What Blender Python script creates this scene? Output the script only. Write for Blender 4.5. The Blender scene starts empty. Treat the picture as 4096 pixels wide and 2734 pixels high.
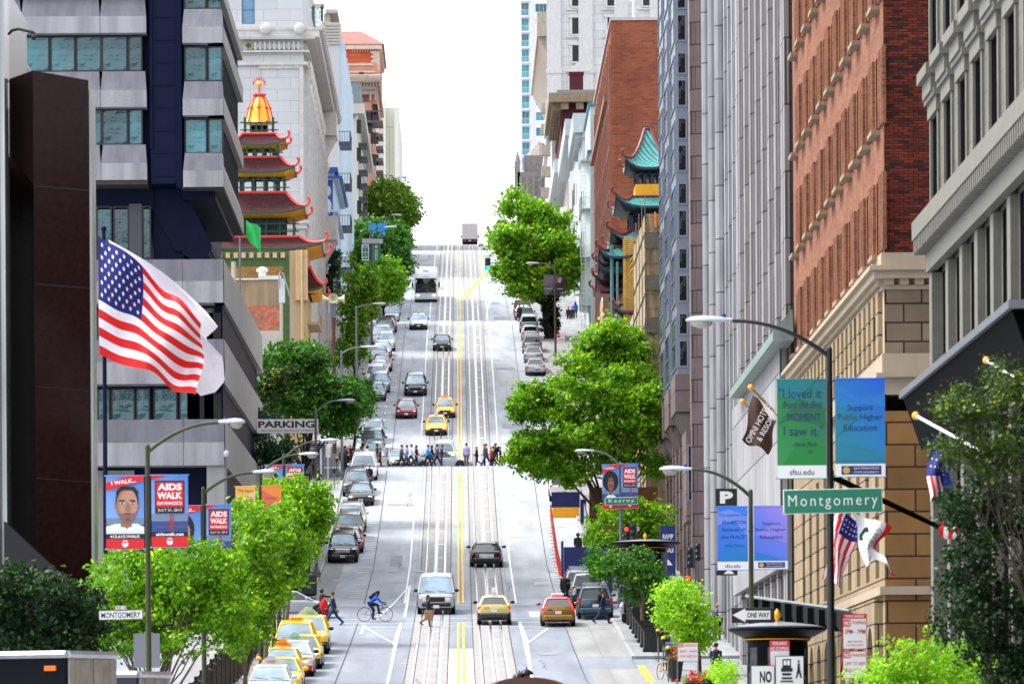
import bpy,math,random
import numpy as np
from mathutils import Vector,Matrix
R = math.radians
rnd = random.Random(7)
SC = bpy.context.scene
COL = SC.collection
FOC,VX,VY,ROLL = 12300.0,1059.0,1745.0,R(0.35)
_c,_s = math.cos(ROLL),math.sin(ROLL)
def P(px,py,d):
 dx = px - VX; dy = VY - py
 return Vector(((dx*_c + dy*_s)*d/FOC,d,(-dx*_s + dy*_c)*d/FOC))
PROF = [(-60,-1.75),(0,-1.7),(100,-1.2),(150,-.9),(165,-.6),(190,0.75),(215,2.53),(232,3.5),(258,5.4),(283,7.36),(300,8.75),(336,12.3),(368,16.9),(400,21.9),(402,22.1),
  (414,22.3),(418,22.8),(480,33.3),(549,45.0),(551,45.2),(562,45.5),(567,46.1),(607,51.9),(680,62.0),(745,70.9),(757,71.3),(800,77.0),(812,77.8),(830,77.9),(900,76),(1200,70),(2500,60)]
def G(d):
 for (a,za),(b,zb) in zip(PROF,PROF[1:]):
  if a <= d <= b: return za + (zb-za)*(d-a)/(b-a)
 return PROF[-1][1] if d > 0 else PROF[0][1]
def on_ground(px,py,lo=200.0,hi=840.0):
 d = lo
 while d < hi:
  if P(px,py,d).z <= G(d): break
  d += 0.25
 p = P(px,py,d); return Vector((p.x,d,G(d)))
MATS = {}
def _nt(name):
 m = bpy.data.materials.new(name); m.use_nodes = True
 nt = m.node_tree; b = nt.nodes['Principled BSDF']; return m,nt,b
def N(nt,t,**kw):
 n = nt.nodes.new(t)
 for k,v in kw.items():
  if k in n.inputs: n.inputs[k].default_value = v
  else: setattr(n,k,v)
 return n
def c4(c,f=1.0): return tuple(max(v,0)**1.42*f for v in c[:3])+(1,)
def l4(c): return (c[0],c[1],c[2],1)
def mat(name,col,rough=.6,metal=0.0,var=.12,scale=2.0,spec=.5,bump=0.0,bscale=20.0,coat=0.0,emit=0.0,streak=False,alpha=None):
 if name in MATS: return MATS[name]
 m,nt,b = _nt(name)
 b.inputs['Roughness'].default_value = rough; b.inputs['Metallic'].default_value = metal
 b.inputs['Specular IOR Level'].default_value = spec
 if coat: b.inputs['Coat Weight'].default_value = coat; b.inputs['Coat Roughness'].default_value = .06
 tc = N(nt,'ShaderNodeTexCoord')
 if var > 0:
  src = tc.outputs['Object']
  if streak:
   mp = N(nt,'ShaderNodeMapping'); mp.inputs['Scale'].default_value = (1,1,.12)
   nt.links.new(src,mp.inputs['Vector']); src = mp.outputs['Vector']
  no = N(nt,'ShaderNodeTexNoise',Scale=scale,Detail=6.0); nt.links.new(src,no.inputs['Vector'])
  mr = N(nt,'ShaderNodeMapRange'); mr.inputs['From Min'].default_value = .3; mr.inputs['From Max'].default_value = .7
  nt.links.new(no.outputs['Fac'],mr.inputs['Value'])
  mx = N(nt,'ShaderNodeMix',data_type='RGBA'); mx.inputs[6].default_value = c4(col,1-var); mx.inputs[7].default_value = c4(col,1+var)
  nt.links.new(mr.outputs[0],mx.inputs[0]); nt.links.new(mx.outputs[2],b.inputs['Base Color'])
 else: b.inputs['Base Color'].default_value = c4(col)
 if bump:
  n2 = N(nt,'ShaderNodeTexNoise',Scale=bscale,Detail=4.0); nt.links.new(tc.outputs['Object'],n2.inputs['Vector'])
  bp = N(nt,'ShaderNodeBump',Strength=bump,Distance=.05); nt.links.new(n2.outputs['Fac'],bp.inputs['Height']); nt.links.new(bp.outputs[0],b.inputs['Normal'])
 if emit: b.inputs['Emission Color'].default_value = c4(col); b.inputs['Emission Strength'].default_value = emit
 if alpha is not None: b.inputs['Alpha'].default_value = alpha
 MATS[name] = m; return m
def mat_brick(name,c1,c2,mortar,bw=.6,bh=.25,ms=.02,rough=.8,var=.25,vscale=.6,bias=0.0,bump=.3,spec=.3):
 if name in MATS: return MATS[name]
 m,nt,b = _nt(name); b.inputs['Roughness'].default_value = rough; b.inputs['Specular IOR Level'].default_value = spec
 tc = N(nt,'ShaderNodeTexCoord'); sp = N(nt,'ShaderNodeSeparateXYZ'); nt.links.new(tc.outputs['Object'],sp.inputs[0])
 ad = N(nt,'ShaderNodeMath',operation='ADD'); nt.links.new(sp.outputs[0],ad.inputs[0]); nt.links.new(sp.outputs[1],ad.inputs[1])
 cb = N(nt,'ShaderNodeCombineXYZ'); nt.links.new(ad.outputs[0],cb.inputs[0]); nt.links.new(sp.outputs[2],cb.inputs[1])
 br = N(nt,'ShaderNodeTexBrick'); br.inputs['Scale'].default_value = 1.0
 br.inputs['Color1'].default_value = c4(c1); br.inputs['Color2'].default_value = c4(c2); br.inputs['Mortar'].default_value = c4(mortar)
 br.inputs['Mortar Size'].default_value = ms; br.inputs['Brick Width'].default_value = bw; br.inputs['Row Height'].default_value = bh; br.inputs['Bias'].default_value = bias
 br.inputs['Mortar Smooth'].default_value = .3
 nt.links.new(cb.outputs[0],br.inputs['Vector'])
 no = N(nt,'ShaderNodeTexNoise',Scale=vscale,Detail=7.0); nt.links.new(tc.outputs['Object'],no.inputs['Vector'])
 mr = N(nt,'ShaderNodeMapRange'); mr.inputs['From Min'].default_value = .3; mr.inputs['From Max'].default_value = .7
 mr.inputs['To Min'].default_value = 1-var; mr.inputs['To Max'].default_value = 1+var; nt.links.new(no.outputs['Fac'],mr.inputs['Value'])
 vm = N(nt,'ShaderNodeVectorMath',operation='SCALE'); nt.links.new(br.outputs['Color'],vm.inputs[0]); nt.links.new(mr.outputs[0],vm.inputs['Scale'])
 nt.links.new(vm.outputs[0],b.inputs['Base Color'])
 if bump:
  bp = N(nt,'ShaderNodeBump',Strength=bump,Distance=.03); bp.invert = True; nt.links.new(br.outputs['Fac'],bp.inputs['Height']); nt.links.new(bp.outputs[0],b.inputs['Normal'])
 MATS[name] = m; return m
def mat_glass(name,col,rough=.08,wav=.0,spec=.8,metal=0.0,var=.5,scale=.35):
 if name in MATS: return MATS[name]
 m,nt,b = _nt(name); b.inputs['Roughness'].default_value = rough; b.inputs['Specular IOR Level'].default_value = spec; b.inputs['Metallic'].default_value = metal
 tc = N(nt,'ShaderNodeTexCoord'); gm = N(nt,'ShaderNodeObjectInfo')
 no = N(nt,'ShaderNodeTexNoise',Scale=scale,Detail=3.0); no.noise_dimensions = '4D'; nt.links.new(tc.outputs['Object'],no.inputs['Vector'])
 mu = N(nt,'ShaderNodeMath',operation='MULTIPLY'); mu.inputs[1].default_value = 40; nt.links.new(gm.outputs['Random'],mu.inputs[0]); nt.links.new(mu.outputs[0],no.inputs['W'])
 mr = N(nt,'ShaderNodeMapRange'); mr.inputs['From Min'].default_value = .35; mr.inputs['From Max'].default_value = .65; nt.links.new(no.outputs['Fac'],mr.inputs['Value'])
 mx = N(nt,'ShaderNodeMix',data_type='RGBA'); mx.inputs[6].default_value = c4(col,1-var); mx.inputs[7].default_value = c4(col,1+var)
 nt.links.new(mr.outputs[0],mx.inputs[0]); vr = N(nt,'ShaderNodeMapRange'); vr.inputs['To Min'].default_value = .45; vr.inputs['To Max'].default_value = 1.25; nt.links.new(gm.outputs['Random'],vr.inputs[0])
 vs_ = N(nt,'ShaderNodeVectorMath',operation='SCALE'); nt.links.new(mx.outputs[2],vs_.inputs[0]); nt.links.new(vr.outputs[0],vs_.inputs['Scale']); nt.links.new(vs_.outputs[0],b.inputs['Base Color'])
 if wav:
  n2 = N(nt,'ShaderNodeTexNoise',Scale=1.3,Detail=2.0); nt.links.new(tc.outputs['Object'],n2.inputs['Vector'])
  bp = N(nt,'ShaderNodeBump',Strength=wav,Distance=.3); nt.links.new(n2.outputs['Fac'],bp.inputs['Height']); nt.links.new(bp.outputs[0],b.inputs['Normal'])
 MATS[name] = m; return m
def mat_leaf(name,dark,light,tip=None,rough=.45):
 if name in MATS: return MATS[name]
 m,nt,b = _nt(name); b.inputs['Roughness'].default_value = rough; b.inputs['Specular IOR Level'].default_value = .3
 geo = N(nt,'ShaderNodeNewGeometry'); rp = N(nt,'ShaderNodeValToRGB')
 cr = rp.color_ramp; cr.elements[0].color = l4(dark); cr.elements[1].color = l4(light); cr.elements[1].position = .78
 if tip: e = cr.elements.new(.93); e.color = l4(tip)
 tc = N(nt,'ShaderNodeTexCoord'); no = N(nt,'ShaderNodeTexNoise',Scale=.7,Detail=3.0); nt.links.new(tc.outputs['Object'],no.inputs['Vector'])
 ma = N(nt,'ShaderNodeMath',operation='MULTIPLY_ADD'); ma.inputs[1].default_value = .55; nt.links.new(geo.outputs['Random Per Island'],ma.inputs[0])
 m2 = N(nt,'ShaderNodeMath',operation='MULTIPLY'); m2.inputs[1].default_value = .6; nt.links.new(no.outputs['Fac'],m2.inputs[0]); nt.links.new(m2.outputs[0],ma.inputs[2])
 nt.links.new(ma.outputs[0],rp.inputs[0]); nt.links.new(rp.outputs[0],b.inputs['Base Color'])
 tr = N(nt,'ShaderNodeBsdfTranslucent'); mixs = N(nt,'ShaderNodeMixShader'); mixs.inputs[0].default_value = .3
 hs = N(nt,'ShaderNodeHueSaturation'); hs.inputs['Value'].default_value = 1.6; hs.inputs['Saturation'].default_value = 1.1
 nt.links.new(rp.outputs[0],hs.inputs['Color']); nt.links.new(hs.outputs[0],tr.inputs['Color'])
 nt.links.new(b.outputs[0],mixs.inputs[1]); nt.links.new(tr.outputs[0],mixs.inputs[2]); nt.links.new(mixs.outputs[0],nt.nodes['Material Output'].inputs['Surface'])
 MATS[name] = m; return m
class MB:
 def __init__(s): s.v = []; s.f = []; s.m = []; s.M = None
 def add(s,vs,fs,mi=0):
  o = len(s.v); s.v += [Vector(v) for v in vs]; s.f += [tuple(i+o for i in f) for f in fs]; s.m += [mi]*len(fs); return s
 def quad(s,a,b,c,d,mi=0): return s.add([a,b,c,d],[(0,1,2,3)],mi)
 def box(s,x0,x1,y0,y1,z0,z1,mi=0):
  return s.add([(x0,y0,z0),(x1,y0,z0),(x1,y1,z0),(x0,y1,z0),(x0,y0,z1),(x1,y0,z1),(x1,y1,z1),(x0,y1,z1)],
                     [(0,3,2,1),(4,5,6,7),(0,1,5,4),(1,2,6,5),(2,3,7,6),(3,0,4,7)],mi)
 def bbox(s,x0,x1,y0,y1,z0,z1,r,mi=0):
  vs,idx = [],{}
  def V(p):
   k = tuple(round(q,5) for q in p)
   if k not in idx: idx[k] = len(vs); vs.append(p)
   return idx[k]
  X = (x0,x0+r,x1-r,x1); Y = (y0,y0+r,y1-r,y1); Z = (z0,z0+r,z1-r,z1); fs = []
  a,b_ = 1,2
  fs.append([V((X[0],Y[i],Z[j])) for i,j in ((1,1),(1,2),(2,2),(2,1))]); fs.append([V((X[3],Y[i],Z[j])) for i,j in ((1,1),(2,1),(2,2),(1,2))])
  fs.append([V((X[i],Y[0],Z[j])) for i,j in ((1,1),(2,1),(2,2),(1,2))]); fs.append([V((X[i],Y[3],Z[j])) for i,j in ((1,1),(1,2),(2,2),(2,1))])
  fs.append([V((X[i],Y[j],Z[0])) for i,j in ((1,1),(1,2),(2,2),(2,1))]); fs.append([V((X[i],Y[j],Z[3])) for i,j in ((1,1),(2,1),(2,2),(1,2))])
  for xo,xi in ((0,1),(3,2)):
   for yo,yi in ((0,1),(3,2)):
    fs.append([V((X[xo],Y[yi],Z[1])),V((X[xi],Y[yo],Z[1])),V((X[xi],Y[yo],Z[2])),V((X[xo],Y[yi],Z[2]))])
    for zo,zi in ((0,1),(3,2)): fs.append([V((X[xo],Y[yi],Z[zi])),V((X[xi],Y[yo],Z[zi])),V((X[xi],Y[yi],Z[zo]))])
   for zo,zi in ((0,1),(3,2)): fs.append([V((X[xo],Y[1],Z[zi])),V((X[xo],Y[2],Z[zi])),V((X[xi],Y[2],Z[zo])),V((X[xi],Y[1],Z[zo]))])
  for yo,yi in ((0,1),(3,2)):
   for zo,zi in ((0,1),(3,2)): fs.append([V((X[1],Y[yo],Z[zi])),V((X[2],Y[yo],Z[zi])),V((X[2],Y[yi],Z[zo])),V((X[1],Y[yi],Z[zo]))])
  return s.add(vs,fs,mi)
 def loft(s,rings,mi=0,closed=True,cap=True):
  n = len(rings[0]); vs = [p for r in rings for p in r]; fs = []
  for i in range(len(rings)-1):
   for j in range(n if closed else n-1):
    k = (j+1) % n; fs.append((i*n+j,i*n+k,(i+1)*n+k,(i+1)*n+j))
  if cap and closed: fs.append(tuple(range(n-1,-1,-1))); fs.append(tuple((len(rings)-1)*n+j for j in range(n)))
  return s.add(vs,fs,mi)
 def tube(s,pts,rads,n=8,mi=0,cap=True):
  pts = [Vector(p) for p in pts]
  if not hasattr(rads,'__len__'): rads = [rads]*len(pts)
  rings = []; up = None
  for i,p in enumerate(pts):
   t = (pts[min(i+1,len(pts)-1)] - pts[max(i-1,0)])
   if t.length < 1e-9: t = Vector((0,0,1))
   t.normalize()
   if up is None: up = Vector((0,0,1)) if abs(t.z) < .9 else Vector((1,0,0))
   a = t.cross(up); 
   if a.length < 1e-6: a = t.cross(Vector((0,1,0)))
   a.normalize(); b = t.cross(a).normalized(); up = -b if (-b).dot(up) > 0 else b
   r = rads[i]; ra,rb = (r if hasattr(r,'__len__') else (r,r))
   rings.append([p + a*math.cos(q)*ra + b*math.sin(q)*rb for q in [2*math.pi*k/n for k in range(n)]])
  return s.loft(rings,mi,True,cap)
 def lathe(s,prof,cx=0,cy=0,n=16,mi=0):
  rings = [[(cx+r*math.cos(2*math.pi*k/n),cy+r*math.sin(2*math.pi*k/n),z) for k in range(n)] for r,z in prof]
  return s.loft(rings,mi)
 def ell(s,c,r,n=12,m=8,mi=0,tilt=None):
  c = Vector(c); rings = []
  for i in range(m+1):
   a = math.pi*(i/m) ; q = max(math.sin(a),.02)
   ring = [Vector((r[0]*q*math.cos(2*math.pi*k/n),r[1]*q*math.sin(2*math.pi*k/n),-r[2]*math.cos(a))) for k in range(n)]
   if tilt: ring = [tilt @ p for p in ring]
   rings.append([p + c for p in ring])
  return s.loft(rings,mi)
 def prism(s,poly,axis,a0,a1,mi=0):
  def V(p,a):
   if axis == 'x': return (a,p[0],p[1])
   if axis == 'y': return (p[0],a,p[1])
   return (p[0],p[1],a)
  n = len(poly); vs = [V(p,a0) for p in poly] + [V(p,a1) for p in poly]
  fs = [tuple(range(n)),tuple(range(2*n-1,n-1,-1))] + [(i,n+i,n+(i+1) % n,(i+1) % n) for i in range(n)]
  return s.add(vs,fs,mi)
 def mesh(s,name,mats,off=None,smooth=False):
  me = bpy.data.meshes.new(name)
  vs = [v - off for v in s.v] if off is not None else s.v
  me.from_pydata([tuple(v) for v in vs],[],s.f)
  for m_ in mats: me.materials.append(m_)
  if len(mats) > 1: me.polygons.foreach_set('material_index',s.m)
  if smooth: me.polygons.foreach_set('use_smooth',[True]*len(s.f))
  me.validate(); me.update(); 
  if smooth:
   try: me.set_sharp_from_angle(angle=R(40))
   except Exception: pass
  return me
 def build(s,name,mats,parent=None,off='parent',smooth=False):
  if not hasattr(mats,'__len__'): mats = [mats]
  o_ = None
  if off == 'parent' and parent is not None: o_ = wloc(parent)
  me = s.mesh(name,mats,o_,smooth)
  return link(name,me,parent)
def wloc(o):
 l = Vector(o.location)
 while o.parent: o = o.parent; l += Vector(o.location)
 return l
def link(name,me,parent=None,loc=(0,0,0),rot=None):
 o = bpy.data.objects.new(name,me); COL.objects.link(o); o.location = loc
 if parent: o.parent = parent
 if rot: o.rotation_euler = rot
 return o
def recalc(me):
 import bmesh
 bm = bmesh.new(); bm.from_mesh(me); bmesh.ops.recalc_face_normals(bm,faces=bm.faces); bm.to_mesh(me); bm.free()
def thing(name,label,cat,loc=(0,0,0),rz=0.0,group=None):
 o = bpy.data.objects.new(name,None); COL.objects.link(o); o.location = loc; o.rotation_euler = (0,0,rz); o.empty_display_size = .3
 o['label'] = label; o['category'] = cat
 if group: o['group'] = group
 return o
def tag(o,label=None,cat=None,group=None,kind=None):
 for k,v in (('label',label),('category',cat),('group',group),('kind',kind)):
  if v: o[k] = v
 return o
def slotmat(o,mats):
 for i,m in enumerate(mats):
  if i < len(o.material_slots): o.material_slots[i].link = 'OBJECT'; o.material_slots[i].material = m
 return o
TXT = {}
def text_mesh(s,bold=0.0,shear=0.0,space=1.0):
 k = (s,bold,shear,space)
 if k in TXT: return TXT[k]
 cu = bpy.data.curves.new('lettering','FONT'); cu.body = s; cu.size = 1; cu.offset = bold; cu.shear = shear; cu.space_character = space; cu.resolution_u = 3
 ob = bpy.data.objects.new('lettering',cu); COL.objects.link(ob)
 dg = bpy.context.evaluated_depsgraph_get(); me = bpy.data.meshes.new_from_object(ob.evaluated_get(dg))
 vs = [v.co.copy() for v in me.vertices]; fs = [tuple(p.vertices) for p in me.polygons]
 bpy.data.objects.remove(ob); bpy.data.curves.remove(cu); bpy.data.meshes.remove(me)
 TXT[k] = (vs,fs); return TXT[k]
def put_text(mb,s,cx,cz,w,h,y,mi=0,bold=.01,shear=0.0,space=1.0,sx=1,rot=0.0,org=None,ux=None,uz=None):
 vs,fs = text_mesh(s,bold,shear,space)
 if not vs: return
 x0 = min(v.x for v in vs); x1 = max(v.x for v in vs); y0 = min(v.y for v in vs); y1 = max(v.y for v in vs)
 k1 = w/max(x1-x0,1e-6); k2 = h/max(y1-y0,1e-6)
 ca,sa = math.cos(rot),math.sin(rot); out = []
 for v in vs:
  a = (v.x-(x0+x1)/2)*k1*sx; b = (v.y-(y0+y1)/2)*k2
  a,b = a*ca - b*sa,a*sa + b*ca
  if org is None: out.append((cx+a,y,cz+b))
  else: out.append(org + ux*a + uz*b)
 mb.add(out,fs,mi)
EXPOSURE = 0.92
# ================================================================ world, light, camera
w = bpy.data.worlds.new("World"); SC.world = w; w.use_nodes = True
nt = w.node_tree; bg = nt.nodes['Background']
sky = nt.nodes.new('ShaderNodeTexSky'); sky.sky_type = 'NISHITA'; sky.sun_disc = False
SUN_EL,SUN_AZ = R(58),R(-78)
sky.sun_elevation = SUN_EL; sky.sun_rotation = SUN_AZ; sky.air_density = 1.0; sky.dust_density = 8.0; sky.ozone_density = 1.0; sky.altitude = 20
hsv = nt.nodes.new('ShaderNodeHueSaturation'); hsv.inputs['Saturation'].default_value = .35; hsv.inputs['Value'].default_value = 2.0
nt.links.new(sky.outputs[0],hsv.inputs['Color']); ov = nt.nodes.new('ShaderNodeMix'); ov.data_type = 'RGBA'; ov.inputs[0].default_value = .72; ov.inputs[7].default_value = (6.7,7.0,7.6,1)
nt.links.new(hsv.outputs[0],ov.inputs[6]); nt.links.new(ov.outputs[2],bg.inputs['Color']); bg.inputs['Strength'].default_value = .15
sd = bpy.data.lights.new('sun','SUN'); sd.energy = 2.0; sd.angle = R(12); sd.color = (1,.96,.9)
so = bpy.data.objects.new('sun',sd); COL.objects.link(so)
dv = Vector((math.sin(SUN_AZ)*math.cos(SUN_EL),math.cos(SUN_AZ)*math.cos(SUN_EL),math.sin(SUN_EL)))
so.rotation_euler = dv.to_track_quat('Z','Y').to_euler(); so.location = (-60,100,150)
SC.view_settings.view_transform = 'Standard'; SC.view_settings.look = 'None'; SC.view_settings.gamma = 1; SC.view_settings.exposure = EXPOSURE
cd = bpy.data.cameras.new('camera'); cam = bpy.data.objects.new('camera',cd); COL.objects.link(cam); SC.camera = cam
cd.sensor_width = 36; cd.lens = FOC/2349*36; cd.shift_x = (1174.5-VX)/2349; cd.shift_y = (VY-784)/2349; cd.clip_start = 1; cd.clip_end = 6000
cam.rotation_euler = (R(90),ROLL,0)
cd.dof.use_dof = True; cd.dof.focus_distance = 380; cd.dof.aperture_fstop = 4.0
# ================================================================ ground
def ys(y0,y1,step=30):
 out = [y0] + [a for a,_ in PROF if y0 < a < y1] + [y1]
 return out
def strip(mb,x0,x1,y0,y1,dz=0.0,mi=0,x0b=None,x1b=None):
 a = ys(y0,y1); x0b = x0 if x0b is None else x0b; x1b = x1 if x1b is None else x1b
 for p,q in zip(a,a[1:]):
  t0 = (p-y0)/(y1-y0); t1 = (q-y0)/(y1-y0)
  mb.quad((x0+(x0b-x0)*t0,p,G(p)+dz),(x1+(x1b-x1)*t0,p,G(p)+dz),(x1+(x1b-x1)*t1,q,G(q)+dz),(x0+(x0b-x0)*t1,q,G(q)+dz),mi)
def slab(mb,x0,x1,y0,y1,h,mi=0,mi2=None):
 mi2 = mi if mi2 is None else mi2
 strip(mb,x0,x1,y0,y1,h,mi)
 a = ys(y0,y1)
 for p,q in zip(a,a[1:]):
  mb.quad((x0,p,G(p)-.05),(x0,p,G(p)+h),(x0,q,G(q)+h),(x0,q,G(q)-.05),mi2)
  mb.quad((x1,p,G(p)-.05),(x1,p,G(p)+h),(x1,q,G(q)+h),(x1,q,G(q)-.05),mi2)
 mb.quad((x0,y0,G(y0)-.05),(x1,y0,G(y0)-.05),(x1,y0,G(y0)+h),(x0,y0,G(y0)+h),mi2)
 mb.quad((x0,y1,G(y1)-.05),(x1,y1,G(y1)-.05),(x1,y1,G(y1)+h),(x0,y1,G(y1)+h),mi2)
def mat_road(name,col,slabs=True,sx=2.3,sy=5.0):
 m,nt,b = _nt(name); b.inputs['Roughness'].default_value = .75; b.inputs['Specular IOR Level'].default_value = .3
 tc = N(nt,'ShaderNodeTexCoord'); n1 = N(nt,'ShaderNodeTexNoise',Scale=.22,Detail=8.0); n1.inputs['Roughness'].default_value = .65
 mp = N(nt,'ShaderNodeMapping'); mp.inputs['Scale'].default_value = (1.6,.35,1); nt.links.new(tc.outputs['Object'],mp.inputs[0]); nt.links.new(mp.outputs[0],n1.inputs['Vector'])
 n2 = N(nt,'ShaderNodeTexNoise',Scale=9.0,Detail=3.0); nt.links.new(tc.outputs['Object'],n2.inputs['Vector'])
 ad = N(nt,'ShaderNodeMath',operation='MULTIPLY_ADD'); ad.inputs[1].default_value = .3; nt.links.new(n2.outputs['Fac'],ad.inputs[0]); nt.links.new(n1.outputs['Fac'],ad.inputs[2])
 mr = N(nt,'ShaderNodeMapRange'); mr.inputs['From Min'].default_value = .45; mr.inputs['From Max'].default_value = .9; mr.inputs['To Min'].default_value = .8; mr.inputs['To Max'].default_value = 1.14
 nt.links.new(ad.outputs[0],mr.inputs[0])
 st = N(nt,'ShaderNodeTexNoise',Scale=1.0,Detail=4.0); mp2 = N(nt,'ShaderNodeMapping'); mp2.inputs['Scale'].default_value = (1.1,.02,1); nt.links.new(tc.outputs['Object'],mp2.inputs[0]); nt.links.new(mp2.outputs[0],st.inputs['Vector'])
 mr2 = N(nt,'ShaderNodeMapRange'); mr2.inputs['From Min'].default_value = .3; mr2.inputs['From Max'].default_value = .7; mr2.inputs['To Min'].default_value = .80; mr2.inputs['To Max'].default_value = 1.10; nt.links.new(st.outputs['Fac'],mr2.inputs[0])
 mu = N(nt,'ShaderNodeMath',operation='MULTIPLY'); nt.links.new(mr.outputs[0],mu.inputs[0]); nt.links.new(mr2.outputs[0],mu.inputs[1])
 out = mu.outputs[0]
 if slabs:
  br = N(nt,'ShaderNodeTexBrick'); br.offset = 0; br.inputs['Scale'].default_value = 1; br.inputs['Brick Width'].default_value = sx; br.inputs['Row Height'].default_value = sy; br.inputs['Mortar Size'].default_value = .02
  br.inputs['Color1'].default_value = (1,1,1,1); br.inputs['Color2'].default_value = (.95,.95,.95,1); br.inputs['Mortar'].default_value = (.62,.62,.62,1)
  nt.links.new(tc.outputs['Object'],br.inputs['Vector']); m3 = N(nt,'ShaderNodeMath',operation='MULTIPLY'); nt.links.new(out,m3.inputs[0]); nt.links.new(br.outputs['Color'],m3.inputs[1]); out = m3.outputs[0]
 vm = N(nt,'ShaderNodeVectorMath',operation='SCALE'); vm.inputs[0].default_value = col; nt.links.new(out,vm.inputs['Scale']); nt.links.new(vm.outputs[0],b.inputs['Base Color'])
 MATS[name] = m; return m
M_road = mat_road('road_concrete',(.36,.39,.43),True,2.7,7.0)
M_asph = mat_road('road_asphalt',(.215,.24,.285),False)
M_gut = mat_road('gutter_concrete',(.28,.285,.285),True,2.2,5.0)
M_walk = mat_road('sidewalk_concrete',(.27,.275,.285),True,1.5,1.5)
M_kerb = mat('kerb_stone',(.42,.42,.42),.8,var=.15,scale=3)
M_paint = mat('white_road_paint',(.86,.86,.86),.6,var=.08,scale=5)
M_yel = mat('yellow_road_paint',(.95,.64,.06),.6,var=.1,scale=5)
M_kred = mat('red_kerb_paint',(.75,.12,.09),.6,var=.15,scale=5)
M_track = mat('track_bed',(.40,.39,.39),.8,var=.12,scale=1.5)
M_rail = mat('rail_steel',(.62,.66,.72),.22,metal=1.0,var=.1)
M_slot = mat('dark_slot',(.05,.05,.055),.6,var=0)
M_joint = mat('road_joint_tar',(.13,.13,.14),.8,var=0)
KL,KR = -8.5,7.9
CROSS = [(149,165),(283,300),(400,414),(549,563),(745,757)]
g = MB(); strip(g,-600,600,-60,2500,-.12); o = g.build('ground',M_asph); tag(o,kind='structure')
g = MB(); strip(g,KL,KR,-60,2500,0.0); o = g.build('road',[M_road]); tag(o,kind='structure')
g = MB()
for a,b in CROSS:
 strip(g,-320,KL-.02,a,b,0.0,0); strip(g,KR+.02,320,a,b,0.0,0); strip(g,KL,KR,a+.8,b-.8,.012,0)
strip(g,KR+.02,40,240,248,0.0,0)
strip(g,KL,KR,224,286,.006,0)
o = g.build('cross_streets',[M_asph]); tag(o,kind='structure')
g = MB()
segs = [(-60,149),(165,283),(300,400),(414,549),(563,745),(757,1400)]
for a,b in segs:
 slab(g,-13.6,KL-.16,a,b,.15,0); slab(g,KL-.16,KL,a,b,.152,1)
 if a == 165:
  for c,d in ((165,240),(248,283)): slab(g,KR+.16,13.6,c,d,.15,0); slab(g,KR,KR+.16,c,d,.152,1)
 else: slab(g,KR+.16,13.6,a,b,.15,0); slab(g,KR,KR+.16,a,b,.152,1)
o = g.build('sidewalk',[M_walk,M_kerb]); tag(o,kind='structure')
g = MB()
def line(x0,x1,y0,y1,mi=0,dz=.03,x0b=None,x1b=None): strip(g,x0,x1,y0,y1,dz,mi,x0b,x1b)
blocks = [(120,149),(165,282),(301,398),(416,547),(565,743),(759,812)]
for a,b in blocks:
 for x in (-3.15,3.1): line(x-.05,x+.05,a,b)
 for x in (-.18,.08): line(x,x+.10,a,b,1)
 for x in (-5.42,5.4):
  line(x-.02,x+.02,a,b,2)
for a,b in ((300,400),(414,549),(563,745)):
 y = a+6
 while y < b-4:
  line(-6.35,-5.6,y,y+.22); line(5.6,6.35,y,y+.22)
  if a == 414: line(-6.45,-6.3,y-.5,y+.7)
  y += 5.6
def seg(p,q,wd,mi=0,dz=.034):
 p = Vector(p); q = Vector(q); n = 8; t = (q-p).normalized(); s_ = Vector((t.y,-t.x))*wd/2
 for i in range(n):
  a = p+(q-p)*i/n; b = p+(q-p)*(i+1)/n
  g.quad((a.x-s_.x,a.y-s_.y,G(a.y-s_.y)+dz),(a.x+s_.x,a.y+s_.y,G(a.y+s_.y)+dz),(b.x+s_.x,b.y+s_.y,G(b.y+s_.y)+dz),(b.x-s_.x,b.y-s_.y,G(b.y-s_.y)+dz),mi)
def gp(px,py): q = on_ground(px,py); return (q.x,q.y)
seg(gp(832,1436),gp(906,1478),.11); seg(gp(836,1434),gp(828,1455),.14); seg(gp(886,1478),gp(908,1478),.16); seg(gp(919,1433),gp(904,1480),.18); seg(gp(937,1347),gp(868,1415),.1); seg(gp(940,1345),gp(928,1416),.14)
seg(gp(1192,1430),gp(1210,1475),.17); seg(gp(1257,1442),gp(1213,1474),.13); seg(gp(1210,1475),gp(1222,1568),.1); seg(gp(906,1478),gp(888,1568),.1)
for py in (1418,1428,1437): 
 seg(gp(775,py+3),gp(1180,py),.09); seg(gp(1180,py),gp(1400,py),.09)
for py in (1440,1446): seg(gp(840,py),gp(905,py),.08); seg(gp(1200,py),gp(1250,py),.08)
for py in (1362,1378,1395): seg(gp(938-(py-1347)*.62,py),gp(935,py),.07)
seg(gp(1057,690),gp(1110,628),.22,1); seg(gp(1061,690),gp(1114,628),.14,1); seg(gp(1110,628),gp(1107,585),.22,1); seg(gp(1066,940),gp(1066,941),.1,1)
for k in range(12):
 py = 590+k*7; x2 = 1108 if py < 628 else 1110-(py-628)*.86
 if x2 > 1074: seg(gp(1070,py),gp(x2,py),.07,1,.038)
seg(gp(1139,655),gp(1118,710),.16); seg(gp(1118,710),gp(1116,733),.14)
for py in (540+440,): pass
for (px,py,l,mi) in ((935,858,14,0),(940,1093,14,0),(1060,848,12,0),(1058,1128,12,0),(1010,1435,60,1),(990,1522,70,1),(1005,1540,50,1),(1128,753,20,1),(1125,765,20,1),(1130,776,18,1)):
 seg(gp(px-l,py),gp(px+l,py),.12,mi,.042)
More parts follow.
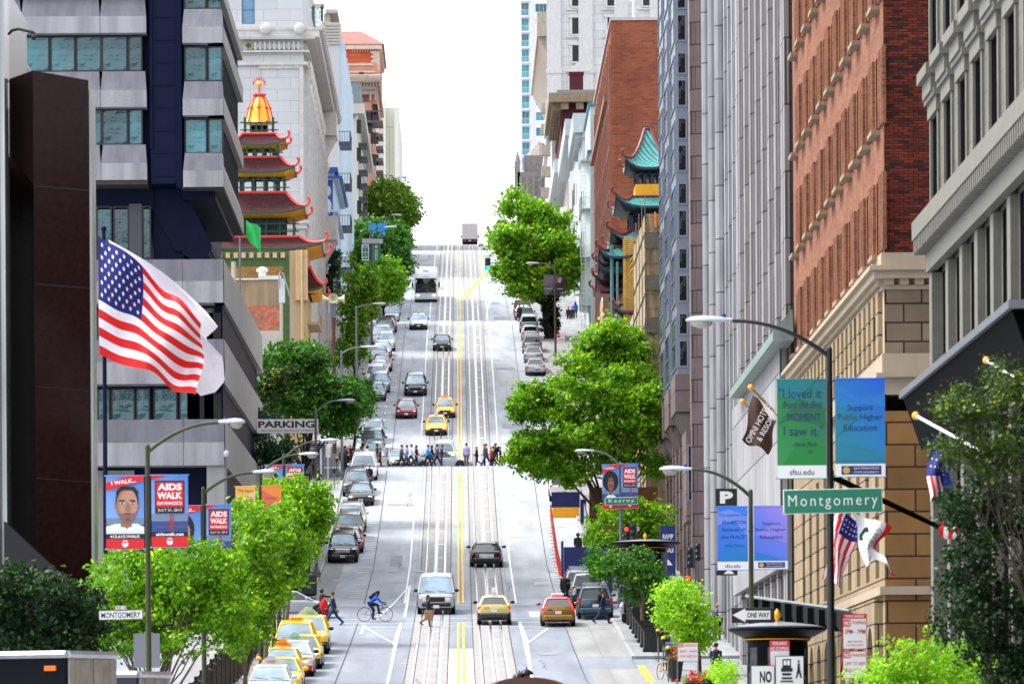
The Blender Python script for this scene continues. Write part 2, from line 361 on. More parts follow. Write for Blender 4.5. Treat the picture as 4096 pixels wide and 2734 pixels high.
o = g.build('road_markings',[M_paint,M_yel,M_joint]); tag(o,kind='structure')
g = MB()
for px,py in ((905,1157),(898,1310),(780,1332),(855,1380),(960,958),(963,1310),(1312,1175),(1306,1275),(940,1157),(1270,1310),(1255,1500)):
 q = on_ground(px,py); rr = .42
 g.add([(q.x+rr*math.cos(t)*1.2,q.y+rr*math.sin(t)*2,G(q.y+rr*math.sin(t)*2)+.022) for t in [math.pi*k/8 for k in range(16)]],[tuple(range(16))],0)
o = g.build('manhole_covers',[mat('cover_iron',(.33,.35,.38),.5,var=.2,scale=8)]); tag(o,kind='structure')
bed = MB(); rl = MB()
for cx in (-1.53,1.53):
 for a,b in ((120,224),(224,400),(400,414),(414,549),(549,563),(563,745),(745,812)):
  strip(bed,cx-.92,cx+.92,a,b,.017,0)
  for x in (cx-.93,cx+.93): strip(bed,x-.025,x+.025,a,b,.02,1)
 for x in (cx-.56,cx+.56):
  strip(bed,x-.09,x+.09,120,812,.022,3); strip(rl,x-.042,x+.042,120,812,.03,0); strip(rl,x-.055+(.06 if x < cx else -.06),x-.03+(.08 if x < cx else -.06),120,812,.034,1)
 strip(bed,cx-.14,cx+.14,120,812,.023,3); strip(rl,cx-.065,cx+.065,120,812,.03,0); strip(rl,cx-.012,cx+.012,120,812,.036,1)
 y = 232
 while y < 810:
  strip(bed,cx+.12,cx+.5,y,y+.25,.025,2); y += 8.3
 for yy in (396,397.5,399,545,547,548.6,741,743): strip(bed,cx-.5,cx+.5,yy,yy+.5,.026,2)
wr = random.Random(5); pt = MB(); ck = MB()
for k in range(34):
 y = 232+wr.random()**.8*500; x = wr.choice((-4.3,-6.9,4.2,6.6,-4.0,4.6))+wr.uniform(-.5,.5); w_ = wr.uniform(.3,.9); l_ = wr.uniform(1.2,7)
 strip(pt,x-w_,min(x+w_,7.8),y,y+l_,.010+.0004*k,wr.randrange(2))
for k in range(60):
 y = 228+wr.random()*480; x = wr.uniform(-7.8,7.2); dx = wr.uniform(-.5,.5); L_ = wr.uniform(2,9); n = 7; ps = [(x+dx*i/n+wr.uniform(-.12,.12),y+L_*i/n) for i in range(n+1)]
 if wr.random() < .35: ps = [(x+i*.5,y+wr.uniform(-.3,.3)) for i in range(n+1) if x+i*.5 < 7.8]
 for (a_,b_),(c_,d_) in zip(ps,ps[1:]):
  e = .018 if abs(c_-a_) < abs(d_-b_) else 0; f = 0 if e else .05
  ck.quad((a_-e,b_-f,G(b_-f)+.027),(a_+e,b_+f,G(b_+f)+.027),(c_+e,d_+f,G(d_+f)+.027),(c_-e,d_-f,G(d_-f)+.027))
o = pt.build('road_patches',[mat('darker_patch',(.33,.35,.38),.8,var=.15,scale=1),mat('paler_patch',(.50,.51,.53),.8,var=.1,scale=1)]); tag(o,kind='structure')
o = ck.build('road_cracks',[mat('crack_grey',(.24,.25,.27),.9,var=0)]); tag(o,kind='structure')
o = bed.build('track_beds',[M_track,M_joint,M_paint,mat('worn_rail_margin',(.46,.46,.47),.5,var=.1,scale=3)]); tag(o,kind='structure')
o = rl.build('cable_car_rails',[M_rail,M_slot]); tag(o,kind='structure')
g = MB(); strip(g,-.55,.55,205,258,.012); strip(g,-2.3,2.3,200,258,.009)
o = g.build('sunlit_road_patch',[mat_road('sunlit_patch_concrete',(.62,.6,.56),True,2.2,4.5)]); tag(o,kind='structure')  # bright sunlit patch of the roadway, painted as paler concrete
g = MB(); strip(g,5.45,KR,250,281,.012); strip(g,5.7,KR+1,222,240,.014); strip(g,KL+.02,-7.3,303,349,.01)
o = g.build('gutter_paving',[M_gut]); tag(o,kind='structure')
g = MB(); strip(g,KL-.17,KL+.01,322,327,.16); strip(g,KL-.17,KL+.01,311,316,.16); strip(g,KL-4,KL-.3,368,368.6,.17,1); strip(g,KL-4,KL-.3,378,378.6,.17,1); strip(g,KR-.02,KR+.3,226,240,.165,1)
o = g.build('kerb_paint',[M_kred,M_yel]); tag(o,kind='structure')
# ================================================================ buildings
def fpt(face,plane,u,z,dep=0.0):
 if face == 'S': return (u,plane+dep,z)
 if face == 'R': return (plane+dep,u,z)
 return (plane-dep,u,z)
def wall_with_openings(mb,face,plane,u0,u1,z0,z1,ops,depth,mi=0,mir=None):
 mir = mi if mir is None else mir
 us = sorted({round(a,4) for o in ops for a in (o[0],o[1])} | {round(u0,4),round(u1,4)})
 zs = sorted({round(a,4) for o in ops for a in (o[2],o[3])} | {round(z0,4),round(z1,4)})
 us = [u for u in us if u0-1e-4 <= u <= u1+1e-4]; zs = [z for z in zs if z0-1e-4 <= z <= z1+1e-4]
 op = {}
 for o in ops:
  for i in range(len(us)-1):
   um = (us[i]+us[i+1])/2
   if not o[0] < um < o[1]: continue
   for j in range(len(zs)-1):
    if o[2] < (zs[j]+zs[j+1])/2 < o[3]: op[(i,j)] = 1
 for j in range(len(zs)-1):
  i = 0
  while i < len(us)-1:
   if (i,j) in op: i += 1; continue
   k = i
   while k+1 < len(us)-1 and (k+1,j) not in op: k += 1
   mb.quad(fpt(face,plane,us[i],zs[j]),fpt(face,plane,us[k+1],zs[j]),fpt(face,plane,us[k+1],zs[j+1]),fpt(face,plane,us[i],zs[j+1]),mi); i = k+1
 for ua,ub,za,zb in [o[:4] for o in ops]:
  for (p,q) in (((ua,za),(ub,za)),((ub,za),(ub,zb)),((ub,zb),(ua,zb)),((ua,zb),(ua,za))):
   mb.quad(fpt(face,plane,*p),fpt(face,plane,*q),fpt(face,plane,q[0],q[1],depth),fpt(face,plane,p[0],p[1],depth),mir)
WMESH = {}
def window_mesh(face,w,h,style):
 """frame + pane of one window; origin at its lower left corner on the glass line"""
 k = (face,round(w,2),round(h,2),style)
 if k in WMESH: return WMESH[k]
 fr,nv,nh,fm,gm = STY[style]
 mb = MB()
 def bx(ua,ub,za,zb,d0,d1,mi):
  p = [fpt(face,0,u,z,d) for d in (d0,d1) for (u,z) in ((ua,za),(ub,za),(ub,zb),(ua,zb))]
  mb.add(p,[(0,1,2,3),(7,6,5,4),(0,4,5,1),(1,5,6,2),(2,6,7,3),(3,7,4,0)],mi)
 t = .06
 mb.quad(fpt(face,0,fr*.5,fr*.5),fpt(face,0,w-fr*.5,fr*.5),fpt(face,0,w-fr*.5,h-fr*.5),fpt(face,0,fr*.5,h-fr*.5),1)
 bx(0,fr,0,h,-t,.02,0); bx(w-fr,w,0,h,-t,.02,0); bx(fr,w-fr,0,fr,-t,.02,0); bx(fr,w-fr,h-fr,h,-t,.02,0)
 for i in range(1,nv): u = w*i/nv; bx(u-fr*.35,u+fr*.35,fr,h-fr,-t*.8,.015,0)
 for i in range(1,nh): z = h*i/nh; bx(fr,w-fr,z-fr*.35,z+fr*.35,-t*.9,.017,0)
 me = mb.mesh('window',[fm,gm]); WMESH[k] = me; return me
def put_windows(par,face,plane,ops,depth,style,sill=None,maxn=100,label=None):
 n = 0; L = wloc(par); rest = MB(); mats = None
 for o in ops:
  ua,ub,za,zb = o[:4]; me = window_mesh(face,ub-ua,zb-za,o[4] if len(o) > 4 else style)
  p = Vector(fpt(face,plane,ua,za,depth))
  if par.get('_nw',0) < 98:
   w_ = link('window',me,par,p - L); par['_nw'] = par.get('_nw',0)+1
   if sill is not None:
    s_ = MB(); q = [fpt(face,0,u,z,d) for d in (-depth-sill[1],-.07) for (u,z) in ((-.12,-sill[2]),(ub-ua+.12,-sill[2]),(ub-ua+.12,0),(-.12,0))]
    kk = (face,round(ub-ua,2),'sill',sill[0].name,sill[1],round(depth,2))
    if kk not in WMESH: s_.add(q,[(0,1,2,3),(7,6,5,4),(0,4,5,1),(1,5,6,2),(2,6,7,3),(3,7,4,0)]); WMESH[kk] = s_.mesh('window_sill',[sill[0]])
    link('window_sill',WMESH[kk],w_,(0,0,0))
  else:
   vs = [v.co + p for v in me.vertices]; b0 = len(rest.v); rest.v += vs
   for pg in me.polygons: rest.f.append(tuple(i+b0 for i in pg.vertices)); rest.m.append(pg.material_index)
   mats = list(me.materials)
   if sill is not None:
    x = [fpt(face,plane,u,z,d) for d in (-sill[1],depth-.07) for (u,z) in ((ua-.12,za-sill[2]),(ub+.12,za-sill[2]),(ub+.12,za),(ua-.12,za))]
    rest.add(x,[(0,1,2,3),(7,6,5,4),(0,4,5,1),(1,5,6,2),(2,6,7,3),(3,7,4,0)],0)
 if rest.f: r = rest.build('window',mats,par); r['kind'] = 'stuff'
def grid_ops(us,w,zs,h,style=None):
 return [((u,u+w,z,z+h) if style is None else (u,u+w,z,z+h,style)) for z in zs for u in us]
def frange(a,b,st):
 out = []
 while a <= b+1e-6: out.append(a); a += st
 return out
def shell(mb,x0,x1,y0,y1,z0,z1,skip='',mi=0,roof=0):
 if 'S' not in skip: mb.quad((x0,y0,z0),(x1,y0,z0),(x1,y0,z1),(x0,y0,z1),mi)
 if 'N' not in skip: mb.quad((x1,y1,z0),(x0,y1,z0),(x0,y1,z1),(x1,y1,z1),mi)
 if 'W' not in skip: mb.quad((x0,y1,z0),(x0,y0,z0),(x0,y0,z1),(x0,y1,z1),mi)
 if 'E' not in skip: mb.quad((x1,y0,z0),(x1,y1,z0),(x1,y1,z1),(x1,y0,z1),mi)
 mb.quad((x0,y0,z1),(x1,y0,z1),(x1,y1,z1),(x0,y1,z1),roof)
def ring(mb,x0,x1,y0,y1,z0,z1,p,mi=0,side='R'):
 if side == 'R': mb.box(x0-p,x1,y0-p,y1+p*.5,z0,z1,mi)
 else: mb.box(x0,x1+p,y0-p,y1+p*.5,z0,z1,mi)
def dentils(mb,x0,x1,y0,y1,z0,z1,p,st,wd,mi=0,side='R'):
 for u in frange(x0,x1,st): mb.box(u,u+wd,y0-p,y0+.05,z0,z1,mi)
 for u in frange(y0,y1,st):
  if side == 'R': mb.box(x0-p,x0+.05,u,u+wd,z0,z1,mi)
  else: mb.box(x1-.05,x1+p,u,u+wd,z0,z1,mi)
XM = {}
def bld(name,label,x,y,z): return thing(name,label,'building',(x,y,z),group=None)
G_dark = mat_glass('dark_glass',(.03,.04,.05),.08,.2,spec=.4)
G_blue = mat_glass('blue_green_glass',(.11,.30,.33),.05,.6,metal=.0,var=.45,scale=.22)
G_sky = mat_glass('pale_blue_glass',(.16,.3,.42),.06,.3,var=.5)
G_teal = mat_glass('teal_glass',(.05,.36,.45),.08,.2,var=.35)
F_black = mat('black_metal',(.012,.014,.02),.35,var=0); F_white = mat('white_window_frame',(.72,.74,.75),.5,var=0)
F_steel = mat('blue_steel_frame',(.33,.37,.45),.35,var=.05); F_green = mat('green_bronze_frame',(.05,.07,.065),.4,var=0); F_teal = mat('teal_frame',(.06,.34,.42),.5,var=0)
STY = {'black2': (.09,2,1,F_black,G_blue),'black3': (.09,3,1,F_black,G_blue),'white22': (.08,1,2,F_white,G_dark),'steel': (.1,1,1,F_steel,G_dark),'steel2': (.08,1,2,F_steel,G_dark),
       'green2': (.1,1,2,F_green,mat_glass('shaded_black_glass',(.012,.016,.016),.15,.2,spec=.12)),'dark22': (.08,2,2,F_black,G_dark),'teal': (.07,2,2,F_teal,G_teal),'white3': (.07,3,1,F_white,G_teal),'blue22': (.08,1,2,mat('blue_grey_frame',(.2,.3,.42),.5,var=0),G_sky),'tealdoor': (.05,2,1,F_white,G_teal),
       'darkfr': (.12,1,2,mat('brown_window_frame',(.03,.025,.02),.5,var=0),G_dark)}
M_pebble = mat('pebble_concrete',(.46,.45,.465),.9,var=.24,scale=1.4,streak=True,bump=.6,bscale=9)
M_pebs = mat('plain_concrete_edge',(.46,.45,.43),.85,var=.12,scale=.8,streak=True)
M_peb2 = mat('darker_pebble',(.33,.32,.35),.9,var=.2,scale=1.6,streak=True,bump=.6,bscale=9)  # darker pebble tone for the upper face of each spandrel
M_navy = mat('navy_steel',(.018,.032,.082),.6,var=.15,scale=1.0,spec=.12)
M_granite = mat('polished_brown_granite',(.05,.022,.019),.15,var=.35,scale=6,spec=.16)
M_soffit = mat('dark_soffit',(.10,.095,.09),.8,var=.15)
M_roof = mat('roof_felt',(.2,.2,.2),.9,var=.2)
def A(px,py,d): p = P(px,py,d); return p.x,p.z
M_jamb = mat('shade_dark_jamb',(.05,.05,.052),.6,var=.1,spec=.1); M_jambr = mat('shaded_brick_jamb',(.10,.045,.03),.8,var=.2,scale=4,spec=.1)  # shade inside the window reveals painted into dark jamb colours
def b_R1():
 x,y0,y1 = 13.0,96.0,147.5
 M1 = mat_brick('grey_green_ashlar',(.25,.245,.21),(.21,.205,.175),(.09,.09,.08),1.6,.8,.012,.7,.14,.5)
 M1d = mat('grey_green_trim',(.26,.255,.22),.65,var=.12,scale=3)
 b = bld('stone_building','grey green stone office block with a heavy toothed cornice and a metal canopy, rightmost building',x,y0,G(y0))
 m = MB(); cols = [u for u in frange(100.2,146,4.05)]
 ops = grid_ops([c for c in cols],2.0,[14.9],2.55) + grid_ops(cols,2.0,[18.75,23.2],3.3)
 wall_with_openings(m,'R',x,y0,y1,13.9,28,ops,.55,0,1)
 low = grid_ops([c-.6 for c in cols],2.6,[10.2],3.1) + grid_ops([c-.8 for c in cols],3.0,[0.4],8.6)
 wall_with_openings(m,'R',x+.25,y0,y1,-2,13.9,low,.6,0,1)
 shell(m,x+.25,x+30,y0,y1,-2,28,skip='W'); 
 m.quad((x+.25,y1,-2),(x,y1,13.9),(x,y1,28),(x+.25,y1,28))
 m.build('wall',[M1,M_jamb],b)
 put_windows(b,'R',x,ops,.5,'green2'); put_windows(b,'R',x+.25,low,.5,'green2')
 m = MB()
 for o in ops:
  ua,ub,za,zb = o[:4]
  m.box(x-.12,x+.02,ua-.35,ub+.35,zb+.02,zb+.42); m.box(x-.2,x+.02,ua-.5,ub+.5,zb+.42,zb+.6); m.box(x-.07,x+.02,ua-.3,ua-.02,za,zb); m.box(x-.07,x+.02,ub+.02,ub+.3,za,zb)
  if za > 18: m.box(x-.4,x+.02,ua-.45,ub+.45,za-.32,za-.02); m.box(x-.26,x+.02,ua-.3,ub+.3,za-.75,za-.32)
 m.build('window_surround',[M1d],b)
 m = MB()
 m.box(x-.5,x+.1,y0,y1+.4,14.25,14.75); m.box(x-.10,x+.1,y0,y1+.3,13.95,14.25); m.box(x-.14,x+.1,y0,y1+.2,13.35,13.95)
 for u in frange(y0,y1+.2,.5): m.box(x-.47,x-.1,u,u+.22,13.85,14.24)
 for u in cols: m.box(x+.05,x+.3,u-1.75,u-.95,1,13.3)
 m.box(x-.05,x+.3,y1-.7,y1+.1,-1,13.3)
 m.build('cornice',[M1d],b)
 m = MB(); m.box(12.15,13.1,118.5,148.2,9.93,10.12)
 m.build('canopy',[mat('canopy_zinc',(.33,.345,.38),.35,metal=.6,var=.1)],b)
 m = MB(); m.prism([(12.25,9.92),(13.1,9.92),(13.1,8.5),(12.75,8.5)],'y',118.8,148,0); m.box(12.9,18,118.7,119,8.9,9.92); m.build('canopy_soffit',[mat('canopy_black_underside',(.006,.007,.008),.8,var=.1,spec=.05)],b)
b_R1()
def b_R2():
 x,y0,y1 = 13.0,163.6,208.0
 Mb = mat_brick('red_brick',(.42,.20,.105),(.29,.12,.06),(.30,.22,.17),.34,.10,.014,.85,.25,.8,bump=.5)
 Mdk = mat_brick('shaded_red_brick',(.34,.075,.03),(.07,.028,.022),(.035,.025,.022),.30,.085,.014,.8,.28,1.5,bump=.6)  # front wall's shade put into a darker copy of the brick
 Ms = mat_brick('cream_stone_blocks',(.44,.36,.25),(.38,.31,.21),(.10,.075,.05),1.75,.68,.03,.8,.12,.8,bump=.8)
 Mt = mat('cream_stone_trim',(.50,.43,.34),.75,var=.1,scale=2,streak=True)
 Mw = mat_brick('weathered_cream_blocks',(.36,.29,.22),(.27,.215,.16),(.08,.06,.05),1.1,.58,.03,.85,.2,.8,bump=.8)
 b = bld('brick_office_building','red brick office block on a cream stone base with arches, beside the stone building',x,y0,G(y0))
 cols = [y0+1.5+3.98*i for i in range(11)]; zs = [15.5+3.83*i for i in range(6)]
 ops = grid_ops(cols,1.5,zs,2.35)
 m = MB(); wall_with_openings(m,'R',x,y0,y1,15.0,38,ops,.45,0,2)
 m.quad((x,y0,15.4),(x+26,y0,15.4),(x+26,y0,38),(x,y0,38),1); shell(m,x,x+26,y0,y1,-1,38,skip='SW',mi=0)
 for c in cols:
  for z in zs:
   for k in range(4): m.box(x-.10,x+.02,c-2.15+k*.52,c-1.9+k*.52,z,z+2.35,0)
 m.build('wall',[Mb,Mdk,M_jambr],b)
 put_windows(b,'R',x,ops,.35,'darkfr',sill=(mat('weathered_sill',(.40,.33,.25),.8,var=.15),.28,.14))
 cz = [11.9,-9]
 c2 = [y0+1.9+1.98*i for i in range(20)]
 up = grid_ops(c2,.62,[12.5],1.75); mid = grid_ops([y0+2.2+3.96*i for i in range(10)],1.5,[5.6],4.4); 
 m = MB(); wall_with_openings(m,'R',x-.02,y0,y1,11.8,15.0,up,.3,1)
 wall_with_openings(m,'R',x-.05,y0,y1,-1,11.1,mid,.8,0)
 m.quad((x-.02,y0-.02,11.8),(x+26,y0-.02,11.8),(x+26,y0-.02,14.9),(x-.02,y0-.02,14.9),2)
 m.quad((x-.05,y0-.02,-1),(x+26,y0-.02,-1),(x+26,y0-.02,10.6),(x-.05,y0-.02,10.6),3)
 m.build('stone_base',[Ms,Mt,Mw,mat_brick('tan_stone_blocks',(.36,.225,.10),(.29,.18,.085),(.08,.05,.03),1.75,.68,.03,.8,.14,.8,bump=.8)],b)
 put_windows(b,'R',x-.05,mid,.7,'darkfr'); put_windows(b,'R',x-.02,up,.25,'darkfr')
 m = MB()
 for c in c2: m = MB(); m.box(x-.16,x,c-1.15,c-.2,12.4,14.3); m.build('pilaster',[Ms],b)
 for i in range(10):
  c = y0+2.95+3.96*i
  m = MB(); m.prism([(c-1.9,-.5),(c-1.2,-.5),(c-1.2,2.9)]+[(c+1.2*math.cos(t),2.9+1.2*math.sin(t)) for t in [math.pi-math.pi*k/8 for k in range(9)]]+[(c+1.2,-.5),(c+1.9,-.5),(c+1.9,4.9),(c-1.9,4.9)],'x',x-.3,x-.06); m.build('arch',[Ms],b)
 for i in range(10):
  c = y0+2.95+3.96*i
  m = MB(); m.prism([(c-1.2,-.5)]+[(c+1.2*math.cos(t),2.9+1.2*math.sin(t)) for t in [math.pi-math.pi*k/8 for k in range(9)]]+[(c+1.2,-.5)],'x',x-.075,x-.058); m.build('shop_window',[G_dark],b)
 m = MB(); ring(m,x,x+26,y0,y1,14.86,15.0,.5); ring(m,x,x+26,y0,y1,15.0,15.42,.12); ring(m,x,x+26,y0,y1,14.62,14.86,.36); ring(m,x,x+26,y0,y1,14.3,14.44,.08)
 dentils(m,x-.02,x+25,y0-.02,y1,14.44,14.62,.2,.46,.28)
 ring(m,x,x+26,y0,y1,11.75,12.35,.1); ring(m,x,x+26,y0,y1,11.62,11.75,.3); ring(m,x,x+26,y0,y1,11.1,11.62,.04); ring(m,x,x+26,y0,y1,5.0,5.25,.22)
 m.build('cornice',[Mt],b)
 for u in (x+2.0,x+3.2): m = MB(); m.lathe([(.16,10.7),(.2,10.75),(.14,11.0),(.2,11.2),(.2,11.5),(.05,11.55)],u,y0-.1,10); m.build('console',[Mt],b)
b_R2()
M_bg = mat_brick('grey_limestone',(.31,.31,.33),(.26,.26,.28),(.12,.12,.13),4.0,1.3,.03,.7,.17,.5,bump=.4)
M_bgp = mat_brick('pale_pier_stone',(.41,.41,.425),(.34,.34,.355),(.12,.12,.13),6.0,2.6,.035,.65,.16,.5,bump=.4)
def piers_building(name,label,x,y0,y1,top,pitch,pw,pd,m_wall,m_pier,m_front,zb=8.0,nfl=3.9,style='steel2',ww=1.9,corner=True):
 b = bld(name,label,x,y0,G(y0)); g0 = G(y0)-.5; m = MB()
 ys_ = frange(y0+pitch*.35,y1-pw,pitch); zs = frange(g0+zb,top-4,nfl)
 gaps = [(p+pw,min(p+pitch,y1)) for p in ys_]
 ops = [( (a+c)/2-ww/2,(a+c)/2+ww/2,z,z+2.3) for z in zs for a,c in gaps if c-a > ww+.1]
 gops = [((a+c)/2-min(1.3,(c-a)/2-.1),(a+c)/2+min(1.3,(c-a)/2-.1),g0+1.0,g0+5.6) for a,c in gaps if c-a > ww+.1]
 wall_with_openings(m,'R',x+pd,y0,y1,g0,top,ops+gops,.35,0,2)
 m.quad((x+.02,y0,g0),(x+30,y0,g0),(x+30,y0,top),(x+.02,y0,top),1); shell(m,x+pd,x+30,y0,y1,g0,top,skip='SW')
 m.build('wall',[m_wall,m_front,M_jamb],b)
 put_windows(b,'R',x+pd,gops,.3,style); put_windows(b,'R',x+pd,ops,.3,style)
 m = MB()
 for p in ys_: m.box(x,x+pd+.02,p,p+pw,g0,top-2); m.box(x+pd*.6,x+pd+.02,p-.3,p+pw+.3,g0,top-3)
 if corner: m.box(x-.02,x+pd+.02,y0-.05,y0+.9,g0,top-1)
 m.build('pier',[m_pier],b)
 return b
b3 = piers_building('limestone_tower','pale grey limestone tower with stepped piers, beside the red brick office block',12.75,209.0,246.0,52,4.6,1.1,.15,M_bg,mat_brick('beige_pier_stone',(.38,.365,.365),(.32,.305,.305),(.12,.11,.11),6.0,2.6,.035,.65,.08,.6,bump=.4),mat_brick('dark_purple_granite',(.13,.12,.145),(.10,.095,.12),(.05,.05,.06),3,1.3,.03,.6,.15,.8))
m = MB(); m.prism([(12.0,16.0),(12.0,16.35),(12.75,17.2),(12.8,16.0)],'y',205,238,0); m.box(12.5,12.74,209.2,246,7.5,16.0,1)
m.build('awning',[mat('green_copper_edge',(.3,.38,.36),.5,var=.2),M_bgp],b3)
b4 = piers_building('granite_tower','light grey granite tower with slender round ribs, second beyond the red brick block',12.9,247.0,282.0,60,3.6,1.0,.12,M_bgp,M_bgp,mat_brick('blue_grey_granite',(.30,.31,.34),(.27,.28,.31),(.1,.1,.11),3,1.6,.04,.6,.12,.8),nfl=3.6)
m = MB()
for k in range(3):
 m.tube([(12.9,262+k*7,1.2+G(262)),(12.9,262+k*7,44)],.34,12)
m.build('round_pier',[M_bgp],b4)
def b_R5():
 x,y0,y1,top = 13.3,300.2,344.0,58; g0 = G(y0)-.5
 Mp = mat_brick('pink_granite',(.33,.27,.265),(.29,.235,.235),(.09,.08,.08),2.2,1.25,.035,.55,.14,.8,bump=.4)
 Ms = mat('blue_grey_steel_panel',(.34,.375,.44),.35,metal=.3,var=.06)
 b = bld('granite_bay_building','pinkish granite block with stacked blue grey steel bay windows, beside the draped scaffold',x,y0,G(y0))
 m = MB(); zs = frange(18.5,top-3,3.75)
 low = grid_ops([y0+2+5.2*i for i in range(8)],2.6,[g0+1,g0+6.2],4.0)
 wall_with_openings(m,'R',x,y0,y1,g0,top,low,.5); shell(m,x,x+26,y0,y1,g0,top,skip='W'); 
 for p in frange(y0+.2,y1-1,5.2): m.box(x-.3 if p < 305 else x-.12,x+.02,p,p+1.1,g0,top-1)
 m.build('wall',[Mp],b); put_windows(b,'R',x,low,.45,'steel')
 for i,(ya,pr) in enumerate(((309,.75),(321.5,.65),(334,.5))):
  yb = ya+6.2; bay = MB(); bay.box(x-pr,x-.02,ya,yb,22.2,top-2,0); bay.box(x-pr-.12,x-.02,ya-.12,yb+.1,20.0,22.2,1); bay.prism([(x-pr-.05,20.0),(x-.02,20.0),(x-.02,18.6)],'y',ya+.1,yb-.1,1)
  bay.build('bay',[Ms,Mp],b)
  for k,z in enumerate(frange(22.6,top-4,3.75)):
   w_ = link('window',window_mesh('S',pr-.16,1.6,'steel'),b,Vector((x-pr+.08,ya-.03,z)) - wloc(b))
   w_ = link('window',window_mesh('S',pr-.16,1.3,'steel'),b,Vector((x-pr+.08,ya-.03,z+1.85)) - wloc(b))
   if z < 50: link('window',window_mesh('R',yb-ya-.6,3.0,'steel2'),b,Vector((x-pr-.03,ya+.3,z)) - wloc(b))
 low2 = MB(); low2.box(x-.5,x-.02,303,308,13.5,18.6,0); low2.build('bay',[Mp],b)
 link('window',window_mesh('S',.42,3.2,'steel'),b,Vector((x-.46,302.96,14.6)) - wloc(b))
b_R5()
def b_scaf():
 x0,x1,y0,y1 = 12.25,13.7,352,376
 b = thing('scaffold','scaffold draped in tan debris netting, tall and narrow beside the pagoda building','scaffold',(x0,y0,G(y0)))
 Mn = mat_brick('tan_debris_netting',(.46,.38,.26),(.44,.36,.245),(.33,.27,.18),300,1.0,.04,.9,.2,1.2,bump=.1)
 m = MB(); n = 14; top = P(1500,490,y0).z; g0 = G(y0); r2 = random.Random(3)
 nz = 44; V = []
 for j in range(nz+1):
  z = g0+(top-g0)*j/nz
  for i in range(9): V.append((x0+.06+(x1-x0-.12)*i/8,y0+.04+.09*math.sin(i*1.7+j*.6)+r2.uniform(-.012,.012),z))
 F = [(j*9+i,j*9+i+1,(j+1)*9+i+1,(j+1)*9+i) for j in range(nz) for i in range(8)]
 m.add(V,F)
 V = []
 for j in range(nz+1):
  z = g0+(top-g0)*j/nz
  for i in range(13): V.append((x0+.03+.02*math.sin(i*1.3+j*.5),y0+.04+(y1-y0)*i/12,z))
 m.add(V,[(j*13+i,j*13+i+1,(j+1)*13+i+1,(j+1)*13+i) for j in range(nz) for i in range(12)])
 m.build('netting',[Mn],b,smooth=True)
 m = MB()
 for u in (x0,x1): 
  for v in (y0-.06,y0+6,y0+12,y0+18,y1): m.tube([(u,v,G(v)),(u,v,top+1.2)],.035,6)
 for z in frange(g0+2,top,2.0):
  m.tube([(x0-.1,y0-.08,z),(x1+.1,y0-.08,z)],.03,6); m.tube([(x0-.03,y0,z),(x0-.03,y1,z)],.03,6); m.box(x0,x1,y0+.3,y1,z-.05,z)
 for i,z in enumerate(frange(g0+2,top-2,8.0)): m.tube([(x0,y0-.1,z),(x1,y0-.1,z+4)],.025,6)
 m.build('tube_frame',[mat('scaffold_tube',(.32,.30,.27),.5,metal=.6,var=.1)],b)
 for pz in (P(1500,648,y0).z,P(1500,552,y0).z,P(1500,745,y0).z): m = MB(); m.box(x0-.05,x1+.05,y0-.12,y0-.02,pz-.5,pz+.5); m.build('netting_band',[mat('grey_netting_band',(.27,.25,.21),.9,var=.2)],b)
 m = MB(); q = P(1503,500,y0-.2); m.tube([(q.x,q.y,q.z+.4),(q.x+.05,q.y,q.z-.6)],.08,6); m.build('warning_tape',[mat('orange_tape',(.9,.35,.03),.6,var=0)],b)
b_scaf()
b = bld('brick_shop_building','low red brick shop building with a grey cornice, behind the scaffold',13.15,378,G(378))
m = MB(); g0 = G(378)-.5; tz = P(1480,700,380).z
Mrb = mat_brick('orange_red_brick',(.46,.15,.07),(.36,.10,.05),(.3,.2,.15),.5,.16,.02,.85,.2,1)
ops = grid_ops([380+2.6*i for i in range(7)],1.1,[g0+5,g0+9],2.2)
wall_with_openings(m,'R',13.1,378,398.5,g0,tz,ops,.3); shell(m,13.1,30,378,398.5,g0,tz,skip='W'); m.build('wall',[Mrb],b)
put_windows(b,'R',13.1,ops,.25,'dark22'); m = MB(); ring(m,13.1,29,378,398.5,tz-.5,tz+.15,.45); m.build('cornice',[mat('grey_painted_cornice',(.4,.4,.38),.7,var=.1)],b)
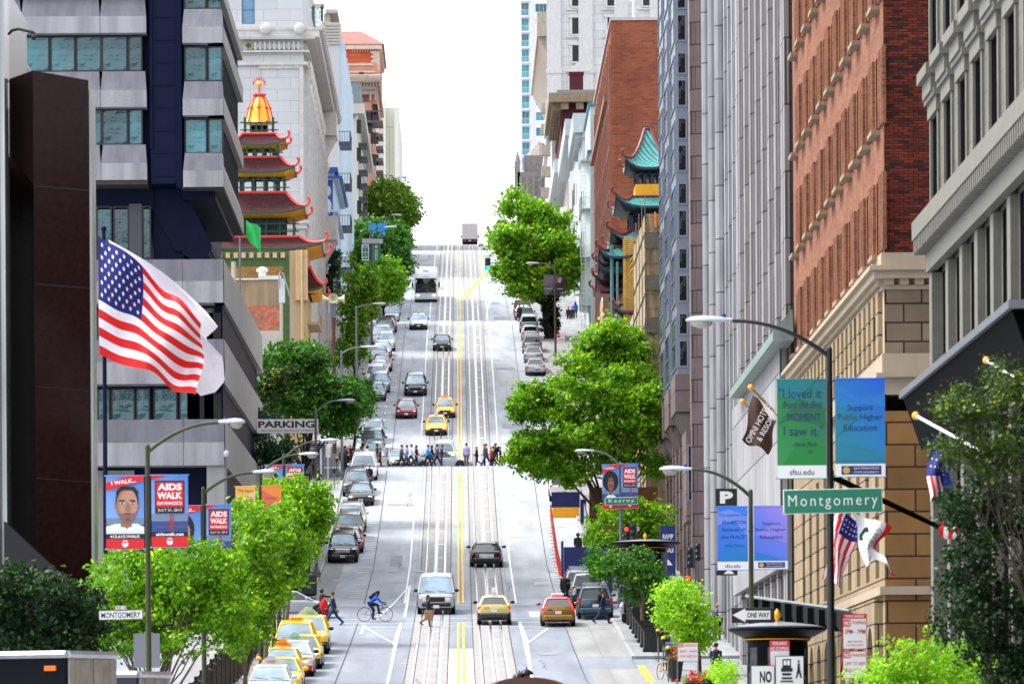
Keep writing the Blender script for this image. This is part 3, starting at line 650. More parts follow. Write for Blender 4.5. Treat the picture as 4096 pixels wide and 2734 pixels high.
def b_R9():
 d = 462; x0 = P(1405,300,d).x; x1 = P(1560,300,d).x; top = P(1460,47,d).z; g0 = G(d)-1; y1 = 521
 Mb = mat_brick('orange_brick',(.42,.165,.09),(.31,.11,.065),(.30,.19,.14),.62,.21,.025,.85,.2,.25,bump=.5)
 b = bld('plain_brick_building','tall red brick building with a blank front wall rising behind the right pagoda',x0,d,g0)
 m = MB(); zs = frange(g0+6,top-4,3.7); us = frange(d+2,y1-3,4.2)
 ops = grid_ops(us,1.7,zs,2.1); wall_with_openings(m,'R',x0,d+.01,y1,g0,top,ops,.4); shell(m,x0,x1,d,y1,g0,top,skip='W')
 m.box(x0-.12,x0+.3,d-.03,d+.5,g0,top-.3)
 m.build('wall',[Mb],b); put_windows(b,'R',x0,ops,.3,'dark22')
 m = MB()
 for u in us:
  m.box(x0-.3,x0+.02,u-1.6,u-1.2,g0+4,top-2)
 for z in zs: m.box(x0-.22,x0+.02,d+1,y1-1,z-.9,z-.5)
 m.box(x0-.5,x0+.02,d+8,y1,top-6,top-5.4)
 m.build('rib',[mat('brown_terracotta_trim',(.40,.235,.175),.8,var=.15)],b)
 m = MB(); m.box(x0-.15,x1,d-.15,y1+.1,top,top+.25); m.build('coping',[mat('pale_coping',(.55,.52,.5),.7,var=.1)],b)
 p = P(1453,47,d+6); m = MB(); m.tube([p,p+Vector((0,0,4.5))],.09,6); m.tube([p+Vector((0,0,3.5)),p+Vector((.6,0,4.1))],.05,6); m.tube([p+Vector((0,0,1.6)),p+Vector((-1.3,0,2.2))],.05,6); m.ell(p+Vector((.65,0,4.3)),(.28,.28,.28),8,6); m.ell(p+Vector((-1.45,0,2.2)),(.35,.2,.3),8,6)
 o = m.build('roof_antenna',[F_white],None,off=None); tag(o,'white lamp and aerial mast on the roof of the plain brick building','antenna')
b_R9()
def simple_block(name,label,side,x,y0,y1,top,mats,zs,us,w,h,style,fus=(),fw=1.2,fh=2.0,x_in=None,depth=.3,cornice=(),sill=None,g0=None):
 g0 = G(y0)-2 if g0 is None else g0; b = bld(name,label,x,y0,g0+2); m = MB(); face = side
 ops = grid_ops(us,w,zs,h); fops = grid_ops(fus,fw,zs,fh)
 xi = (x+26 if side == 'R' else x-26) if x_in is None else x_in; xa,xb = min(x,xi),max(x,xi)
 wall_with_openings(m,face,x,y0,y1,g0,top,ops,depth); wall_with_openings(m,'S',y0,xa,xb,g0,top,fops,depth)
 shell(m,xa,xb,y0,y1,g0,top,skip='S'+('W' if side == 'R' else 'E')); m.build('wall',mats[:1],b)
 put_windows(b,'S',y0,fops,depth-.05,style,sill); put_windows(b,face,x,ops,depth-.05,style,sill)
 for (z0,z1,p,mm,dn) in cornice:
  c = MB(); ring(c,xa,xb,y0,y1,z0,z1,p,0,side)
  if dn: dentils(c,xa,xb-1,y0,y1-1,z0-dn,z0,p*.7,dn*2.2,dn*1.1,0,side)
  c.build('cornice',[mm],b)
 return b
d = 523; x = P(1354,300,d).x; tp = P(1370,237,d).z
Mpg = mat('pale_mint_stucco',(.60,.67,.67),.8,var=.07,scale=.8,streak=True); Mtl = mat('teal_trim',(.03,.32,.38),.5,var=.05)
b = simple_block('mint_apartment_building','pale mint stucco apartment block edged in teal, left of the plain brick building','R',x,d,544,tp,[Mpg],frange(G(d)+5,tp-6,4.0),frange(d+1.5,541,3.6),1.5,2.2,'dark22',cornice=[(tp-.25,tp+.1,.2,Mtl,0),(P(0+1370,350,d).z,P(1370,345,d).z,.3,Mtl,0)])
m = MB()
for k in range(4):
 z = G(d)+4+k*4.7
 m.box(x-1.0,x-.02,d+1.2,d+9,z-.1,z)
 for u in frange(d+1.2,d+9,.45): m.box(x-1.0,x-.95,u,u+.06,z,z+1.0)
 m.box(x-1.02,x-.94,d+1.2,d+9,z+1.0,z+1.06); m.box(x-1.0,x,d+1.16,d+1.22,z+.98,z+1.05)
 for u in frange(x-1,x-.1,.22): m.box(u,u+.04,d+1.16,d+1.22,z,z+1.0)
 m.box(x-.95,x-.9,d+1.3,d+1.36,z-4.6,z); m.box(x-.5,x-.45,d+1.3,d+1.36,z-4.6,z)
 for zz in frange(z-4.4,z-.3,.4): m.box(x-.93,x-.47,d+1.32,d+1.35,zz,zz+.04)
m.build('fire_escape',[mat('white_painted_iron',(.66,.70,.70),.5,var=.05)],b)
M_wg = mat('weathered_white_stucco',(.62,.64,.64),.8,var=.12,scale=.8,streak=True); M_cg = mat('pale_grey_cornice',(.56,.59,.60),.7,var=.1)
d = 566; x = P(1336,300,d).x; tp = P(1340,262,d).z
b = simple_block('white_bay_house','white building with deep bracketed cornice above bays, left of the mint block','R',x,d,590,tp,[M_wg],frange(G(d)+4,tp-5,4.4),frange(d+2,587,4.2),1.6,2.3,'dark22',fus=(x+.4,),fw=.9,fh=2.4,cornice=[(tp-2.0,tp,1.0,M_cg,.5)])
d = 598; x = P(1325,350,d).x; tp = P(1330,276,d).z
b = simple_block('grey_cornice_building','grey white building with a projecting louvred cornice, between white bay house and maroon block','R',x,d,640,tp,[M_wg],frange(G(d)+4,tp-5,4.4),frange(d+2,636,4.2),1.6,2.3,'dark22',fus=(x+.4,),fw=.8,fh=2.4,cornice=[(tp-1.8,tp,1.4,M_cg,.5)])
d = 650; x = P(1301,400,d).x; tp = P(1310,368,d).z
b = simple_block('ornate_bay_building','small off white building with ornate bays and tree in front, right side near the hilltop','R',x,d,705,tp,[mat('cream_white_stucco',(.60,.58,.53),.8,var=.12,scale=.8,streak=True)],frange(G(d)+4,tp-5,4.4),frange(d+2,700,4.2),1.6,2.3,'dark22',fus=(x+1.2,x+4),fw=1.6,fh=2.4,cornice=[(tp-1.6,tp,1.6,M_cg,.5),(tp-9,tp-8.4,.6,M_cg,0)])
for (d,xp,tpp,m_) in ((566,1336,262,M_wg),(598,1325,276,M_wg),(650,1301,368,MATS['cream_white_stucco']),(523,1354,237,Mpg)):
 x = P(xp,300,d).x; b = [o for o in COL.objects if o.get('category') == 'building' and abs(o.location.y-d) < .01][0]; tp = P(xp,tpp+8,d).z-2
 for k,ya in enumerate((d+2.5,d+9)):
  q = MB(); q.prism([(x-.02,ya-.9),(x-.8,ya),(x-.8,ya+2.2),(x-.02,ya+3.1)],'z',G(d)+4,tp-3,0); q.build('bay',[m_],b)
  for z in frange(G(d)+5,tp-6,4.0):
   link('window',window_mesh('S',.5,2.2,'dark22'),b,Vector((x-.66,ya-.14,z))-wloc(b),(0,0,-.0)); w_ = link('window',window_mesh('R',1.5,2.2,'dark22'),b,Vector((x-.82,ya+.35,z))-wloc(b))
d = 706; x = P(1287,300,d).x; tp = P(1300,216,d).z; xr = P(1386,300,d).x
Mmr = mat_brick('maroon_brick',(.20,.05,.05),(.15,.04,.045),(.13,.07,.07),.9,.3,.03,.85,.15,.4); Mtan = mat('tan_cornice',(.36,.29,.2),.7,var=.15)
b = simple_block('maroon_brick_building','maroon brick block under a tan bracketed cornice, in front of the white hotel','R',x,d,742,tp-1,[Mmr],frange(G(d)+4,tp-6,4.2),frange(d+3,738,4.4),1.6,2.4,'dark22',x_in=xr,cornice=[(tp-1.2,tp,1.6,Mtan,.9),(tp-.1,tp+.5,.5,mat('roof_edge_grey',(.3,.32,.34),.6),0),(tp-3.6,tp-3.0,.15,Mmr,.4)])
p = P(1322,212,d+4); m = MB(); m.box(p.x-.9,p.x+.9,d+3,d+5,p.z-2,p.z+2.3); m.box(p.x-1,p.x+1,d+2.9,d+5.1,p.z+2.3,p.z+2.6); m.build('chimney',[Mmr],b)
d = 744; x = P(1266,300,d).x; tp = P(1280,270,d).z
b = simple_block('carved_grey_building','narrow grey building with carved bands and a leaning cornice, at the hilltop on the right','R',x,d,d+12,tp,[M_wg],frange(G(d)+4,tp-6,4.2),frange(d+2,d+9,4.4),1.8,2.5,'dark22',x_in=x+1.3,cornice=[(tp-1.5,tp,.9,M_cg,.6)])
def b_hotel():
 d = 759; x0 = P(1268,300,d).x; x1 = P(1640,300,d).x; g0 = G(d)-2; top = P(1400,-60,d).z; y1 = 830
 Mh = mat_brick('white_stone_blocks',(.70,.69,.68),(.66,.65,.64),(.5,.49,.48),2.4,1.2,.04,.8,.06,.4,bump=.3); Mt = mat('white_stone_trim',(.66,.65,.63),.75,var=.08)
 b = bld('white_hotel_building','tall white stone hotel with pilasters and black sash windows on the hilltop',x0,d,g0)
 rows = [P(1326,q,d).z for q in (206,142,79,15)] + [P(1326,-50,d).z]
 cols = [P(q,150,d).x for q in (1313,1394,1476,1557)]
 ops = grid_ops(cols,1.7,rows,2.3); m = MB(); wall_with_openings(m,'S',d,x0,x1,g0,top,ops,.35); 
 rops = grid_ops(frange(d+4,y1-4,5),1.7,rows,2.3); wall_with_openings(m,'R',x0,d,y1,g0,top,rops,.35); shell(m,x0,x1,d,y1,g0,top,skip='SW'); m.build('wall',[Mh],b)
 put_windows(b,'S',d,ops,.3,'dark22',sill=(Mt,.35,.25)); put_windows(b,'R',x0,rops,.3,'dark22')
 m = MB()
 for c in (cols[0]-2.6,cols[1]-3.1,cols[2]-3.1,cols[3]-3.1):
  m.box(c-1.0,c+1.0,d-.35,d+.02,rows[0]-1.5,top); m.box(c-1.25,c+1.25,d-.5,d+.02,rows[0]-3.4,rows[0]-1.5)
  m.box(c-1.15,c+1.15,d-.45,d+.02,rows[0]+2.3,rows[0]+2.9)
 for r in rows[1:]:
  for c in cols: m.box(c-.5,c+2.2,d-.28,d+.02,r+2.35,r+2.75); m.box(c-.3,c,d-.15,d+.02,r,r+2.35); m.box(c+1.7,c+2.0,d-.15,d+.02,r,r+2.35); m.box(c-.8,c+2.5,d-.3,d+.02,r+3.4,r+3.6)
 for c in cols:
  r = rows[0]; m.box(c-.6,c-.15,d-.4,d+.02,r-.2,r+2.5); m.box(c+1.85,c+2.3,d-.4,d+.02,r-.2,r+2.5); m.prism([(c-.9,r+2.5),(c+2.6,r+2.5),(c+.85,r+3.9)],'y',d-.5,d+.02)
 m.box(x0-.5,x1,d-.6,y1,rows[0]-4.2,rows[0]-3.6)
 m.build('pilaster',[Mt],b)
 m = MB(); c0 = P(1262,60,d).z
 m.box(x0-2.1,x0-.02,d+3,y1,c0-1,c0+2.4); m.prism([(x0-1.9,c0-1),(x0-.02,c0-1),(x0-.02,c0-5)],'y',d+4,y1-1)
 for k in range(5): m.box(x0-1.6,x0-.02,d+2,d+4,c0-12-k*3,c0-10.6-k*3)
 m.build('cornice',[mat('stained_stone_cornice',(.50,.46,.40),.8,var=.2)],b)
b_hotel()
d = 835; q = P(1237,345,d); m = MB(); hw = 3.4; zb = P(1237,440,d).z - 14; z1 = P(1237,372,d).z
b = thing('gothic_tower','small grey gothic church tower with pinnacles beside the teal windowed tower','tower',(q.x,d,zb))
m.box(q.x-hw,q.x+hw,d,d+7,zb,z1-1.5); m.box(q.x-hw*.7,q.x+hw*.7,d+1,d+6,z1-1.5,z1+1.2)
m.loft([[(q.x+r_*math.cos(t),d+3.5+r_*math.sin(t),z) for t in [math.pi*k/4 for k in range(8)]] for r_,z in ((2.3,z1+1.2),(2.0,z1+1.5),(.15,q.z+1.8))])
for s1 in (-1,1):
 for s2 in (.4,6.6):
  m.box(q.x+s1*hw-.4,q.x+s1*hw+.4,d+s2-.4,d+s2+.4,z1-5,z1); m.loft([[(q.x+s1*hw+r_*math.cos(t),d+s2+r_*math.sin(t),z) for t in [math.pi*k/4 for k in range(8)]] for r_,z in ((.5,z1),(.06,z1+1.8))])
for k in range(7): m.box(q.x-hw+.3+k,q.x-hw+.75+k,d-.2,d,z1-9,z1-2.2)
m.build('tower_wall',[mat('grey_gothic_stone',(.36,.34,.33),.85,var=.2,scale=2)],b)
def b_teal():
 d = 1000; xa = P(1190,200,d).x; xm = P(1218,200,d).x; xb = P(1262,200,d).x; g0 = 60; top = P(1200,-80,d).z
 b = bld('white_apartment_tower','slim white apartment tower with bright teal windows and balconies against the sky',xa,d,g0)
 Mw = mat('white_tower_render',(.82,.82,.82),.7,var=.03)
 fl = (P(1200,101,d).z-P(1200,143,d).z)*.99; fl = 35.5/FOC*d
 rows = [P(1200,36+35.5*k,d).z for k in range(-2,12)]
 ops = [(P(1197,200,d).x,P(1214,200,d).x,r,r+fl*.82,'tealdoor') for r in rows] + [(P(1229,200,d).x,P(1257,200,d).x,r+fl*.22,r+fl*.76,'white3') for r in rows]
 m = MB(); wall_with_openings(m,'S',d,xa,xm+20,g0,top,ops,.5); shell(m,xa,xm+20,d,d+25,g0,top,skip='S'); m.build('wall',[Mw],b)
 put_windows(b,'S',d,ops,.45,'tealdoor')
 m = MB(); m.box(P(1218,200,d).x,P(1221,200,d).x,d-.8,d,g0,top)
 m.build('rib',[Mw],b)
 for r in rows:
  m = MB(); x0 = P(1196.5,200,d).x; x1 = P(1214.5,200,d).x; m.box(x0,x1,d-.9,d-.02,r-.35,r-.1,0)
  for u in frange(x0,x1-.05,.19): m.box(u,u+.05,d-.9,d-.86,r-.1,r+.9,1)
  m.box(x0,x1,d-.92,d-.84,r+.9,r+.98,1); m.build('balcony',[Mw,mat('pale_railing',(.5,.65,.68),.5,var=0)],b)
b_teal()
# ================================================================ left row
def b_L1():
 d = 187.0; g0 = G(d)-.5
 b = bld('brown_granite_building','dark brown polished granite pylon with chamfered head, leftmost building',P(12,1000,d).x,d,g0)
 x0 = P(15,600,d).x; xm = P(78,600,d).x; x1 = P(203,600,d).x; zt = [P(q[0],q[1],d).z for q in ((15,168),(78,162),(200,180))]
 m = MB(); zo = P(78,425,d).z; zo2 = P(20,345,d).z
 m.add([(x0,d+1.6,zo2),(xm,d,zo),(xm,d,zt[1]),(x0,d+1.6,zt[0])],[(0,1,2,3)]); m.add([(xm,d,g0),(x1,d+.5,g0),(x1,d+.5,zt[2]),(xm,d,zt[1])],[(0,1,2,3)])
 m.add([(x1,d+.5,g0),(x1,d+2.6,g0),(x1,d+2.6,zt[2]),(x1,d+.5,zt[2])],[(0,1,2,3)]); m.add([(x0,d+1.6,zt[0]),(xm,d,zt[1]),(x1,d+.5,zt[2]),(x1,d+2.6,zt[2]),(x0,d+2.6,zt[0])],[(0,1,2,3,4)]); m.add([(xm,d+2.6,g0),(x1,d+2.6,g0),(x1,d+2.6,zt[2]),(xm,d+2.6,zt[2])],[(0,1,2,3)])
 m.add([(x0,d+1.6,zo2),(xm,d,zo),(xm,d+9.9,zo),(x0,d+9.9,zo2)],[(0,1,2,3)])
 m.add([(xm,d,g0),(xm,d,zo),(xm,d+9.9,zo),(xm,d+9.9,g0)],[(0,1,2,3)]); m.add([(x0-2,d+10,g0),(x0-2,d+10,zt[0]),(xm+.1,d+10,zt[0]),(xm+.1,d+10,g0)],[(0,1,2,3)])
 m.build('pylon',[M_granite],b)
 m = MB(); x3 = P(14,600,d).x
 m.box(x3-6,P(1,600,d).x,d-.6,d+12,g0,P(0,-60,d).z); m.build('pylon',[M_granite],b)
 m = MB(); m.box(P(1,600,d).x+.01,P(13,600,d).x,d-.1,d+2,g0,P(0,-60,d).z); m.build('glass_strip',[mat_glass('bronze_reflective_glass',(.50,.52,.52),.2,0,metal=.5,var=.3,scale=.12)],b)
 m = MB(); m.box(x1+.01,x1+.10,d+.55,d+2.6,g0,zt[2]-.3); m.build('glass_strip',[MATS['bronze_reflective_glass']],b)
 m = MB(); q = P(66,62,d+30)
 m.prism([(P(12,70,d+20).x,P(12,60,d+20).z),(P(12,170,d+20).x,P(12,190,d+20).z),(P(78,170,d+20).x,P(78,175,d+20).z)],'y',d+20,d+22)
 m.build('glass_roof',[mat_glass('pale_glass_roof',(.45,.45,.5),.15,.5,var=.3,scale=1.5)],b)
 m = MB()
 for z in (P(100,425,d).z,P(100,650,d).z,P(100,885,d).z,P(100,1095,d).z):
  m.add([(xm+.03,d-.012,z),(x1-.01,d+.49-.012,z-.12),(x1-.01,d+.49-.012,z-.15),(xm+.03,d-.012,z-.03)],[(0,1,2,3)])
 m.build('panel_joint',[F_black],b)
 m = MB(); a = P(20,1200,d); c = P(175,1345,d); m.prism([(a.x,a.z),(a.x,a.z-4),(c.x,c.z-1.5),(c.x,c.z)],'y',d-2.0,d-.1); m.build('stair_screen',[mat('dark_ribbed_panel',(.012,.014,.02),.5,var=.1)],b)
 m = MB(); q = P(27,72,d-.7); m.tube([P(20,78,d-.5),P(28,70,d-.9),P(42,67,d-1.2),P(78,75,d-1.2)],.05,6); m.tube([P(78,75,d-1.2),P(78,80,d-1.2)],.06,6); m.ell(P(78,85,d-1.2),(.1,.1,.12),10,6)
 o = m.build('security_lamp',[F_black],None,off=None); tag(o,'black globe camera on a curved arm beside the dark granite pylon','camera')
b_L1()
def b_L2():
 d = 299.0; xs = P(513,200,d).x; g0 = G(d)-1; top = P(0,-40,d).z
 b = bld('concrete_office_building','grey pebbled concrete office block with banded windows and a navy shaft',P(0,500,d).x,d,g0)
 X = lambda px,py=300: P(px,py,d).x; Z = lambda py,px=400: P(px,py,d).z
 def panel(mb,x0,x1,y,zt,zb,chl=.55,chr_=.55,dep=2.0):
  zm = zb+(zt-zb)*.47
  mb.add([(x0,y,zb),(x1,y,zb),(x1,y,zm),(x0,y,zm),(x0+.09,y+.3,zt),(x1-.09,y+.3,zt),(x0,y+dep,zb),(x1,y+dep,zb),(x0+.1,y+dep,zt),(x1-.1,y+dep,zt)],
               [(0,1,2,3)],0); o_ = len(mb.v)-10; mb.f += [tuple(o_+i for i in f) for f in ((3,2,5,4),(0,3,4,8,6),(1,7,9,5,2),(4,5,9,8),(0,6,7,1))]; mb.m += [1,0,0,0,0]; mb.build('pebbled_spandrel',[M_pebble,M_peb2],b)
 core = MB(); core.box(X(-300),X(345),d+1.3,d+55,Z(422),top); core.box(X(345),X(416),d+.15,d+50,Z(420),top,0)
 core.box(X(416),xs-.55,d+1.3,d+26,Z(452),top,0)
 core.box(X(-300),X(505),d+1.6,d+52,g0,Z(600),0)
 core.build('navy_core',[M_navy],b)
 m = MB(); 
 for k in range(8):
  z = Z(40+52*k); m.box(X(350),X(402),d+.11,d+.16,z,z+.03)
 m.box(X(344),X(350),d+.02,d+1.5,Z(340),top); m.box(X(404),X(417),d+.02,d+1.5,Z(430),top)
 m.build('shaft_rib',[mat('navy_rib',(.016,.03,.085),.6,var=.1,spec=.1)],b)
 spz = [(-60,-8),(-5,76),(163,246),(331,413)]; sp = MB()
 for zt,zb in spz:
  for xa,xb in ((-300,-100),(-99,50),(51,231),(232,337)):
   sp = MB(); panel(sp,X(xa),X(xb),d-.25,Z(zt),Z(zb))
 for zt,zb in ((-60,20-85),(21,100),(187,266),(351,430)):
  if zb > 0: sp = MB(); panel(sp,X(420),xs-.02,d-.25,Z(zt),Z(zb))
 st = MB(); yend = d+27
 for zt,zb in ((-66,-5),(21,100),(187,266),(351,430)):
  z1,z0 = Z(zt),Z(zb)
  st.add([(xs,d-.2,z0),(xs,yend,z0),(xs,yend,z0+(z1-z0)*.47),(xs,d-.2,z0+(z1-z0)*.47),(xs-.3,yend,z1),(xs-.3,d+.1,z1),(xs-.9,yend,z0),(xs-.9,d+.1,z0),(xs-.9,yend,z1),(xs-.9,d+.1,z1)],
               [(0,1,2,3),(3,2,4,5),(1,6,8,4,2),(0,7,6,1),(5,4,8,9)])
 st.build('side_spandrel',[M_pebs],b)
 lou = MB(); lou.box(xs-.56,xs-.45,d+1.4,yend-.5,Z(430),top)
 for u in frange(d+1.6,yend-.6,.55): lou.box(xs-.46,xs-.3,u,u+.18,Z(430),top)
 lou.build('louvre',[mat('navy_louvre',(.02,.03,.06),.6,var=.1,spec=.1)],b)
 ops = []
 for zt,zb in ((78,160),(246,329),(-90,-8)):
  for xa,xb,s in ((52,113,'black2'),(114,172,'black2'),(173,232,'black2'),(232,292,'black2'),(293,326,'black3'),(-50,50,'black3'),(-200,-51,'black3')):
   ops.append((X(xa),X(xb),Z(zb),Z(zt),'black2' if s == 'black2' else 'black2'))
 for zt,zb in ((103,184),(269,350),(-60,18)):
  ops += [(X(422),X(474),Z(zb),Z(zt)),(X(475.5),X(511),Z(zb),Z(zt))]
 ops = [(a,c,e,f,'one') for (a,c,e,f) in [o[:4] for o in ops]]
 put_windows(b,'S',d,ops,.7,'one')
 m = MB(); m.box(X(212),X(338),d-.2,d+9,Z(423),Z(413.2),1); m.prism([(X(416),Z(430.5)),(xs-.05,Z(430.5)),(xs-.05,Z(433)),(X(416),Z(433))],'y',d-.1,yend,1)
 m.box(X(205),X(345),d+2.2,d+20,Z(470),Z(423.2),0)
 m.prism([(X(340),Z(420.5)),(X(420),Z(422)),(X(425),Z(440)),(X(480),Z(555)),(X(478),Z(567)),(X(395),Z(567)),(X(345),Z(470))],'y',d+2.4,d+20,0)
 m.box(X(345),X(415),d+2.6,d+16,Z(600),Z(440),0)
 m.prism([(X(412),Z(566)),(X(476),Z(566)),(X(472),Z(575)),(X(446),Z(593)),(X(414),Z(575))],'y',d+2.2,d+12,0)
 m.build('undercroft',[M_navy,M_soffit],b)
 ops = [(X(214),X(250),Z(600),Z(463),'one'),(X(253),X(289),Z(600),Z(463),'one'),(X(320),X(340),Z(600),Z(463),'one')]
 put_windows(b,'S',d+2.25,ops,-.05,'one'); m = MB(); m.box(X(290),X(319),d+2.0,d+3,Z(600),Z(458)); m.build('column',[mat('mid_grey_column',(.17,.165,.19),.6,var=.1)],b)
 sp = MB(); lows = [(597,696),(780,881),(963,1068)]
 for zt,zb in lows:
  z1,z0 = Z(zt),Z(zb); zm = z0+(z1-z0)*.5
  for xa,xb in ((-60,417),(418,511)):
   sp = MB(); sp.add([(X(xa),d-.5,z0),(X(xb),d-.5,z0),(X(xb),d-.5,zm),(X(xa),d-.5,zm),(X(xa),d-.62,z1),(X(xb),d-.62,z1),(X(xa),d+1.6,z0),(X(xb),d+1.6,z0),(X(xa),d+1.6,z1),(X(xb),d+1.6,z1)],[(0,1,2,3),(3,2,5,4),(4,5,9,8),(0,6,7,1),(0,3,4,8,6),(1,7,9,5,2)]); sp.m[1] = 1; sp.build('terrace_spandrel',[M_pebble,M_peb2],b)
 st = MB(); ye = d+54; xc = X(513)+.0
 for zt,zb in lows:
  z1,z0 = Z(zt),Z(zb); zm = z0+(z1-z0)*.5
  st.add([(xc,d-.5,z0),(xc+.12,ye,z0),(xc+.12,ye,zm),(xc,d-.5,zm),(xc-.02,d-.62,z1),(xc+.1,ye,z1),(xc-.6,d-.5,z0),(xc-.6,ye,z0),(xc-.6,d-.6,z1),(xc-.6,ye,z1)],[(0,1,2,3),(3,2,5,4),(0,6,7,1),(4,5,9,8),(1,7,9,5,2)])
 st.build('terrace_side',[M_pebs],b)
 m = MB()
 for a,c in ((696,780),(881,963)): m.box(xc-2.2,xc-.3,d+1.5,ye-1,Z(c),Z(a)-.4)
 for a in (696,881,1068): m.box(X(-60),xc-.2,d-.3,ye-.5,Z(a)+.02,Z(a)+.3)
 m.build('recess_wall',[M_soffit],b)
 ops = []
 for a,c in ((700,780),(885,964)):
  for xa,xb in ((215,245),(247,302),(304,337),(345,400),(404,455),(458,487)): ops.append((X(xa),X(xb),Z(c),Z(a),'one'))
 put_windows(b,'S',d,ops,1.5,'one')
 m = MB(); m.box(X(215),X(300),d+1.2,d+2,g0,Z(1075)); m.box(X(470),X(510),d-.3,d+2,g0,Z(1068)); m.build('ground_pier',[M_pebs],b)
STY['one'] = (.08,1,1,F_black,G_blue)
b_L2()
d = 392; xw = P(664,700,d).x; g0 = G(d)-1; tz = P(640,640,d).z
b = bld('mural_wall_building','low tan building with an orange and grey painted mural, below the left pagoda',xw,d,g0)
m_,nt,bs = _nt('mural_paint'); tc = N(nt,'ShaderNodeTexCoord'); n1 = N(nt,'ShaderNodeTexNoise',Scale=1.6,Detail=9.0); n1.inputs['Roughness'].default_value = .7; nt.links.new(tc.outputs['Object'],n1.inputs['Vector'])
rp = N(nt,'ShaderNodeValToRGB'); cr = rp.color_ramp; cr.interpolation = 'CONSTANT'
for p_,c_ in ((.0,(.06,.05,.07)),(.38,(.30,.24,.27)),(.44,(.42,.31,.2)),(.5,(.8,.16,.05)),(.54,(.45,.38,.36)),(.58,(.75,.3,.06)),(.61,(.42,.33,.24)),(.7,(.3,.3,.36))):
 e = cr.elements.new(p_) if p_ > 0 else cr.elements[0]; e.color = c4(c_)
cr.elements[-1].color = c4((.4,.3,.2)); nt.links.new(n1.outputs['Fac'],rp.inputs[0]); nt.links.new(rp.outputs[0],bs.inputs['Base Color']); bs.inputs['Roughness'].default_value = .85
M_tanw = mat('stained_tan_wall',(.46,.36,.25),.85,var=.25,scale=2.5,streak=True); M_plain = mat('pale_cream_wall',(.60,.57,.52),.85,var=.08,scale=1)
m = MB(); xl = P(480,700,d).x; za = P(600,758,d).z; zb_ = P(600,665,d).z; zt2 = P(600,642,d).z; za1 = P(600,700,d).z
xr = P(641,700,d).x; xh = P(600,700,d).x
m.quad((xl,d,za),(xr,d,za),(xr,d,za1),(xl,d,za1),1); m.quad((xl,d,za1),(xr,d,za1),(xr,d,zt2),(xl,d,zt2),0); m.quad((xl,d,g0),(xr,d,g0),(xr,d,za),(xl,d,za),2)
m.quad((xr,d,g0),(xr,d+7,g0),(xr,d+7,zt2),(xr,d,zt2),2); m.quad((xl,d,zt2),(xr,d,zt2),(xr,d+7,zt2),(xl,d+7,zt2),2); m.box(xl-12,xl,d,d+7,g0,zt2-1,2)
m.build('wall',[M_tanw,m_,M_plain],b)
m = MB(); m.box(xl,P(578+16,700,d).x,d-.15,d+.4,zt2,zt2+.12); m.box(P(594,700,d).x,xr+.1,d-.15,d+.4,zt2+.02,zt2+.3); m.build('coping',[mat('white_coping',(.75,.75,.75),.6,var=.05)],b)
m = MB(); q = P(602,640,d+2); m.lathe([(.28,0),(.28,.5),(.42,.55),(.42,.75),(.1,.9)],0,0,12); m.M = None
o = link('roof_vent',m.mesh('roof_vent',[F_white],None,True),b,q - wloc(b))
m = MB(); c1 = P(652,740,d); m.box(P(640.5,700,d).x,P(654,700,d).x,d-.6,d+.0,P(650,695,d).z,P(650,640,d).z); m.build('sign_box',[F_white],b)
m = MB(); q0 = P(640,627,d-.7); m.tube([P(640,660,d-.7),P(640,632,d-.7),P(643,622,d-.7),P(650,628,d-.7),P(668,690,d-.7),P(672,760,d-.7),P(672,880,d-.7)],.06,6); o = m.build('bent_pipe',[mat('grey_pipe',(.42,.43,.45),.5,var=.05)],b)
def roof_ring(hx,hy,z,lift,n=8):
 """outline of an eave rectangle whose corners sweep up by lift"""
 pts = []
 for (ax,ay),(bx_,by_) in (((-1,-1),(1,-1)),((1,-1),(1,1)),((1,1),(-1,1)),((-1,1),(-1,-1))):
  for k in range(n):
   t = k/n; s_ = abs(2*t-1)**3
   pts.append((hx*(ax+(bx_-ax)*t),hy*(ay+(by_-ay)*t),z+lift*s_))
 return pts
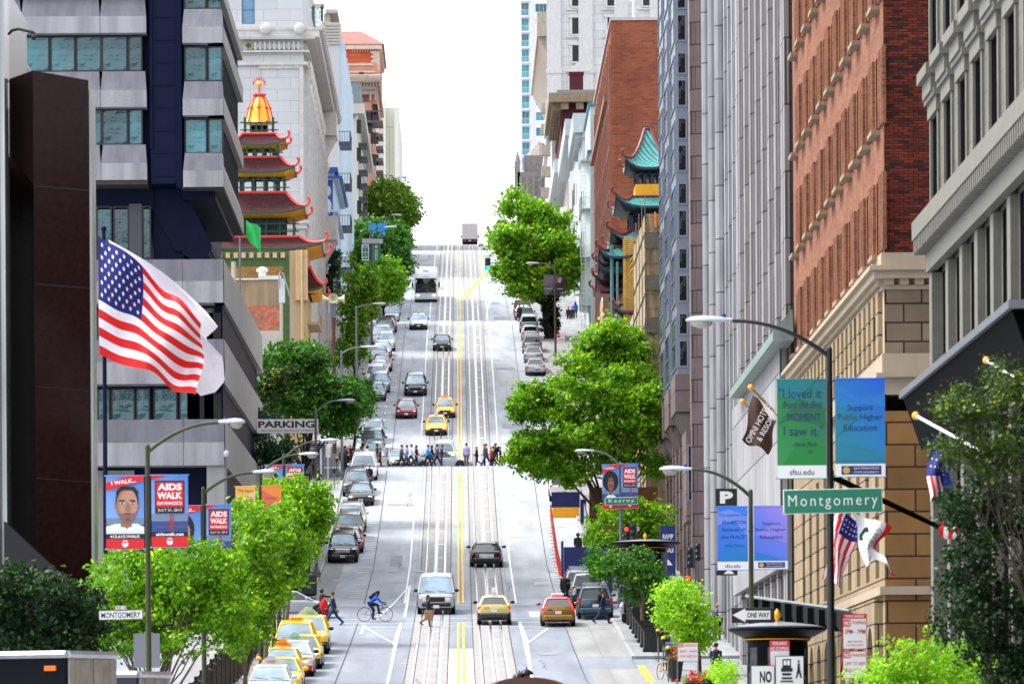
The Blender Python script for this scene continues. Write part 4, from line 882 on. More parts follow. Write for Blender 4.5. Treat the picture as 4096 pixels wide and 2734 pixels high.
def pagoda_tier(par,cx,cy,hx0,hy0,z0,hx1,hy1,z1,lift,m_tile,m_ridge,m_under,m_edge,ov=0.0,curl=True,tiles=True,sag=.12):
 r = MB(); rings = []
 for k in range(6):
  t = k/5; f = t - sag*math.sin(math.pi*t)*1.0
  rings.append([(cx+x,cy+y,z) for x,y,z in roof_ring(hx0+(hx1-hx0)*f if False else hx0+(hx1-hx0)*t,hy0+(hy1-hy0)*t,z0+(z1-z0)*(t-sag*math.sin(math.pi*t)),lift*(1-t)**2)])
 r.loft(rings,0,True,False)
 r.build('roof_tiles',[m_tile],par,smooth=True)
 u = MB(); inn = [(cx+x*.72,cy+y*.72,z) for x,y,z in roof_ring(hx0,hy0,z0-.25,0)]
 out = [(cx+x*.99,cy+y*.99,z) for x,y,z in roof_ring(hx0,hy0,z0-.07,lift)]
 inn2 = [(cx+x,cy+y,z) for x,y,z in roof_ring(hx1,hy1,z0-.3,0)]
 u.loft([out,inn,inn2],0,True,False); u.build('eave_underside',[m_under],par)
 e = MB(); top = [(cx+x*1.01,cy+y*1.01,z) for x,y,z in roof_ring(hx0,hy0,z0+.02,lift)]; bot = [(cx+x*1.01,cy+y*1.01,z-.16) for x,y,z in roof_ring(hx0,hy0,z0,lift)]
 e.loft([bot,top],0,True,False); e.build('eave_edge',[m_edge],par)
 rg = MB()
 for sx in (-1,1):
  for sy in (-1,1):
   pts = []
   for k in range(7):
    t = 1-k/6; z = z0+(z1-z0)*(t-sag*math.sin(math.pi*t))+lift*(1-t)**2
    pts.append((cx+sx*(hx0+(hx1-hx0)*t),cy+sy*(hy0+(hy1-hy0)*t),z+.08))
   if curl:
    q = Vector(pts[-1]); dx = sx*.7; dy = sy*.7; w_ = (hx0*.06+.2)
    for (a,c_) in ((.5,.08),(1.0,.35),(1.3,.85),(1.1,1.25),(.75,1.2)): pts.append((q.x+dx*a*w_,q.y+dy*a*w_*.3,q.z+c_*w_*1.1))
   rg.tube(pts,[.125]*7+([.11,.10,.10,.12,.16] if curl else []),6)
 for y_ in (-hy1,hy1): rg.tube([(cx-hx1,cy+y_,z1+.06),(cx+hx1,cy+y_,z1+.06)],.12,6)
 for x_ in (-hx1,hx1): rg.tube([(cx+x_,cy-hy1,z1+.06),(cx+x_,cy+hy1,z1+.06)],.12,6)
 rg.build('ridge',[m_ridge],par,smooth=True)
def storey(par,cx,cy,hx,hy,z0,z1,mats,rail=True,brace=True,open_=True,rx=None):
 m = MB(); pw = .14
 for sx in (-1,-.33,.33,1):
  for sy in (-1,1): m.box(cx+sx*(hx-pw)-pw,cx+sx*(hx-pw)+pw,cy+sy*(hy-pw)-pw,cy+sy*(hy-pw)+pw,z0,z1)
 m.box(cx-hx,cx+hx,cy-hy,cy+hy,z1-.45,z1); m.box(cx-hx,cx+hx,cy-hy,cy+hy,z0,z0+.1)
 if brace:
  for sx in (-1,1): 
   m.tube([(cx+sx*(hx-.2),cy-hy+.1,z0+.7*(z1-z0)*.6),(cx+sx*(hx-1.3),cy-hy+.1,z1-.4)],.09,4)
 if open_ is False: m.box(cx-hx+.2,cx+hx-.2,cy-hy+.2,cy+hy-.2,z0,z1)
 m.build('timber_frame',[mats[0]],par)
 if rail:
  r = MB(); rx = rx or hx+.45; ry = hy+.45
  for z in (z0+.35,z0+.95):
   r.box(cx-rx-.4,cx+rx+.4,cy-ry-.04,cy-ry+.04,z,z+.09); r.box(cx-rx-.04,cx-rx+.04,cy-ry-.4,cy+ry,z,z+.09); r.box(cx+rx-.04,cx+rx+.04,cy-ry-.4,cy+ry,z,z+.09)
  for u in frange(cx-rx,cx+rx+.01,rx/2.5): r.box(u-.06,u+.06,cy-ry-.06,cy-ry+.06,z0,z0+1.15)
  for sx in (-1,1): r.box(cx+sx*rx-.1,cx+sx*rx+.1,cy-ry-.1,cy-ry+.1,z0,z0+1.4)
  r.box(cx-rx,cx+rx,cy-ry,cy+ry,z0-.06,z0)
  r.build('railing',[mats[1]],par)
M_tileR = mat_brick('maroon_shingle',(.15,.045,.05),(.11,.032,.038),(.06,.02,.025),.35,.16,.02,.8,.2,2,bump=.3)
M_rRed = mat('coral_red_ridge',(.72,.12,.10),.5,var=.08); M_und = mat('yellow_eave',(.80,.48,.02),.6,var=.08); M_tg = mat('temple_green',(.012,.13,.085),.5,var=.1); M_tgd = mat('deep_temple_green',(.008,.06,.05),.5,var=.1)
def pagoda_left():
 d = 420.0; cx = P(590,400,d).x; cy = d+5.5
 Z = lambda py,dd=None: P(590,py,dd or d).z; K = cy/FOC
 b = bld('pagoda_building','yellow brick building crowned by a coral ridged pagoda with a golden bell top',cx,cy,G(d))
 W = lambda px: (px-590)*K
 tiers = [(398+188-16,545,146,92,'big'),(475+12,443,106,62,''),(385+9,362,83,50,''),(325+6,308,62,38,'')]
 for i,(ye,yt,hw,ht,_) in enumerate(tiers):
  sq = .62 if i == 0 else 1.0
  hy_ = min(hw*K,5.2); pagoda_tier(b,cx,cy,hw*K,hy_,Z(ye,cy-hy_),ht*K,ht*K,Z(yt,cy-ht*K),.45,M_tileR,M_rRed,M_und,M_tg)
 Z = lambda py,dd=None: P(590,py,dd or cy-1.6).z
 storey(b,cx,cy,60*K,60*K,Z(545),Z(487)+.2,(M_tgd,M_tg),rx=80*K,open_=False,brace=False)
 storey(b,cx,cy,45*K,45*K,Z(443),Z(394)+.2,(M_tg,M_tg),rx=58*K)
 storey(b,cx,cy,38*K,38*K,Z(362),Z(331)+.2,(M_tg,M_tg),rx=44*K)
 storey(b,cx,cy,18*K,18*K,Z(308),Z(284),(M_tg,M_tg),rx=32*K,brace=False)
 Z = lambda py,dd=None: P(590,py,dd or cy).z
 bell = MB(); prof = [(284,36),(279,33),(268,29),(255,26),(242,22),(230,16),(221,9),(218,3)]
 rings = []
 for py,r_ in prof: rings.append([(cx+r_*K*math.cos(math.pi*k/8)*(1.0 if k % 2 == 0 else .955),cy+r_*K*math.sin(math.pi*k/8)*(1.0 if k % 2 == 0 else .955),Z(py)) for k in range(16)])
 bell.loft(rings,0); bell.build('golden_bell',[mat('gold_paint',(.92,.52,.06),.35,metal=.25,var=.08)],b,smooth=False)
 rb = MB()
 for k in range(8):
  rb.tube([(cx+r_*1.01*K*math.cos(math.pi*k/4),cy+r_*1.01*K*math.sin(math.pi*k/4),Z(py)) for py,r_ in prof],.07,5)
  rb.ell((cx+24*K*math.cos(math.pi*k/4),cy+24*K*math.sin(math.pi*k/4),Z(249)),(.16,.16,.16),6,4); rb.ell((cx+11*K*math.cos(math.pi*k/4),cy+11*K*math.sin(math.pi*k/4),Z(218)),(.17,.17,.14),6,4)
 rb.tube([(cx,cy,Z(219)),(cx,cy,Z(180))],.07,6)
 rb.build('bell_rib',[M_rRed],b)
 m = MB(); m.ell((cx,cy,Z(193)),(.24,.24,.26),12,8); m.build('finial_ball',[MATS['gold_paint']],b,smooth=True)
 m = MB()
 for k in range(-4,5):
  a = k*.42; r_ = .42; x_ = cx+r_*math.sin(a); z_ = Z(193)-r_*math.cos(a)*-1*.9
  m.prism([(x_-.06,z_-.05),(x_+.06,z_-.05),(x_+.12*math.sin(a),z_+.26)],'y',cy-.06,cy+.06)
 m.build('flame_finial',[mat('bright_red_finial',(.85,.06,.05),.5,var=0)],b)
 Z = lambda py,dd=None: P(590,py,dd or d).z
 Myb = mat_brick('yellow_brick',(.50,.33,.13),(.42,.26,.09),(.26,.17,.08),.5,.16,.02,.85,.15,1); Mgf = mat('green_tile_frieze',(.10,.19,.06),.6,var=.3,scale=2.0)
 x0 = P(440,700,d).x; x1 = P(705,700,d).x; xg = P(664,700,d).x; g0 = G(d)-1.5; zt = Z(575)
 wz0,wz1 = Z(672),Z(650); ops = [(P(622,700,d).x,P(641,700,d).x,wz0,wz1)]
 m = MB(); zf = Z(610)
 wall_with_openings(m,'S',d,x0,P(650,700,d).x,g0,zf,ops,.3,0)
 m.quad((x0,d-.05,zf),(xg,d-.05,zf),(xg,d-.05,zt),(x0,d-.05,zt),1); m.quad((P(650,700,d).x,d-.03,g0),(xg,d-.03,g0),(xg,d-.03,zf),(P(650,700,d).x,d-.03,zf),1)
 m.quad((xg,d,g0),(x1,d,g0),(x1,d,zt),(xg,d,zt),2); m.quad((x1,d,g0),(x1,d+13,g0),(x1,d+13,zt),(x1,d,zt),2); m.quad((x0,d,zt),(x1,d,zt),(x1,d+13,zt),(x0,d+13,zt),2)
 m.quad((x0,d,g0),(x0,d+13,g0),(x0,d+13,zt),(x0,d,zt),2)
 m.build('wall',[Myb,Mgf,mat('tan_plaster',(.55,.43,.27),.8,var=.15,scale=1,streak=True)],b); put_windows(b,'S',d,ops,.25,'dark22')
 m = MB()
 for k in range(9): m.box(P(500+k*18,590,d).x,P(510+k*18,590,d).x,d-.35,d-.06,Z(592),Z(580))
 m.box(x1-.9,x1+.05,d-.5,d-.02,Z(690),zt); m.tube([(x1-.4,d-.6,g0+1),(x1-.4,d-.6,zt)],.1,8)
 m.build('frieze_bracket',[mat('tan_trim',(.62,.48,.3),.7,var=.1)],b)
 q = P(706,690,d+4)
 pagoda_tier(b,x1-.3,cy,1.55,5.0,P(706,636,d).z-.9,.5,4.0,P(706,610,d).z,.3,M_tileR,M_rRed,M_und,M_tg)
 m = MB(); m.box(x1+.02,x1+.9,d+1,d+9,P(700,742,d).z,P(700,738,d).z+.1)
 for u in frange(d+1,d+9,.5): m.box(x1+.86,x1+.9,u,u+.05,P(700,738,d).z,P(700,712,d).z)
 m.box(x1+.84,x1+.92,d+1,d+9,P(700,712,d).z,P(700,710,d).z); m.build('balcony',[mat('tan_balcony',(.5,.4,.26),.7,var=.1)],b)
pagoda_left()
def b_L4():
 d = 446; xs = P(697,300,d).x; g0 = G(d)-2; y1 = 511; top = P(600,-60,d).z
 Mw = mat_brick('pale_white_ashlar',(.63,.64,.65),(.60,.61,.62),(.47,.48,.49),2.2,.95,.025,.8,.05,.4,bump=.25); Mt = mat('pale_terracotta_trim',(.62,.61,.58),.75,var=.12,scale=2)
 Mlow = mat_brick('striped_grey_ashlar',(.54,.53,.5),(.5,.49,.46),(.25,.25,.24),60,1.05,.06,.8,.08,.5,bump=.6)
 b = bld('ornate_white_building','tall pale stone office block with a deep carved cornice behind the left pagoda',xs,d,g0)
 Z = lambda py: P(640,py,d).z; X = lambda px: P(px,300,d).x
 m = MB(); zb = Z(520)
 us = frange(d+4,y1-4,5.2); zs = frange(g0+8,Z(330),4.2)
 wall_with_openings(m,'S',d,X(420),xs,zb,top,[(X(556),X(586),Z(55),Z(-12))],.4,0)
 ops = grid_ops(us,1.6,[z for z in zs],2.4)
 wall_with_openings(m,'L',xs,d,y1,g0,top,ops,.5,0); m.quad((X(420),d-.2,g0),(xs+.1,d-.2,g0),(xs+.1,d-.2,zb),(X(420),d-.2,zb),1)
 shell(m,X(420),xs,d,y1,g0,top,skip='SE'); m.build('wall',[Mw,Mlow],b)
 put_windows(b,'S',d,[(X(556),X(586),Z(55),Z(-12))],.35,'blue22'); put_windows(b,'L',xs,ops,.45,'dark22')
 m = MB()
 m.box(X(420),xs+.35,d-.5,y1,Z(514),Z(506)); m.box(X(420),xs+.2,d-.35,y1,zb-.2,Z(514))
 co = 1.35
 m.box(X(420),xs+co,d-co*.55,y1+.5,Z(88),Z(72)); m.box(X(420),xs+co+.25,d-co*.6,y1+.5,Z(72),Z(66)); m.box(X(420),xs+.5,d-.45,y1,Z(121),Z(117)); m.box(X(420),xs+.35,d-.3,y1,Z(150),Z(143)); m.box(X(420),xs+1.0,d-.7,y1,Z(92),Z(88))
 for u in frange(d-.6,y1,1.5): m.box(xs+co+.2,xs+co+.42,u,u+.75,Z(68),Z(60)); m.ell((xs+co+.1,u+.4,Z(61)),(.25,.35,.45),6,4)
 for px in (612,689): m.ell((X(px),d-1.1,Z(70)),(.45,.3,.5),8,6)
 for px in range(562,692,11): m.box(X(px),X(px+6),d-.28,d+.02,Z(115),Z(97)); m.ell((X(px+8.5),d-.1,Z(106)),(.16,.12,.28),6,4)
 for u in frange(d+1,y1-1,1.25): m.box(xs-.02,xs+.32,u,u+.6,Z(115),Z(97))
 for px in (618,650,682): m.ell((X(px),d-.1,Z(152)),(.22,.15,.22),8,6)
 for u in frange(d+3.2,y1,5.2):
  m.box(xs-.02,xs+.5,u-.9,u-.2,g0+7,Z(150)); m.ell((xs+.35,u-.5,Z(155)),(.4,.5,.9),6,5); m.ell((xs+.35,u-.5,Z(200)),(.35,.45,.7),6,5)
 m.box(X(594),X(597),d-.12,d+.02,Z(505),Z(150)); m.box(X(688),xs-.05,d-.14,d+.02,Z(505),Z(145)); m.box(X(594),xs-.3,d-.16,d+.02,Z(158),Z(150))
 m.box(X(556),X(692),d-.5,d+.02,Z(66),Z(62)); m.build('cornice',[Mt],b)
 m = MB(); c = (X(572),Z(105)); r2 = 10*d/FOC
 for rr,dz_ in ((1.0,.30),):
  m.add([(c[0]+r2*math.cos(t),d-.3,c[1]+r2*math.sin(t)) for t in [math.pi*k/8 for k in range(16)]],[tuple(range(16))],0); m.add([(c[0]+r2*.62*math.cos(t),d-.32,c[1]+r2*.62*math.sin(t)) for t in [math.pi*k/8 for k in range(16)]],[tuple(range(16))],1)
 m.build('round_medallion',[mat('ochre_ring',(.55,.42,.2),.6),mat('green_disc',(.05,.2,.13),.5)],b)
 for z in (P(744,505,y1-12).z,P(744,470,y1-10).z+8): m = MB(); m.box(xs,xs+1.6,y1-16,y1-11,z-2.2,z); m.prism([(xs,z-2.2),(xs+1.5,z-2.2),(xs,z-5)],'y',y1-15.5,y1-11.5); m.build('console',[Mt],b)
b_L4()
d = 519; x = P(767,450,d).x; tp = P(755,388,d).z
M_bl = mat('pale_blue_stucco',(.50,.60,.70),.7,var=.08,scale=.6,streak=True); M_blt = mat('strong_blue_trim',(.04,.16,.42),.5,var=.1)
b = simple_block('blue_trim_building','pale blue building with strong blue cornice lines, between ornate white block and grey blue tower','L',x,d,546,tp,[M_bl],frange(G(d)+4,tp-9,4),frange(d+2,543,3.6),1.8,2.4,'blue22',cornice=[(tp-.3,tp+.15,.35,M_blt,0),(P(755,410,d).z,P(755,405,d).z,.8,M_blt,0),(P(755,414,d).z,P(755,410,d).z,.5,M_bl,.35),(P(755,487,d).z,P(755,482,d).z,.35,M_bl,0)])
m = MB(); q = P(754,460,d); m.box(q.x-.9,q.x+.6,d-.1,d+.02,q.z-2,q.z+2.4,0); m.box(q.x-.7,q.x+.4,d-.14,d+.01,q.z-1.8,q.z+2.2,1); m.ell((q.x-.15,d-.14,q.z+.9),(.4,.08,.55),8,5,0); m.ell((q.x-.15,d-.14,q.z-.6),(.45,.08,.8),8,5,0); m.build('carved_panel',[mat('pale_relief',(.6,.66,.7),.7),M_blt],b)
m = MB()
for k in range(4):
 z = G(540)+6+k*4.2
 m.box(x+.02,x+1.2,538,545,z,z+.12)
 for u in frange(538,545,.5): m.box(x+1.15,x+1.2,u,u+.05,z+.1,z+1.1)
 m.box(x+1.13,x+1.22,538,545,z+1.1,z+1.16)
 for u in frange(x+.1,x+1.2,.25): m.box(u,u+.04,537.96,538.0,z+.1,z+1.1)
 m.box(x+.02,x+1.2,537.95,538.02,z+1.1,z+1.16)
m.build('fire_escape',[mat('dark_iron',(.09,.11,.13),.5,var=.1)],b)
def b_L5():
 d = 567; xs = P(780,400,d).x; g0 = G(d)-2; y1 = 614; top = P(740,52,d).z
 Mg = mat('pale_grey_stucco',(.58,.58,.57),.8,var=.05,scale=.5,streak=True); Ml = mat('light_blue_stucco',(.42,.56,.66),.7,var=.08,scale=.6,streak=True)
 b = bld('grey_blue_tower','pale grey apartment tower with light blue street side and green colonnettes near its top',xs,d,g0)
 X = lambda px: P(px,250,d).x; Z = lambda py: P(740,py,d).z
 ops = [(X(719),X(735),Z(125),Z(91)),(X(719+9),X(737),Z(188),Z(155))]
 m = MB(); wall_with_openings(m,'S',d,X(560),xs,g0,top,ops,.35,0)
 sops = grid_ops(frange(d+3,y1-4,6.2),1.5,[Z(q) for q in (126,190,255,320,384,448)],2.6); wall_with_openings(m,'L',xs,d,y1,g0,top,sops,.4,1); shell(m,X(560),xs,d,y1,g0,top,skip='SE'); m.build('wall',[Mg,Ml],b)
 put_windows(b,'S',d,ops,.3,'blue22',sill=(F_white,.2,.2)); put_windows(b,'L',xs,sops,.35,'blue22')
 m = MB()
 for u in frange(d+1,y1,6.2): m.box(xs-.02,xs+.55,u,u+1.3,g0,top-2); m.box(xs-.02,xs+.3,u-.5,u+1.8,g0,top-3)
 for z in frange(Z(126),Z(40),.0+3.2): pass
 m.build('rib',[mat('white_blue_pier',(.66,.72,.76),.7,var=.06)],b)
 m = MB()
 for k in range(7): m.box(X(746),xs+.25,d-.2,d+.02,Z(58+7*k)-.1,Z(58+7*k)+.12)
 m.box(X(716),X(746),d-.3,d+.02,Z(16)-.2,Z(16)+.3); m.box(X(744),xs-1,d+.5,d+14,top,Z(30)); m.box(X(748),X(776),d-.1,d+16,Z(30),Z(22))
 m.box(X(560),xs-3.2,d+4,y1-6,top-1,P(740,-60,d).z)
 m.build('upper_trim',[mat('beige_trim',(.55,.50,.44),.8,var=.1)],b)
 for px in (720,740):
  m = MB(); m.tube([(X(px),d-.25,Z(85)),(X(px),d-.25,Z(21))],.14,8); m.ell((X(px),d-.25,Z(18)),(.2,.2,.3),8,6); m.build('green_colonnette',[mat('green_terracotta',(.01,.16,.14),.4,var=.1)],b,smooth=True)
 for px in (711,730):
  m = MB()
  for k in range(6): m.ell((X(px),d-.1,Z(78-10*k)),(.32,.15,.34),8,5)
  m.build('leaf_panel',[mat('white_glazed',(.8,.82,.84),.5,var=.04)],b,smooth=True)
b_L5()
d = 668; x = P(822,400,d).x; tp = P(810,236,d).z
M_l6 = mat('grey_beige_stucco',(.56,.55,.52),.8,var=.08,scale=.5,streak=True)
b = simple_block('fire_escape_building','narrow grey beige building with iron fire escapes, between the grey blue tower and pink hotel','L',x,d,735,tp,[M_l6],[P(810,q,d).z for q in (306,370,433,491)],frange(d+3,730,5),1.4,1.9,'dark22',fus=(P(807,300,d).x+.6,),fw=.55,fh=1.7,cornice=[(tp-.2,tp+2.4,.3,mat('slate_parapet',(.27,.31,.33),.7,var=.1),0),(tp-1.4,tp-.2,.8,M_l6,.5)])
m = MB()
for k in range(9):
 z = P(830,326+31*k,d).z
 m.box(x-.2,x+1.1,d+.5,d+8,z-.08,z)
 for u in frange(x-.2,x+1.1,.43): m.box(u,u+.035,d+.5,d+.53,z,z+1.1)
 m.box(x-.2,x+1.1,d+.48,d+.54,z+1.1,z+1.15)
 m.tube([(x+.1,d+.5,z),(x+.9,d+.5,z-1.7)],.04,4)
m.build('fire_escape',[mat('grey_iron',(.16,.17,.18),.5,var=.1)],b)
def b_L7():
 d = 760; xs = P(872,300,d).x; g0 = G(d)-2; Z = lambda py: P(850,py,d).z; X = lambda px: P(px,250,d).x; top = Z(235); y1 = 800
 Mp = mat_brick('pink_stucco',(.60,.36,.29),(.58,.345,.28),(.50,.29,.23),80,1.15,.05,.8,.08,.4); Mt = mat('tan_stone_trim',(.46,.39,.33),.8,var=.2,scale=1)
 b = bld('pink_hotel_building','pink hotel with carved tan cornice, balconies and an orange brick penthouse under red tiles',xs,d,g0)
 ops = grid_ops([X(818),X(836)],1.1,[Z(306),Z(276)],1.4)+grid_ops([X(850)],1.1,[Z(q) for q in (280,330,380)],1.6)
 sops = grid_ops(frange(d+5,y1-4,7),1.6,[Z(q) for q in (270,300,330,360,390,420)],1.3)
 m = MB(); wall_with_openings(m,'S',d,X(640),xs-1.2,g0,top,ops,.35); wall_with_openings(m,'L',xs-1.2,d,y1,g0,top,sops,.4); shell(m,X(640),xs-1.2,d,y1,g0,top,skip='SE')
 m.quad((X(790),d+2,top),(X(865),d+2,top),(X(865),d+2,Z(140)),(X(790),d+2,Z(140))); m.quad((X(865),d+2,top),(X(865),y1,top),(X(865),y1,Z(140)),(X(865),d+2,Z(140))); m.quad((X(790),d+2,Z(140)),(X(865),d+2,Z(140)),(X(865),y1,Z(140)),(X(790),y1,Z(140)))
 m.build('wall',[Mp],b); put_windows(b,'S',d,ops+[(X(824),X(835),Z(178),Z(165))],.3,'dark22'); put_windows(b,'L',xs-1.2,sops,.35,'dark22')
 m = MB(); m.box(X(640),xs,d-1.6,y1,Z(193),Z(184)); m.box(X(640),xs-.5,d-.9,y1,Z(206),Z(193)); m.box(X(640),xs-.8,d-.4,y1,Z(217),Z(206))
 for px in range(800,872,7): m.box(X(px),X(px+3),d-1.3,d,Z(200),Z(193)); m.ell((X(px),d-1.6,Z(183)),(.5,.3,.6),6,4)
 for k in range(2): m.box(X(848+k*12),X(852+k*12),d-.5,d,Z(232),Z(206))
 m.build('cornice',[Mt],b)
 for py,xa in ((278,824),(308,862),(336,862),(364,862),(392,862)):
  m = MB(); x1_ = xs+.4; m.box(X(xa),x1_,d-1.2,d+6,Z(py)-.35,Z(py)-.05)
  for u in frange(X(xa),x1_-.05,.5): m.box(u,u+.04,d-1.2,d-1.15,Z(py)-.05,Z(py)+1.2)
  m.box(X(xa),x1_,d-1.22,d-1.08,Z(py)+1.2,Z(py)+1.35); m.build('balcony',[mat('dark_balcony_iron',(.17,.12,.14),.5,var=.1)],b)
 Mo = mat_brick('orange_penthouse_brick',(.62,.22,.12),(.54,.18,.10),(.45,.2,.14),1.0,.35,.03,.85,.12,.4)
 m = MB(); m.box(X(790),xs-.2,d+10,y1-4,Z(178),P(850,105,d+10).z); m.build('penthouse_wall',[Mo],b)
 m = MB(); m.box(X(790),xs+.2,d+9.2,y1-3.5,P(850,112,d+9).z,P(850,102,d+9).z); Z = lambda py: P(850,py,d+9.5).z
 for px in range(805,872,6): m.box(X(px),X(px+2),d+9.5,d+10,Z(118),Z(112))
 for k in range(12): m.box(xs-1.1 if k % 2 else xs-1.4,xs-.1,d+9.7,d+10.2,Z(118+5*k)-.3,Z(114+5*k)-.2)
 m.box(X(790),X(858),d+1.8,d+2,P(850,146,d).z,P(850,143,d).z); m.box(X(790),X(860),d+1.7,d+2.1,P(850,163,d).z,P(850,160,d).z)
 m.build('eave_moulding',[mat('cream_moulding',(.66,.58,.5),.8,var=.1)],b)
 m = MB(); ya,yb = d+9,y1-3; xa,xb = X(740),xs+.5; zt = P(850,72,d+16).z; ze = P(850,101,d+9).z
 m.add([(xa,ya,ze),(xb,ya,ze),(xb,yb,ze),(xa,yb,ze),(xa,ya+7,zt),(X(825),ya+7,zt),(X(825),yb-7,zt),(xa,yb-7,zt)],[(0,1,5,4),(1,2,6,5),(2,3,7,6),(4,5,6,7),(0,4,7,3),(0,3,2,1)])
 m.build('tiled_roof',[mat_brick('red_roof_tile',(.60,.30,.26),(.48,.26,.25),(.25,.12,.11),.55,30,.12,.8,.2,2,bump=.6)],b)
 p = P(873,100,d+25); m = MB(); m.tube([p,P(873,22,d+25)],.06,5); o = m.build('flag_mast',[mat('grey_mast',(.5,.52,.55),.5,var=0)],None,off=None); tag(o,'thin grey mast above the tiled roof of the pink hotel','mast')
b_L7()
d = 905; x = P(915,300,d).x; tp = P(900,247,d).z
b = simple_block('cream_slab_tower','plain cream slab tower of vertical panels, last building on the left near the crest','L',x,d,960,tp,[mat_brick('cream_panels',(.68,.66,.58),(.64,.62,.55),(.48,.47,.42),3.2,9,.08,.8,.05,.3)],[],[],1,1,'dark22',g0=60)
m = MB(); m.box(P(905,300,d).x,P(915.5,300,d).x,d-1.2,d+4,60,P(900,256,d).z); m.box(P(880,300,d).x,P(885,300,d).x,d-.8,d,60,tp+1.2); m.build('corner_pier',[mat('pale_cream',(.70,.69,.62),.8,var=.05)],b)
d = 566; m = MB(); m.box(P(740,900,470).x-2,P(752,900,470).x,512.5,518,G(512)-1,G(512)+4.2); o = m.build('garden_wall',[M_plain],None,off=None); tag(o,'pale low wall beside the ornate white building, behind the young street tree','wall')
# ================================================================ vehicles (local axes: +Y forward, Z up, origin on the road under the middle)
PAINT = {}
def paint(name,col,metal=.0,rough=.25):
 return mat('paint_'+name,col,rough,metal=metal,var=.03,scale=1.5,coat=.3)
C_W = paint('white',(.80,.81,.82)); C_SIL = paint('silver',(.50,.52,.54),.45); C_GREY = paint('grey',(.20,.21,.23),.4); C_BLK = paint('black',(.008,.008,.01)); C_NAVY = paint('navy',(.02,.035,.08),.2)
C_RED = paint('red',(.33,.02,.025),.25); C_YEL = paint('taxi_yellow',(.96,.63,.02)); C_GOLD = paint('bronze_brown',(.40,.24,.05),.3); C_CRM = paint('cream_yellow',(.68,.63,.30)); C_BLU = paint('steel_blue',(.10,.17,.22),.4); C_LBL = paint('pale_silver_blue',(.42,.48,.53),.4); C_TRED = paint('taxi_red',(.65,.04,.03)); C_CHAMP = paint('champagne',(.42,.38,.32),.4)
M_tyre = mat('tyre_rubber',(.012,.012,.012),.8,var=0); M_rim = mat('alloy_rim',(.45,.46,.48),.3,metal=.9,var=0); M_trim = mat('black_plastic',(.012,.012,.014),.5,var=0)
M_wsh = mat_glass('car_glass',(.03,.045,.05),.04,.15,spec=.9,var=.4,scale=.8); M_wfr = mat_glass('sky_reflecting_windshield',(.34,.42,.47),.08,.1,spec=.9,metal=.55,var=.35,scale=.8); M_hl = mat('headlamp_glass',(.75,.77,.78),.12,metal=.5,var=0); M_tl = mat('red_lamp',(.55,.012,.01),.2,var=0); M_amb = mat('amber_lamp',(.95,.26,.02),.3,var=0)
M_plate = mat('licence_plate',(.75,.75,.78),.5,var=0); M_chr = mat('chrome',(.75,.76,.78),.12,metal=1.0,var=0); M_tlon = mat('lit_red_lamp',(.9,.05,.02),.3,var=0,emit=.6); M_hon = mat('lit_headlamp',(1,.9,.55),.3,var=0,emit=1.2)
def ringb(y,hw,zb,zt,cr=.035):
 return [(-hw*.84,y,zb),(-hw*.97,y,zb+.10),(-hw,y,zb+(zt-zb)*.55),(-hw*.965,y,zt-.07),(-hw*.86,y,zt),(-hw*.4,y,zt+cr),(hw*.4,y,zt+cr),(hw*.86,y,zt),(hw*.965,y,zt-.07),(hw,y,zb+(zt-zb)*.55),(hw*.97,y,zb+.10),(hw*.84,y,zb)]
